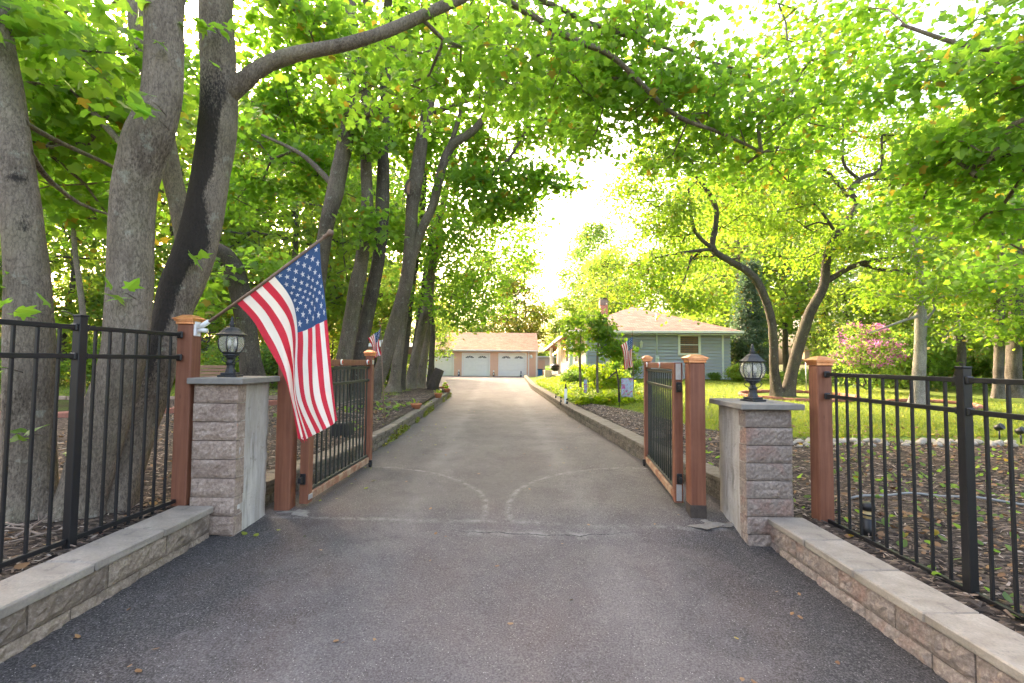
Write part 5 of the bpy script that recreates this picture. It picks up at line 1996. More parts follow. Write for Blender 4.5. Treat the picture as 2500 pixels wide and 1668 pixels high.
def photo_tree(name, label, trunks, limbs, blobs, seed, leafn, rh, size, half=MAPLE, mat='leaf_maple', barkm='bark_maple', flare=0.5, stain=None,
               single=0, group=None, tilt=0.45, twig_r=0.0045, zmin=None, loose=None, droop=0.35, cat='tree', sprigs=()):
    """A tree whose trunk and limbs follow given courses in space; its twigs grow to the leaf sprays of its crown."""
    g = np.random.default_rng(seed)
    base = np.array(trunks[0][0][:3])
    gz = zg(base[0], base[1])
    root = empty(name, (base[0], base[1], gz), label, cat, group)
    o3 = np.array((base[0], base[1], gz))
    Vs, Fs, b, nodes, st = [], [], 0, [], []
    for i, t in enumerate(trunks):
        V, F, Pn, R, dirs = trunk_np(t, 22, 0.09, flare if i == 0 or abs(t[0][2] - base[2]) < 0.5 else 0.0, 0.05, seed + i, gz)
        Vs.append(V)
        Fs.append(F + b)
        b += len(V)
        nodes.append(Pn[Pn[:, 2] > gz + 2.2][::3] if (Pn[:, 2] > gz + 2.2).any() else Pn[-1:])
        s_ = np.zeros(len(V))
        if stain:
            for f in stain:
                s_ = np.maximum(s_, f(V, dirs, i))
        st.append(s_)
    me = np_mesh('trunk', np.concatenate(Vs) - o3, [np.concatenate(Fs)], True)
    a = me.attributes.new('stain', 'FLOAT', 'POINT')
    a.data.foreach_set('value', np.concatenate(st).astype(np.float32))
    link('trunk', me, root, barkm)
    Vs, Fs, b = [], [], 0
    for i, t in enumerate(limbs):
        V, F, Pn, R, dirs = trunk_np(t, 10, 0.14, 0, 0.06, seed + 50 + i)
        link('limb', np_mesh('limb', V - o3, [F], True), root, barkm)
        nodes.append(Pn[2::2])
    for (x, y, Y, n) in sprigs:
        # a short shoot on the bark with a few single leaves
        c = at(x, y, Y)
        MB().tube([c - o3 + np.array((0, 0.12, -0.03)), c - o3 + np.array((0, 0.04, 0.0)), c - o3], [0.005, 0.004, 0.003], 5).build('shoot', barkm, root)
        for i in range(n):
            leaf = bpy.data.objects.new('leaf', LEAF_MESH[i % 4])
            COL.objects.link(leaf)
            leaf.parent = root
            w = g.uniform(0, 6.28)
            leaf.location = Vector(c - o3) + Vector((math.cos(w) * 0.05, -0.02 + math.sin(w) * 0.04, g.normal(0, 0.03)))
            leaf.rotation_euler = (g.normal(0.5, 0.3), g.normal(0, 0.4), w - 1.57)
            leaf.scale = (g.uniform(.085, .13),) * 3
    if blobs:
        T = blob_targets(blobs, g)
        if zmin is not None:
            T = T[T[:, 2] > zmin]
        T = T[np.linalg.norm(T - np.array((0, 0, CAMZ)), axis=1) > 2.2]
        arr, par, w, first = grow(np.concatenate(nodes), T, g)
        V, F = twigs_np(arr, par, w, first, twig_r)
        Vs.append(V)
        Fs.append(F + b)
        me = np_mesh('twigs', np.concatenate(Vs) - o3, [np.concatenate(Fs)], True)
        tag(link('twigs', me, root, barkm), kind='stuff')
        # sprays at the twig ends and along the outer twigs
        outer = arr[first:][(w[first:] <= 2)]
        extra = outer[g.random(len(outer)) < 0.35]
        C = np.concatenate([T, extra])
        pos, nor, axis, sz = scatter(C, leafn, rh, rh * 0.22, size, g, tilt, droop)
        keep = np.linalg.norm(pos - np.array((0, 0, CAMZ)), axis=1) > 1.9
        pos, nor, axis, sz = pos[keep], nor[keep], axis[keep], sz[keep]
        if single:
            d = np.linalg.norm(pos - np.array((0, 0, CAMZ)), axis=1)
            u = pos[:, 0] / pos[:, 1] * FPX
            v = (pos[:, 2] - CAMZ) / pos[:, 1] * FPX
            inview = (np.abs(u) < 1260) & (v < 900) & (v > -400)
            order = np.argsort(np.where(inview, d, 99))[:single]
            mk = np.zeros(len(pos), bool)
            mk[order] = True
            for i in order:
                leaf = bpy.data.objects.new('leaf', LEAF_MESH[i % 4])
                COL.objects.link(leaf)
                leaf.parent = root
                s3 = np.cross(axis[i], nor[i])
                s3 /= np.linalg.norm(s3)
                n3 = np.cross(s3, axis[i])
                mm = Matrix(((s3[0], axis[i][0], n3[0]), (s3[1], axis[i][1], n3[1]), (s3[2], axis[i][2], n3[2])))
                leaf.matrix_local = Matrix.LocRotScale(Vector(pos[i] - o3), mm.to_quaternion(), Vector((sz[i],) * 3))
            pos, nor, axis, sz = pos[~mk], nor[~mk], axis[~mk], sz[~mk]
        me = crown_mesh('crown', [(pos - o3, nor, axis, sz, half)], g)
        link('crown', me, root, mat)
    return root


def make_leaf_meshes():
    global LEAF_MESH
    LEAF_MESH = []
    for i in range(4):
        full = np.array([(0, 0), (.22, -.1), (.52, 0.0), (.46, .1), (.36, .18), (.56, .32), (.82, .5), (.58, .52), (.36, .5), (.30, .66), (.2, .82), (0, 1.06)])
        V, f1, f2 = leaf_template([full], 0.16 + 0.08 * i)
        V[:, 2] += 0.03 * np.sin(V[:, 0] * 9 + i)
        st = 0.006
        P = [tuple(v) for v in V] + [(-st, 0, 0), (st, 0, 0), (st * .6, -0.55, -0.10), (-st * .6, -0.55, -0.10)]
        n = len(V)
        me = bpy.data.meshes.new('leaf')
        me.from_pydata(P, [], [list(f1), list(f2), [n, n + 1, n + 2, n + 3]])
        a = me.attributes.new('rnd', 'FLOAT', 'FACE')
        a.data.foreach_set('value', [0.15 + 0.22 * i] * 3)
        me.materials.append(M['leaf_maple'])
        me.update()
        LEAF_MESH.append(me)


make_leaf_meshes()


def up(p, n, dx=0.0, dy=0.0, dz=1.0, k=0.9):
    """Continue a trunk path beyond its last point."""
    p = list(p)
    for i in range(n):
        x, y, z, r = p[-1]
        p.append((x + dx, y + dy, z + dz, r * k))
    return p


def knots(pts):
    def f(V, dirs, i):
        s = np.zeros(len(V))
        for (x, y, Y, r) in pts:
            c = at(x, y, Y)
            d = np.linalg.norm((V - c) * np.array((1, 0.5, 1)), axis=1)
            s = np.maximum(s, np.clip(1.3 - d / r, 0, 1))
        return s
    return f


def near_trees():
    # three maples behind the left fence
    t1 = up(px_path([(70, 1300, 3.5, 120), (72, 1180, 3.5, 108), (72, 1000, 3.48, 100), (72, 800, 3.45, 96), (62, 600, 3.42, 86), (34, 400, 3.4, 80), (8, 220, 3.4, 78), (-22, 20, 3.4, 74)]), 5, -0.08, 0.05, 0.9)
    photo_tree('maple_tree', 'grey maple trunk with dark knots at the frame edge behind the fence', [t1], [
        px_path([(60, 300, 3.42, 16), (140, 345, 3.9, 13), (250, 395, 4.4, 10), (400, 470, 5.0, 6)]),
        px_path([(70, 370, 3.42, 18), (120, 440, 3.8, 13), (200, 500, 4.2, 9), (270, 525, 4.5, 5)])],
        [(170, 90, 3.6, .6, .5, .28, 9), (60, -60, 4.0, 1.2, 1.0, .3, 12), (230, 200, 5.2, .9, .8, .5, 24), (120, 330, 5.6, 1.0, .9, .6, 26), (-100, 250, 4.8, .8, .9, .6, 10),
         (180, 450, 6.0, 1.0, .9, .5, 18)],
        21, 34, 0.42, 0.102, stain=[knots([(24, 280, 3.26, .075), (26, 424, 3.27, .075), (44, 506, 3.28, .055), (42, 546, 3.28, .05), (96, 920, 3.31, .05), (90, 600, 3.3, .05)])], single=90, flare=0.12, sprigs=[(30, 760, 3.2, 4), (10, 900, 3.1, 3), (60, 1060, 3.2, 3), (150, 760, 3.3, 3), (130, 800, 3.6, 4), (20, 690, 3.4, 3)])
    t2 = up(px_path([(188, 1310, 3.55, 150), (196, 1240, 3.55, 112), (240, 1080, 3.56, 104), (280, 950, 3.56, 100), (304, 850, 3.57, 98), (318, 700, 3.58, 100), (320, 600, 3.58, 98), (330, 460, 3.58, 100), (358, 350, 3.58, 106), (392, 250, 3.58, 90), (402, 120, 3.58, 86), (405, 0, 3.58, 86)]), 5, 0.05, 0.1, 0.9)
    t2b = up(px_path([(300, 1180, 4.7, 55), (395, 900, 4.9, 50), (452, 650, 5, 46), (440, 520, 5, 46), (420, 430, 5, 46), (402, 330, 5, 46), (372, 200, 5, 46), (345, 100, 5, 46), (335, 0, 5, 44)]), 3, -0.1, 0.1, 0.9)
    photo_tree('maple_tree', 'stout grey maple trunk with a bulge and kink, left of the dark-stained trunk', [t2, t2b], [],
               [(300, -120, 5.4, 1.4, 1.2, .4, 14), (460, 200, 6.8, .8, .9, .7, 14), (250, 120, 6.8, 1.2, 1.1, .6, 24), (250, 380, 7.5, 1.2, 1.0, .7, 20)],
               22, 32, 0.44, 0.098, single=30, flare=0.15, sprigs=[(300, 715, 3.35, 4), (375, 250, 3.3, 3), (385, 290, 3.3, 2)])

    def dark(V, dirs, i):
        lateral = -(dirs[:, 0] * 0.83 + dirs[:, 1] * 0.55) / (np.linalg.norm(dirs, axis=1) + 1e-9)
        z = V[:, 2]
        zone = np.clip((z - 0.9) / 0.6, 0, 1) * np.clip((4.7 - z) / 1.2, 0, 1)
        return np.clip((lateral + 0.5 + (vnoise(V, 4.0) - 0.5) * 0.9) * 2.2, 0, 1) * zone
    t3 = up(px_path([(262, 1310, 3.66, 118), (280, 1230, 3.7, 96), (330, 1080, 3.85, 86), (372, 960, 4.0, 84), (402, 850, 4.14, 90), (425, 750, 4.25, 100), (447, 690, 4.3, 110), (480, 600, 4.36, 106), (511, 450, 4.4, 100), (533, 300, 4.4, 100), (534, 150, 4.4, 94), (528, 0, 4.4, 92)], 0.82), 6, 0.0, 0.1, 0.8)
    lim1 = px_path([(540, 240, 4.4, 60), (590, 202, 4.4, 46), (650, 158, 4.45, 40), (740, 128, 4.5, 37), (837, 110, 4.6, 34), (940, 78, 4.75, 32), (1050, 30, 4.95, 30), (1150, -15, 5.2, 28), (1300, -80, 5.6, 22)])
    top = t3[-4]
    lim2 = [tuple(top[:3]) + (0.09,), (-1.6, 4.4, top[2] + 0.8, 0.08)] + px_path([(1090, -90, 5.6, 26), (1235, 0, 6.0, 19), (1390, 92, 6.3, 17), (1500, 142, 6.6, 15), (1640, 275, 7.0, 12), (1760, 325, 7.3, 9), (1860, 372, 7.6, 6)])
    lim3 = [lim2[2]] + px_path([(1340, 10, 6.4, 15), (1450, 60, 6.8, 12), (1600, 110, 7.2, 9), (1800, 170, 7.6, 6)])
    photo_tree('maple_tree', 'leaning maple trunk blackened down one side with a long limb over the driveway', [t3], [lim1, lim2, lim3],
               [(800, 60, 5.2, .8, .6, .3, 14), (1050, 150, 5.8, 1.0, .7, .4, 20), (1270, 100, 6.2, 1.1, .8, .4, 22), (690, 20, 4.9, .6, .5, .25, 9), (930, 190, 6.4, .9, .8, .4, 14),
                (1430, 60, 6.7, 1.1, .8, .35, 22), (1640, 170, 7.2, 1.3, 1.0, .45, 32), (1800, 290, 7.6, 1.2, .9, .45, 32), (1950, 150, 7.8, 1.1, .8, .4, 14), (1560, 30, 7.0, 1.2, .9, .3, 18),
                (1540, 270, 7.4, .9, .8, .35, 18), (1700, 400, 8.0, .9, .8, .35, 16), (1330, 220, 7.2, .8, .7, .3, 14), (1460, 210, 7.6, .9, .8, .35, 20), (1760, 180, 8.0, 1.1, .9, .4, 22), (1880, 400, 8.2, 1.0, .9, .35, 20), (2010, 270, 8.2, 1.1, .9, .4, 22), (2110, 140, 8.2, 1.0, .8, .3, 12), (1400, 330, 8.4, .8, .7, .3, 12), (1960, 30, 8.2, 1.0, .8, .25, 12), (2060, 90, 8.6, .9, .8, .3, 12)],
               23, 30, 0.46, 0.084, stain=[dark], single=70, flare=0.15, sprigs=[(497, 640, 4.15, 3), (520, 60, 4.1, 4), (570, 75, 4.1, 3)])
    # maple off the frame whose branches hang in from the right
    t = [(7.2, 5.2, 0.1, 0.26), (7.15, 5.2, 1.5, 0.22), (7.0, 5.3, 3.2, 0.2), (6.9, 5.4, 5.2, 0.17), (6.8, 5.6, 7.5, 0.12)]
    photo_tree('maple_tree', 'maple whose leafy branches hang in from the edge above the bare fence', [t],
               [[(7.0, 5.3, 3.4, .08)] + px_path([(2620, 290, 5.4, 24), (2480, 300, 5.6, 14), (2430, 370, 5.8, 11), (2385, 430, 6.0, 7)]), [(6.9, 5.4, 4.6, .08)] + px_path([(2600, 100, 5.8, 20), (2400, 120, 6.2, 14), (2200, 60, 6.6, 8)])],
               [(2470, 190, 5.6, .7, .7, .4, 22), (2330, 370, 6.4, .9, .8, .4, 26), (2440, 530, 6.9, .8, .8, .3, 20), (2260, 210, 7.0, .9, .8, .35, 16), (2110, 25, 7.4, .8, .7, .16, 6), (2420, 60, 6.2, .6, .6, .22, 8),
                (2480, 390, 6.0, .7, .6, .4, 18), (2230, 480, 7.4, .8, .8, .3, 16), (2480, 640, 7.6, .9, .8, .25, 12)],
               24, 32, 0.44, 0.088, single=50)


near_trees()


def row_trees():
    g = 'maples growing in a row beside the mossy kerb'
    # broken trunk behind the left lantern
    t4 = px_path([(622, 935, 9.2, 60), (612, 880, 9.2, 52), (602, 800, 9.2, 48), (588, 720, 9.2, 50), (572, 660, 9.2, 50), (548, 622, 9.2, 44), (530, 606, 9.2, 30)])
    photo_tree('maple_tree', 'short broken tree trunk bending over behind the lantern', [t4], [], [(520, 700, 9, .5, .5, .5, 8), (640, 640, 9.6, .5, .5, .3, 6)], 31, 24, 0.4, 0.11, barkm='bark_dark', flare=0.2)
    t5 = up(px_path([(752, 1010, 11, 70), (757, 930, 11, 56), (764, 830, 11, 48), (775, 720, 11, 44), (785, 630, 11, 42), (800, 540, 11, 44), (820, 460, 11, 50), (845, 335, 11, 45), (862, 230, 11, 40), (861, 100, 11, 37), (857, 0, 11, 35)], 0.80), 5, 0.05, 0, 1.0, .85)
    photo_tree('maple_tree', 'maple trunk rising behind the flag, first of the row along the kerb', [t5],
               [px_path([(845, 335, 11, 20), (900, 280, 10.6, 14), (980, 235, 10.2, 9)]), px_path([(820, 460, 11, 18), (740, 380, 11, 12), (640, 330, 11.2, 7)]), px_path([(858, 100, 11, 20), (760, 30, 10.5, 14), (680, 0, 10, 8)])],
               [(770, 220, 12.8, 1.9, 1.4, 1.2, 44), (690, 390, 12.5, 1.4, 1.2, .9, 36), (880, 60, 12.6, 2.4, 1.6, 1.2, 44), (620, 240, 12.5, 1.5, 1.3, 1.2, 36), (720, 70, 12, 1.6, 1.3, 1.0, 30), (610, 480, 13, 1.2, 1.2, .7, 24), (900, 150, 10.4, .7, .5, .6, 10)], 32, 38, 0.48, 0.115, flare=0.25, group=g, barkm='bark_mid')
    t6 = up(px_path([(818, 1005, 11.6, 66), (830, 930, 11.6, 52), (848, 840, 11.6, 46), (870, 700, 11.6, 44), (882, 640, 11.6, 40), (896, 510, 11.6, 36), (894, 408, 11.6, 34), (893, 230, 11.6, 30), (890, 60, 11.6, 26)], 0.80), 4, 0.05, 0, 1.0, .85)
    photo_tree('maple_tree', 'slim upright maple trunk between two thicker ones, second of the row along the kerb', [t6], [],
               [(940, 190, 13.2, 1.5, 1.2, 1.3, 34), (890, 300, 10.9, .6, .4, .7, 12), (830, 350, 13.6, 1.3, 1.1, 1.0, 24), (905, 560, 11.2, .25, .2, .6, 5)], 33, 38, 0.46, 0.115, flare=0.25, group=g, barkm='bark_mid')
    t7 = up(px_path([(864, 1000, 12, 60), (872, 920, 12, 46), (880, 860, 12, 42), (894, 785, 12, 40), (914, 690, 12, 38), (928, 600, 12, 38), (934, 500, 12, 42), (936, 400, 12, 36), (940, 230, 12, 32), (946, 40, 12, 28)], 0.80), 4, 0.05, 0, 1.0, .85)
    photo_tree('maple_tree', 'dark slim maple trunk close left of the trunk with the oval scar', [t7], [],
               [(980, 120, 14, 1.6, 1.4, 1.3, 34), (985, 340, 14.5, 1.3, 1.2, 1.0, 28), (965, 560, 14.5, .8, .8, .8, 18)], 34, 38, 0.48, 0.115, barkm='bark_dark', flare=0.25, group=g)
    t8 = up(px_path([(900, 1000, 13, 62), (912, 955, 13, 46), (936, 890, 13, 43), (958, 810, 13, 42), (990, 700, 13, 41), (1001, 612, 13, 40), (1006, 510, 13, 38), (1016, 434, 13, 43), (1032, 332, 13, 37), (1052, 230, 13, 33), (1074, 128, 13, 25), (1088, 30, 13, 20)], 0.80), 3, 0.15, 0, 0.9, .8)
    t9 = px_path([(1003, 640, 13, 26), (1030, 560, 13, 28), (1057, 500, 13, 27), (1080, 408, 13, 27), (1103, 357, 13, 27), (1159, 316, 13, 24), (1190, 270, 13, 20), (1215, 204, 13, 17), (1236, 128, 13, 12), (1250, 50, 13, 9)], 0.78)
    photo_tree('maple_tree', 'leaning maple with an oval bark scar and a forked second stem above the driveway', [t8, t9],
               [px_path([(1060, 275, 13, 17), (1110, 255, 12.8, 14), (1190, 230, 12.5, 13), (1312, 189, 12.2, 11), (1440, 168, 12, 8), (1520, 150, 12, 5)]),
                px_path([(1095, 365, 13, 14), (1120, 290, 13, 11), (1135, 210, 13, 8), (1150, 120, 13, 6)]),
                px_path([(1110, 465, 13.5, 9), (1180, 440, 13.3, 9), (1240, 390, 13.1, 8), (1290, 310, 13, 6), (1320, 280, 13, 4)])],
               [(1150, 370, 14.3, 1.7, 1.3, 1.2, 42), (1030, 120, 14.6, 2.0, 1.5, 1.4, 40), (1240, 250, 13.6, 1.7, 1.2, 1.1, 44), (1370, 300, 13, 1.1, 1.0, .8, 30), (1400, 170, 12.4, 1.3, 1.1, .7, 36), (1180, 70, 13.8, 2.0, 1.5, 1.0, 36), (1310, 440, 13.4, 1.1, 1.0, .7, 24),
                (1200, 480, 13.4, 1.3, 1.1, .8, 34)], 35, 38, 0.5, 0.115, flare=0.25, group=g, barkm='bark_mid')
    scarred = bpy.context.scene.objects['maple_tree.008'] if 'maple_tree.008' in bpy.context.scene.objects else None
    for o in COL.objects:
        if o.parent is None and 'oval bark scar' in str(o.get('label', '')):
            scarred = o
    c0 = at(1003, 456, 12.83) - np.array(scarred.location)
    lip = [c0 + np.array((0.15 * math.cos(w) + 0.04 * math.sin(w), -0.015 * math.cos(w), 0.24 * math.sin(w))) for w in np.linspace(0, 2 * math.pi, 22)]
    sc = MB().tube(lip, 0.035, 7).build('bark_scar', 'bark_mid', scarred)
    MB().add([c0 + np.array((0, 0.0, 0))] + [(p - c0) * 0.9 + c0 for p in lip[:-1]], [(0, i + 1, (i + 1) % 21 + 1) for i in range(21)]).build('bare_wood', 'wood_bench', sc)
    rest = [
        ('slender maple stem with pale bark just right of the small hanging flag', [(958, 965, 16, 36), (964, 930, 16, 29), (975, 840, 16, 26), (985, 770, 16, 24), (1000, 640, 16, 22), (1020, 420, 16, 18), (1035, 250, 16, 14)], [(1060, 560, 16.5, 1.6, 1.5, 1.3, 46), (1050, 350, 16.5, 1.6, 1.5, 1.4, 40), (1010, 720, 16, .9, .9, .5, 14)]),
        ('slender dark maple stem second right of the small hanging flag', [(972, 960, 17, 32), (980, 900, 17, 25), (990, 830, 17, 22), (1005, 700, 17, 20), (1030, 520, 17, 17), (1040, 350, 17, 12)], [(1090, 450, 17.5, 1.7, 1.6, 1.3, 40), (1010, 620, 17.5, 1.1, 1, .8, 20)]),
        ('leaning maple stem in front of the gazebo near the kerb end', [(998, 958, 18, 38), (1006, 915, 18, 27), (1020, 850, 18, 25), (1032, 790, 18, 24), (1045, 730, 18, 22), (1062, 600, 18, 19), (1085, 480, 18, 15), (1110, 380, 18, 10)], [(1140, 560, 18, 2.0, 1.8, 1.3, 60), (1170, 690, 17.5, 1.4, 1.3, .8, 36), (1240, 520, 18, 1.5, 1.4, 1.0, 36), (1130, 770, 16.8, .9, .8, .45, 22)]),
        ('upright maple stem left of the dark leaning stump', [(1022, 955, 19, 34), (1030, 900, 19, 24), (1040, 830, 19, 22), (1048, 740, 19, 19), (1062, 620, 19, 16), (1085, 500, 19, 12)], [(1100, 660, 19.5, 1.7, 1.5, 1.2, 44), (1240, 620, 19, 1.4, 1.3, .9, 34), (1200, 740, 18.5, 1.1, 1.0, .6, 24)]),
        ('thin dark maple stem nearest the left garage door', [(1050, 945, 20.5, 22), (1054, 880, 20.5, 15), (1056, 800, 20.5, 14), (1048, 720, 20.5, 13), (1070, 620, 20.5, 11), (1110, 540, 20.5, 8)], [(1150, 620, 20.5, 1.6, 1.5, 1.1, 40), (1100, 720, 20, 1.2, 1.1, .7, 26), (1280, 560, 20, 1.1, 1.0, .6, 20)]),
        ('dark slanting maple stem behind the trunk with the oval scar', [(1000, 948, 21, 30), (1015, 860, 21, 22), (1030, 740, 21, 18), (1050, 600, 21, 16), (1063, 520, 21, 14), (1075, 420, 21, 10)], [(1020, 500, 21, 2.0, 1.8, 1.5, 50), (1080, 300, 21, 2.2, 2.0, 1.6, 50), (930, 450, 21, 2, 1.8, 1.5, 40)]),
    ]
    for i, (lab, sp, bl) in enumerate(rest):
        photo_tree('maple_tree', lab, [up(px_path(sp), 3, 0.1, 0, 0.9, .8)], [], bl, 40 + i, 20, 0.58, 0.16, half=DIAM, barkm='bark_dark' if i in (1, 4, 5) else 'bark_maple', flare=0.3, group=g, tilt=0.5)


row_trees()


def right_trees():
    Y = 15.7
    tl = px_path([(1900, 985, Y, 42), (1897, 960, Y, 32), (1890, 900, Y, 27), (1888, 830, Y, 25), (1879, 763, Y, 24), (1852, 694, Y, 23), (1821, 660, Y, 22), (1781, 637, Y, 20), (1741, 606, Y, 18), (1748, 545, Y, 16), (1747, 505, Y, 15), (1730, 471, Y, 13), (1700, 430, Y, 10)], 0.78)
    tr = px_path([(1915, 985, Y, 46), (1924, 955, Y, 38), (1938, 890, Y, 35), (1953, 835, Y, 34), (1978, 763, Y, 32), (2010, 700, Y, 30), (2017, 643, Y, 27), (2026, 600, Y, 24), (2065, 545, Y, 22), (2091, 499, Y, 20), (2076, 465, Y, 17), (2103, 436, Y, 14), (2149, 415, Y, 12), (2153, 370, Y, 9)], 0.74)
    lim = [px_path([(2015, 690, Y, 16), (2074, 654, 15.5, 14), (2131, 637, 15.2, 11), (2218, 629, 15, 8), (2290, 640, 14.8, 5)]),
           px_path([(2100, 645, 15.4, 9), (2160, 660, 15.2, 8), (2218, 669, 15, 6), (2290, 745, 14.8, 4)]),
           px_path([(1741, 608, Y, 11), (1695, 560, 15.4, 9), (1681, 459, 15.2, 6)]),
           px_path([(1741, 608, Y, 9), (1660, 618, 15.2, 7), (1580, 634, 15, 4)]),
           px_path([(1690, 620, 15.3, 6), (1672, 680, 15, 4), (1650, 720, 14.8, 3)]),
           px_path([(2070, 480, Y, 10), (2030, 430, 15.5, 8), (1990, 400, 15.2, 5)]),
           px_path([(2100, 440, Y, 9), (2060, 400, 15.4, 7), (2060, 330, 15.2, 5)]),
           px_path([(2085, 515, Y, 8), (2150, 508, 15.2, 6), (2200, 515, 15, 4)]),
           px_path([(2035, 560, Y, 8), (1990, 500, 15.3, 6), (1930, 470, 15.0, 4)])]
    photo_tree('spreading_tree', 'twin-stemmed spreading tree with crooked dark limbs on the lawn by the blue house', [tl, tr], lim,
               [(1610, 560, 16.4, 1.6, 1.0, 1.2, 50), (1560, 700, 15.4, 1.1, .8, .6, 26), (1690, 735, 14.8, 1.2, .8, .4, 26), (1750, 400, 16.6, 1.9, 1.2, 1.2, 56), (1950, 330, 16.8, 2.4, 1.4, 1.3, 70), (2110, 450, 17.0, 2.2, 1.3, 1.3, 64),
                (1890, 550, 17.0, 1.6, 1.0, 1.1, 34), (2230, 580, 16.2, 2.0, 1.2, .9, 46), (2290, 430, 16.2, 1.9, 1.3, 1.2, 42), (1620, 360, 15.6, 1.3, 1.0, .8, 32), (1850, 230, 16.4, 1.7, 1.3, 1.0, 34), (2260, 700, 15.6, 1.2, .8, .5, 20),
                (2140, 720, 16, 1.2, .9, .5, 18), (1530, 480, 15.8, .8, .7, .5, 14), (1660, 520, 14.8, .9, .5, .6, 20), (1960, 470, 14.6, 1.3, .6, .8, 28), (1830, 420, 14.8, 1.1, .6, .8, 26), (2150, 560, 14.8, 1.1, .6, .6, 24), (2060, 600, 14.8, .7, .5, .5, 12), (1590, 650, 14.8, .9, .7, .5, 18),
                (1700, 300, 15.6, 1.7, 1.2, .9, 38), (1560, 410, 15.4, 1.0, .8, .7, 20), (2050, 220, 16.2, 1.9, 1.3, .9, 34), (2210, 320, 15.8, 1.6, 1.2, .9, 30), (1760, 520, 17.2, 1.7, .9, 1.2, 44), (1980, 600, 17.4, 1.8, .9, 1.2, 46), (1680, 640, 17.0, 1.4, .8, .9, 34), (2080, 330, 17.4, 2.0, 1.0, 1.1, 40), (1860, 400, 17.4, 1.7, .9, 1.1, 40), (1600, 460, 16.8, 1.2, .8, .9, 28)], 61, 46, 0.58, 0.105, half=ROUND, mat='leaf_small', barkm='bark_dark', flare=0.3, tilt=0.55)
    B = 13.2
    t = up(px_path([(2243, 1005, B, 44), (2242, 985, B, 34), (2243, 930, B, 29), (2246, 860, B, 27), (2248, 790, B, 25), (2246, 720, B, 22), (2244, 640, B, 18)]), 4, 0.1, 0.2, 0.9, .85)
    photo_tree('birch_tree', 'pale lichen-spotted birch trunk standing in the brick ring', [t],
               [px_path([(2246, 770, B, 9), (2200, 785, 12.9, 7), (2160, 800, 12.7, 4), (2120, 815, 12.6, 3)]), px_path([(2248, 795, B, 8), (2270, 770, 13.2, 7), (2285, 750, 13.4, 5)])],
               [(2180, 720, 13, 1.1, 1.0, .35, 26), (2300, 690, 13, 1.2, 1.0, .5, 26), (2350, 800, 12.6, .8, .8, .3, 14), (2250, 560, 13.4, 1.6, 1.4, 1.0, 40), (2420, 700, 13, 1.3, 1.2, .6, 24), (2240, 640, 12.5, .9, .4, .5, 22)], 62, 26, 0.5, 0.105, half=ROUND, mat='leaf_small', barkm='bark_pale', flare=0.3)
    for i, (x, w, Yt, lab) in enumerate(((2437, 22, 15.5, 'thinner of two grey trunks seen above the fence at the frame edge'), (2474, 34, 16.0, 'thicker grey trunk at the frame edge above the fence'))):
        t = up(px_path([(x, 1000, Yt, w * 1.2), (x, 940, Yt, w), (x + 2, 860, Yt, w * .9), (x + 6, 760, Yt, w * .8), (x + 8, 640, Yt, w * .7)]), 5, 0.1, 0.1, 1.0, .85)
        photo_tree('woodland_tree', lab, [t], [], [(x - 60, 700, Yt, 1.6, 1.5, 1.0, 40), (x, 520, Yt, 2.0, 1.8, 1.5, 46), (x + 60, 800, Yt - 1, 1.0, 1.0, .5, 16)], 64 + i, 26, 0.6, 0.16, half=DIAM, mat='leaf_small', barkm='bark_far', flare=0.25)
    # young trees in the bed by the drive
    for i, (x, y, Yt, top, lab, bl) in enumerate((
            (1417, 940, 16.2, 830, 'young thin-stemmed tree with bright leaves nearer the porch column', [(1410, 800, 16.2, .55, .5, .45, 26), (1400, 850, 16, .4, .4, .25, 10)]),
            (1459, 966, 14.2, 850, 'young thin-stemmed tree with bright leaves in front of the brick chimney', [(1470, 810, 14.2, .5, .5, .4, 26), (1500, 850, 14, .6, .5, .35, 24), (1450, 780, 14.2, .4, .4, .3, 12)]))):
        t = px_path([(x, y + 6, Yt, 7), (x - 1, y - 50, Yt, 6), (x, top + 10, Yt, 5), (x + 3, top - 40, Yt, 3), (x + 4, top - 80, Yt, 2)])
        photo_tree('young_tree', lab, [t], [], bl, 70 + i, 20, 0.26, 0.085, half=MAPLE, mat='leaf_small', barkm='bark_maple', flare=0.0, twig_r=0.003)
    t = px_path([(1512, 982, 11.9, 6), (1510, 940, 11.9, 5), (1505, 905, 11.9, 4), (1498, 885, 11.9, 3)])
    photo_tree('young_tree', 'bare crooked sapling stake beside the printed banner', [t], [px_path([(1506, 908, 11.9, 5), (1494, 915, 11.8, 4), (1486, 925, 11.7, 3)])], [(1500, 890, 11.9, .12, .1, .06, 3)], 73, 8, 0.12, 0.07, barkm='bark_dark', flare=0)


right_trees()


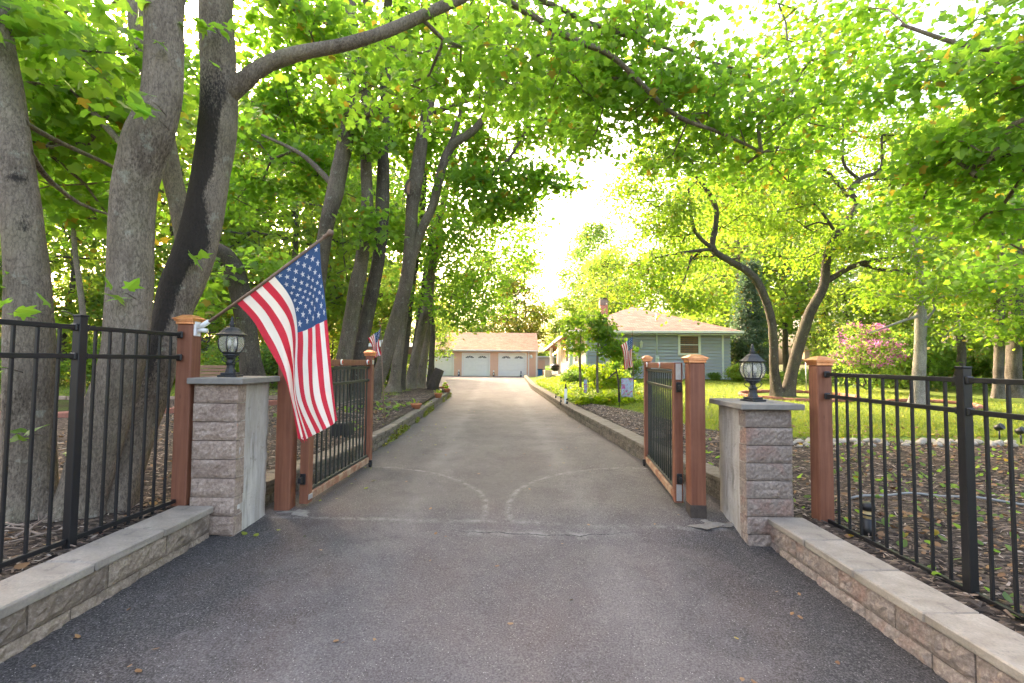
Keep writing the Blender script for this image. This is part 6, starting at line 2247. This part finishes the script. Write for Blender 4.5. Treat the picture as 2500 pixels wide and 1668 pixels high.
# ------------------------------------------------------------------ woods and shrubs, built once per kind and copied
def proto_tree(seed, H, r, crown, n, size, mat, barkm, lo=0.28, cone=False):
    g = np.random.default_rng(seed)
    base = [(0, 0, -0.3, r * 1.3)]
    x = y = 0.0
    for k in range(1, 8):
        x += g.normal(0, 0.12)
        y += g.normal(0, 0.12)
        base.append((x, y, H * 0.85 * k / 7, r * (1 - 0.11 * k)))
    V, F, Pn, R, d = trunk_np(base, 9, 0.6, 0.3, 0.05, seed, 0)
    T = []
    for _ in range(n):
        z = lo + (1 - lo) * g.random()
        q = (1 - (z - lo) / (1 - lo)) ** 0.8 if cone else (math.sin(math.pi * min(1, (z - lo) / (1 - lo) * 0.86 + 0.12)) ** 0.55)
        a = g.random() * 6.28
        rad = crown * q * (0.35 + 0.65 * g.random() ** 0.5)
        T.append((rad * math.cos(a) + x * z, rad * math.sin(a) + y * z, H * z))
    T = np.array(T)
    lob = vnoise(T + seed, 0.42)
    T = T[lob > 0.36]
    nodes = Pn[Pn[:, 2] > H * lo * 0.7]
    arr, par, w, first = grow(nodes, T, g, 1.0)
    V2, F2 = twigs_np(arr, par, w, first, 0.016, 0.5, 4, 0.12)
    tm = np_mesh('trunk', np.concatenate([V, V2]), [np.concatenate([F, F2 + len(V)])], True)
    tm.materials.append(M[barkm])
    pos, nor, ax, sz = scatter(T, 36 if not cone else 60, H * 0.055 + 0.12, 0.16, size, g, 0.6, 0.35, 0.35, 0.5)
    cm = crown_mesh('crown', [(pos, nor, ax, sz, DIAM)], g)
    cm.materials.append(M[mat])
    return tm, cm


def woods():
    protos = {
        'a': proto_tree(201, 17, 0.24, 4.2, 330, 0.30, 'leaf_far', 'bark_far'),
        'b': proto_tree(202, 14, 0.2, 3.8, 290, 0.28, 'leaf_far', 'bark_far', 0.2),
        'c': proto_tree(203, 19, 0.26, 4.6, 360, 0.32, 'leaf_bush', 'bark_far', 0.3),
        'g': proto_tree(204, 10, 0.14, 3.2, 230, 0.24, 'leaf_gold', 'bark_far', 0.12),
        'u': proto_tree(206, 7.0, 0.09, 2.5, 210, 0.20, 'leaf_far', 'bark_far', 0.08),
        'p': proto_tree(205, 12, 0.18, 2.3, 300, 0.24, 'leaf_pine', 'bark_dark', 0.08, True),
    }
    kinds = {'a': 'broad_tree', 'b': 'broad_tree', 'c': 'tall_tree', 'g': 'golden_tree', 'u': 'understory_tree', 'p': 'pine_tree'}
    spots = []
    g = np.random.default_rng(5)
    # behind the garage and the driveway's end
    for i, x in enumerate(np.linspace(-26, 30, 13)):
        spots.append(('abc'[i % 3], x + g.normal(0, .8), 57 + g.uniform(-2.5, 9), g.uniform(0.72, 0.92), 'garage'))
    for i, x in enumerate(np.linspace(-18, 26, 10)):
        spots.append(('g' if i % 2 == 0 else 'u', x + g.normal(0, .8), 53 + g.uniform(-0.5, 1.5), g.uniform(0.7, 1.0), 'garage'))
    spots.append(('c', 12.6, 68, 1.12, 'garage'))
    # behind the blue house
    for i, (x, y) in enumerate(((9.5, 46), (13.5, 44.5), (17.0, 41), (16, 34), (20, 46), (19.5, 37), (23, 41), (14.6, 29.5), (18.5, 30.5), (23.5, 34))):
        spots.append(('abcb'[i % 4], x, y, g.uniform(0.66, 0.92), 'house'))
    # right of the lawn
    for i, (x, y) in enumerate(((16.5, 22.5), (19.5, 20), (20.5, 25.5), (24, 22), (26, 27.5), (29, 24), (23, 17.5), (27, 18.5), (32, 21), (34, 28), (30, 16), (36, 18), (25.5, 14), (40, 24))):
        spots.append(('abu'[i % 3] if i % 4 else 'u', x, y, g.uniform(0.68, 0.95), 'right'))
    spots.append(('p', 13.3, 26.0, 0.50, 'pine'))
    # left woods
    for i, (x, y) in enumerate(((-8.2, 25), (-11, 22.5), (-13.5, 28), (-9.6, 31), (-16, 22), (-19, 26), (-24, 29), (-18.5, 34), (-14.5, 33), (-21, 21.5), (-26.5, 23), (-29, 30), (-12.2, 38), (-23, 36), (-33, 26), (-7.6, 38), (-31, 20), (-22.5, 17), (-38, 32))):
        spots.append(('abcu'[i % 4], x, y, g.uniform(0.78, 1.05), 'left'))
    for i, (x, y) in enumerate(((-10.2, 19.5), (-13.4, 20.2), (-18.0, 20.6), (-24.5, 19.2), (-7.4, 27.5), (-10.6, 26.6))):
        spots.append(('u' if i % 3 else 'g', x, y, g.uniform(0.55, 0.8), 'left'))
    ORD = 'first second third fourth fifth sixth seventh eighth ninth tenth eleventh twelfth thirteenth fourteenth fifteenth sixteenth seventeenth eighteenth nineteenth twentieth twenty-first twenty-second twenty-third twenty-fourth twenty-fifth twenty-sixth twenty-seventh twenty-eighth'.split()
    area = {'garage': 'in the wood behind the garage, counting from the left', 'house': 'in the wood behind the blue house, counting from the left', 'right': 'in the wood beyond the right lawn, counting from the left', 'left': 'in the wood beyond the left lawn, counting from the left', 'pine': 'at the blue house corner, counting from the left'}
    look = {'a': 'broad green tree', 'b': 'rounded green tree', 'c': 'tall dark green tree', 'g': 'golden yellow sunlit tree', 'u': 'low leafy understory tree', 'p': 'blue-green pine tree'}
    cnt = {}
    for kind, x, y, s, ar in sorted(spots, key=lambda q: q[1] / q[2]):
        k = cnt[(ar, kind)] = cnt.get((ar, kind), 0) + 1
        o = empty(kinds[kind], (x, y, zg(x, y)), f'{ORD[k - 1]} {look[kind]} {area[ar]}', 'tree', 'trees ' + area[ar].split(',')[0], g.uniform(0, 6.28))
        o.scale = (s * g.uniform(.92, 1.1), s * g.uniform(.92, 1.1), s * g.uniform(.94, 1.1))
        for nm, me in zip(('trunk', 'crown'), protos[kind]):
            c = bpy.data.objects.new(nm, me)
            COL.objects.link(c)
            c.parent = o
    # a pale bare trunk in the left wood
    t = px_path([(196, 985, 13.6, 20), (200, 900, 13.6, 16), (205, 800, 13.6, 14), (195, 700, 13.6, 13), (182, 600, 13.6, 11), (176, 480, 13.6, 9), (172, 380, 13.6, 6)])
    photo_tree('woodland_tree', 'slender grey trunk at the far lawn seen between the two biggest maples', [t], [], [(180, 480, 13.0, 1.1, .5, 1.0, 24), (120, 560, 14, 1.0, 1.0, .8, 18), (250, 520, 14.2, .8, .8, .6, 14)], 90, 26, 0.55, 0.17, half=DIAM, barkm='bark_maple', flare=0.2)

    # shrubs
    def proto_shrub(seed, R, H, n, size, mat, half=DIAM, per=26):
        gg = np.random.default_rng(seed)
        p = unit(gg.normal(0, 1, (n, 3))) * (gg.random((n, 1)) ** 0.4)
        T = p * np.array((R, R, H * 0.5)) + np.array((0, 0, H * 0.52))
        T = T[T[:, 2] > 0.05]
        arr, par, w, first = grow(np.array([(0, 0, 0.0), (0.05, 0, 0.1)]), T, gg, 0.35)
        V, F = twigs_np(arr, par, w, first, 0.004, 0.5, 4, 0.03)
        sm_ = np_mesh('stem', V, [F], True)
        sm_.materials.append(M['bark_dark'])
        pos, nor, ax, sz = scatter(T, per, R * 0.24, 0.07, size, gg, 0.6, 0.15)
        pos[:, 2] = np.maximum(pos[:, 2], 0.03)
        fm = crown_mesh('foliage', [(pos, nor, ax, sz, half)], gg)
        fm.materials.append(M[mat])
        return sm_, fm, T

    shr = {'a': proto_shrub(301, 1.1, 1.7, 150, 0.13, 'leaf_far'), 'b': proto_shrub(302, 0.8, 1.0, 110, 0.10, 'leaf_bush'), 'c': proto_shrub(303, 1.3, 2.4, 190, 0.15, 'leaf_bush'), 'y': proto_shrub(304, 0.9, 1.3, 120, 0.11, 'leaf_cover')}

    def put(kind, x, y, s, label, group=None, sz=None):
        o = empty('shrub', (x, y, zg(x, y)), label, 'shrub', group, g.uniform(0, 6.28))
        o.scale = (s, s, sz or s)
        for nm, me in zip(('stem', 'foliage'), shr[kind][:2]):
            c = bpy.data.objects.new(nm, me)
            COL.objects.link(c)
            c.parent = o
        return o
    L = []
    for i in range(22):
        L.append(('acb'[i % 3], g.uniform(-30, -7.5), g.uniform(16.5, 33), g.uniform(.8, 1.3), 'left'))
    for i in range(20):
        x = g.uniform(15, 36)
        L.append(('cab'[i % 3], x, g.uniform(15.5, 27), g.uniform(.8, 1.35), 'right'))
    for i in range(9):
        L.append(('ac'[i % 2], g.uniform(3.2, 14), g.uniform(52, 55), g.uniform(1.0, 1.5), 'back'))
    ar2 = {'left': 'leafy shrub at the edge of the left wood, counting from the left', 'right': 'leafy shrub at the edge of the right wood, counting from the left', 'back': 'leafy shrub behind the shed and garage corner, counting from the left'}
    cnt = {}
    for kind, x, y, s, ar in sorted(L, key=lambda q: q[1] / q[2]):
        k = cnt[ar] = cnt.get(ar, 0) + 1
        put(kind, x, y, s, f'{ORD[k - 1]} {ar2[ar]}', 'shrubs ' + ar2[ar].split(',')[0].replace('leafy shrub ', ''))
    put('b', *at(1500, 900, 17.5)[:2], .75, 'dense green shrub behind the printed banner in front of the house')
    put('y', *at(1480, 930, 16.2)[:2], .8, 'bright green shrub between the two young trees and the banner')
    put('b', *at(1400, 915, 19.5)[:2], .7, 'dark green shrub by the porch column behind the marker post')
    put('c', *at(1525, 880, 22.5)[:2], .62, 'leafy shrub at the blue house wall behind the small flag')
    put('y', *at(1420, 900, 21.0)[:2], .7, 'bright shrub between porch columns of the house')
    put('b', *at(1745, 915, 24.3)[:2], .42, 'low green shrub at the foot of the blue siding')
    put('a', *at(1800, 905, 23.0)[:2], .5, 'grey-green shrub at the corner of the blue house')
    # crape myrtle with pink blossom
    c = at(2110, 905, 17.5)
    st, fo, T = proto_shrub(310, 1.15, 2.6, 150, 0.10, 'leaf_bush')
    o = empty('flowering_shrub', (c[0], 17.5, zg(c[0], 17.5)), 'flowering shrub with bright pink blossom left of the birch trunk', 'shrub')
    for nm, me in (('stem', st), ('foliage', fo)):
        q = bpy.data.objects.new(nm, me)
        COL.objects.link(q)
        q.parent = o
    gg = np.random.default_rng(8)
    front = T[(T[:, 1] < 0.35) & (T[:, 2] > 0.9)]
    sel = front[gg.random(len(front)) < 0.65] + np.array((0, -0.1, 0.08))
    pos, nor, ax, sz = scatter(sel, 26, 0.15, 0.06, 0.07, gg, 1.0, -0.2)
    bm_ = crown_mesh('blossom', [(pos, nor, ax, sz, ROUND)], gg)
    bm_.materials.append(M['blossom'])
    q = bpy.data.objects.new('blossom', bm_)
    COL.objects.link(q)
    q.parent = o


woods()


# ------------------------------------------------------------------ ground litter, grass and cover
def stuff_leaves(name, pos, size, mat, g, label, up_=0.5, half=DIAM, tilt=0.5, cat=None):
    n = len(pos)
    nor = unit(np.column_stack([g.normal(0, tilt, (n, 2)), np.ones(n)]))
    a = g.random(n) * 6.28
    ax = unit(np.column_stack([np.cos(a), np.sin(a), g.normal(up_, 0.25, n)]))
    me = crown_mesh(name, [(pos, nor, ax, size * (1 + g.uniform(-.4, .4, n)), half)], g)
    o = link(name, me, None, mat)
    return tag(o, label, cat, None, 'stuff')


def on_ground(xs, ys, dz, zf):
    return np.array([(x, y, zf(x, y) + dz) for x, y in zip(xs, ys)])


def chips(name, xs, ys, zf, mats, g, label, lmin=0.02, lmax=0.07):
    """Shredded-bark chips: small tapered slivers lying at all angles."""
    n = len(xs)
    base = on_ground(xs, ys, 0.0, zf)
    base[:, 2] += 0.03 + (vnoise(base + np.array((0, 0, 0)), 3.1) - 0.5) * 0.0 + g.uniform(0.0, 0.022, n)
    a = g.random(n) * 6.28
    pit = g.normal(0, 0.22, n)
    ax = np.column_stack([np.cos(a) * np.cos(pit), np.sin(a) * np.cos(pit), np.sin(pit)])
    sd = np.column_stack([-np.sin(a), np.cos(a), g.normal(0, .3, n)])
    upv = np.cross(ax, sd)
    L = g.uniform(lmin, lmax, n)[:, None]
    W = L * g.uniform(0.12, 0.34, (n, 1))
    H = W * 0.5
    V = np.stack([base - ax * L / 2 - sd * W * .4, base - ax * L / 2 + sd * W * .4, base + ax * L / 2 + sd * W * .25, base + ax * L / 2 - sd * W * .25, base - ax * L * .2 + upv * H, base + ax * L * .25 + upv * H], 1)
    b = (np.arange(n) * 6)[:, None]
    q = np.array([[0, 1, 4, 4], [1, 2, 5, 4], [2, 3, 5, 5], [3, 0, 4, 5]])
    tri = np.concatenate([b + np.array([0, 1, 4]), b + np.array([2, 3, 5])])
    quad = np.concatenate([b + np.array([1, 2, 5, 4]), b + np.array([3, 0, 4, 5])])
    me = np_mesh(name, V.reshape(-1, 3), [tri, quad])
    for m in mats:
        me.materials.append(M[m])
    mi = np.tile(g.choice(len(mats), n, p=[.46, .36, .18]), 4)
    me.polygons.foreach_set('material_index', mi.astype(np.int32))
    o = link(name, me)
    return tag(o, label, None, None, 'stuff')


def litter():
    g = np.random.default_rng(77)
    # left bed
    n = 15000
    ys = 1.6 + (g.random(n) ** 1.7) * 14
    xs = np.array([xl(y) - (0.33 if y < 4.3 else 0.32) for y in ys]) - g.random(n) ** 1.3 * 5.0
    chips('mulch_chips', xs, ys, zl, ('chip_dark', 'chip_brown', 'chip_pale'), g, 'brown shredded mulch under the maples')
    n = 15000
    ys = 1.2 + (g.random(n) ** 1.4) * 11.3
    lo = np.array([xr(y) + 0.34 for y in ys])
    hi = np.array([max(bed_right(y), xr(y) + 0.4) for y in ys])
    xs = lo + (hi - lo) * g.random(n) ** 1.25
    chips('mulch_chips', xs, ys, zr, ('chip_dark', 'chip_brown', 'chip_pale'), g, 'dark shredded mulch in the bed behind the bare fence')
    # dead leaves
    n = 1500
    ys = 1.6 + (g.random(n) ** 1.5) * 11
    xs = np.array([xl(y) - 0.35 for y in ys]) - g.random(n) ** 1.2 * 5
    stuff_leaves('fallen_leaves', on_ground(xs, ys, 0.05, zl), 0.055, 'dry_leaf', g, 'dry brown leaves on the mulch under the maples', 0.15, ROUND)
    n = 2600
    ys = 1.4 + (g.random(n) ** 1.3) * 7.5
    xs = np.array([xr(y) + 0.36 for y in ys]) + g.random(n) * 5.5
    stuff_leaves('fallen_leaves', on_ground(xs, ys, 0.05, zr), 0.05, 'dry_leaf', g, 'dry brown leaves on the mulch behind the bare fence', 0.15, ROUND)
    n = 900
    ys = 1.6 + (g.random(n) ** 1.2) * 6
    xs = np.array([xr(y) + 0.4 for y in ys]) + g.random(n) * 4.5
    stuff_leaves('weeds', on_ground(xs, ys, 0.045, zr), 0.06, 'leaf_bush', g, 'small green weeds sprouting in the dark mulch', 0.6, ROUND)
    n = 500
    ys = 4.5 + g.random(n) * 9
    xs = np.array([xl(y) - 0.4 for y in ys]) - g.random(n) * 3.0
    k = vnoise(np.column_stack([xs, ys, ys * 0]), 1.3) > 0.62
    stuff_leaves('weeds', on_ground(xs[k], ys[k], 0.05, zl), 0.09, 'leaf_bush', g, 'green seedlings sprouting in the mulch under the maples', 0.6, MAPLE)
    # bits on the asphalt
    n = 130
    ys = 2.2 + g.random(n) ** 1.5 * 15
    xs = np.array([xl(min(y, 18)) + 0.15 + (xr(y) - xl(min(y, 18)) - 0.3) * g.beta(.6, .6) for y in ys])
    stuff_leaves('fallen_leaves', on_ground(xs, ys, 0.008, zd), 0.034, 'dry_leaf', g, 'scattered dead leaves on the asphalt driveway', 0.05, ROUND, 0.15)
    n = 46
    ys = 3.4 + g.random(n) * 7
    xs = np.array([xl(y) + 0.2 + abs(g.normal(0, 0.35)) for y in ys])
    stuff_leaves('fallen_leaves', on_ground(xs, ys, 0.008, zd), 0.045, 'moss_mat', g, 'yellowish fallen leaves on the asphalt beside the gate by the flag', 0.05, ROUND, 0.15)
    # moss on the left kerb
    n = 5200
    ys = 7.5 + g.random(n) * 11.5
    kx = np.array([xl(y) for y in ys])
    f = g.random(n)
    face = f < 0.8
    xs = np.where(face, kx + g.uniform(0.004, 0.05, n), kx - g.uniform(0, .24, n))
    zs = np.where(face, g.uniform(0.0, 0.2, n) ** 1.3 * 1.3, 0.25)
    P = np.column_stack([xs, ys, zs])
    keep = vnoise(P * np.array((1, 1, 2)), 1.7) > np.where(ys > 11, 0.47, 0.60)
    stuff_leaves('moss', P[keep], 0.032, 'moss_mat', g, 'yellow-green moss growing on the kerb side', 0.4, ROUND, 0.9)
    # grass
    n = 90000
    ys = 7.8 + g.random(n) ** 1.5 * 17
    xs = np.array([max(bed_right(y), xr(y) + 0.35) if y < 13 else xr(y) + 0.4 for y in ys])
    xs = xs + g.random(n) ** 1.1 * np.minimum(13, ys * 1.05)
    ring_ = (np.hypot(xs - TW[0] - .3, (ys - 15.4) / .9) < 1.7) | (np.hypot(xs - BW[0] - .2, (ys - 13) / .9) < 1.0)
    xs, ys = xs[~ring_], ys[~ring_]
    stuff_leaves('grass', on_ground(xs, ys, -0.005, zr), 0.075, 'grass_blade', g, 'short green lawn grass in front of the blue house', 1.3, BLADE, 1.0)
    n = 40000
    ys = 13 + g.random(n) ** 1.2 * 16
    xs = -3.8 - g.random(n) * 18
    ok = np.array([x < (xl(y) - 0.4) for x, y in zip(xs, ys)])
    stuff_leaves('grass', on_ground(xs[ok], ys[ok], 0.015, zl), 0.085, 'grass_blade', g, 'short green grass of the lawn behind the maples', 1.3, BLADE, 1.0)
    # bright ground cover by the right kerb
    n = 16000
    ys = 12.2 + g.random(n) ** 1.1 * 13
    a = np.array([xr(y) + 0.3 for y in ys])
    w = np.interp(ys, [12.2, 14, 18, 25], [1.0, 3.0, 3.6, 2.0])
    xs = a + g.random(n) * w
    P = on_ground(xs, ys, 0, zr)
    hump = 0.10 + 0.22 * vnoise(P, 0.9)
    P[:, 2] += g.random(n) ** 0.6 * hump
    stuff_leaves('ground_cover', P, 0.085, 'leaf_cover', g, 'bright yellow-green leafy ground cover behind the long kerb', 0.35, ROUND, 0.5)
    # low growth on the woodland floor
    n = 26000
    ys = 15 + g.random(n) * 24
    xs = -7 - g.random(n) * 26
    far = (ys > 27) | (xs < -19)
    P = on_ground(xs[far], ys[far], 0.0, zl)
    P[:, 2] += g.random(len(P)) * (0.1 + 0.5 * vnoise(P, 0.5))
    stuff_leaves('undergrowth', P, 0.16, 'leaf_far', g, 'low green undergrowth on the floor of the left wood', 0.4, DIAM, 0.7)
    n = 20000
    xs = 14.5 + g.random(n) * 24
    ys = 14 + g.random(n) * 22
    k = ys > 30 - xs * 0.62
    P = on_ground(xs[k], ys[k], 0.0, zr)
    P[:, 2] += g.random(len(P)) * (0.1 + 0.55 * vnoise(P, 0.5))
    stuff_leaves('undergrowth', P, 0.15, 'leaf_bush', g, 'low green undergrowth on the floor of the right wood', 0.4, DIAM, 0.7)


litter()


def sticks():
    """Fallen sticks, each its own thing."""
    g = np.random.default_rng(19)
    spots = []
    for i in range(16):
        spots.append((-2.9 - g.random() * 1.6, 7.5 + g.random() * 6, g.uniform(.5, 1.7), 'kerb'))
    for i in range(12):
        spots.append((-2.95 - abs(g.normal(0, .35)), 2.15 + g.random() * 1.5, g.uniform(.2, .6), 'fence'))
    for i in range(12):
        spots.append((2.25 + g.random() * 0.9, 6.6 + g.random() * 3.2, g.uniform(.3, .9), 'right'))
    lab = {'kerb': 'dry stick in the brush heap by the leaning maples', 'fence': 'dry twig at the fence foot by the big maples', 'right': 'dry stick in the mulch near the printed banner'}
    ORD = 'nearest second third fourth fifth sixth seventh eighth ninth tenth eleventh twelfth thirteenth fourteenth fifteenth farthest'.split()
    cn = {}
    for x, y, L, ar in sorted(spots, key=lambda q: q[1]):
        k_ = cn[ar] = cn.get(ar, 0) + 1
        zf = zl if x < 0 else zr
        a = g.random() * 3.14
        pts, rad = [], []
        p = np.array((0.0, 0.0, 0.0))
        d = np.array((math.cos(a), math.sin(a), 0.0))
        n = 7
        lift = g.uniform(0, 0.25 if ar == 'kerb' else 0.05)
        for k in range(n):
            pts.append(p + np.array((0, 0, lift * k / n)))
            rad.append((0.018 if ar == 'kerb' else 0.009) * (1 - 0.6 * k / n))
            d = d + np.array((*g.normal(0, .2, 2), 0))
            d /= np.linalg.norm(d)
            p = p + d * L / n
        P = np.array(pts)
        loc = np.array((x, y, zf(x, y) + 0.06))
        if (P[:, 0] + x).max() > -2.35 and x < 0:
            P[:, 0] = -np.abs(P[:, 0])
        if x > 0 and (P[:, 0] + x).min() < xr(y) + .3:
            P[:, 0] = np.abs(P[:, 0])
        m = MB().tube(P, rad, 6)
        k = 3
        m.tube([P[k], P[k] + np.array((d[1], -d[0], .15)) * L * .2, P[k] + np.array((d[1] + d[0] * .4, -d[0], .3)) * L * .33], [rad[k] * .7, rad[k] * .5, rad[k] * .25], 5)
        o = m.build('stick', 'stick', None, loc)
        tag(o, lab[ar] + ', ' + ORD[k_ - 1] + ' from the street', 'stick', {'kerb': 'sticks of the brush heap', 'fence': 'twigs at the foot of the fence', 'right': 'sticks in the right bed'}[ar])


sticks()
print('objects', len(bpy.data.objects), 'tris', sum(sum(len(p.vertices) - 2 for p in m.polygons) for m in bpy.data.meshes if len(m.polygons) < 2000) )
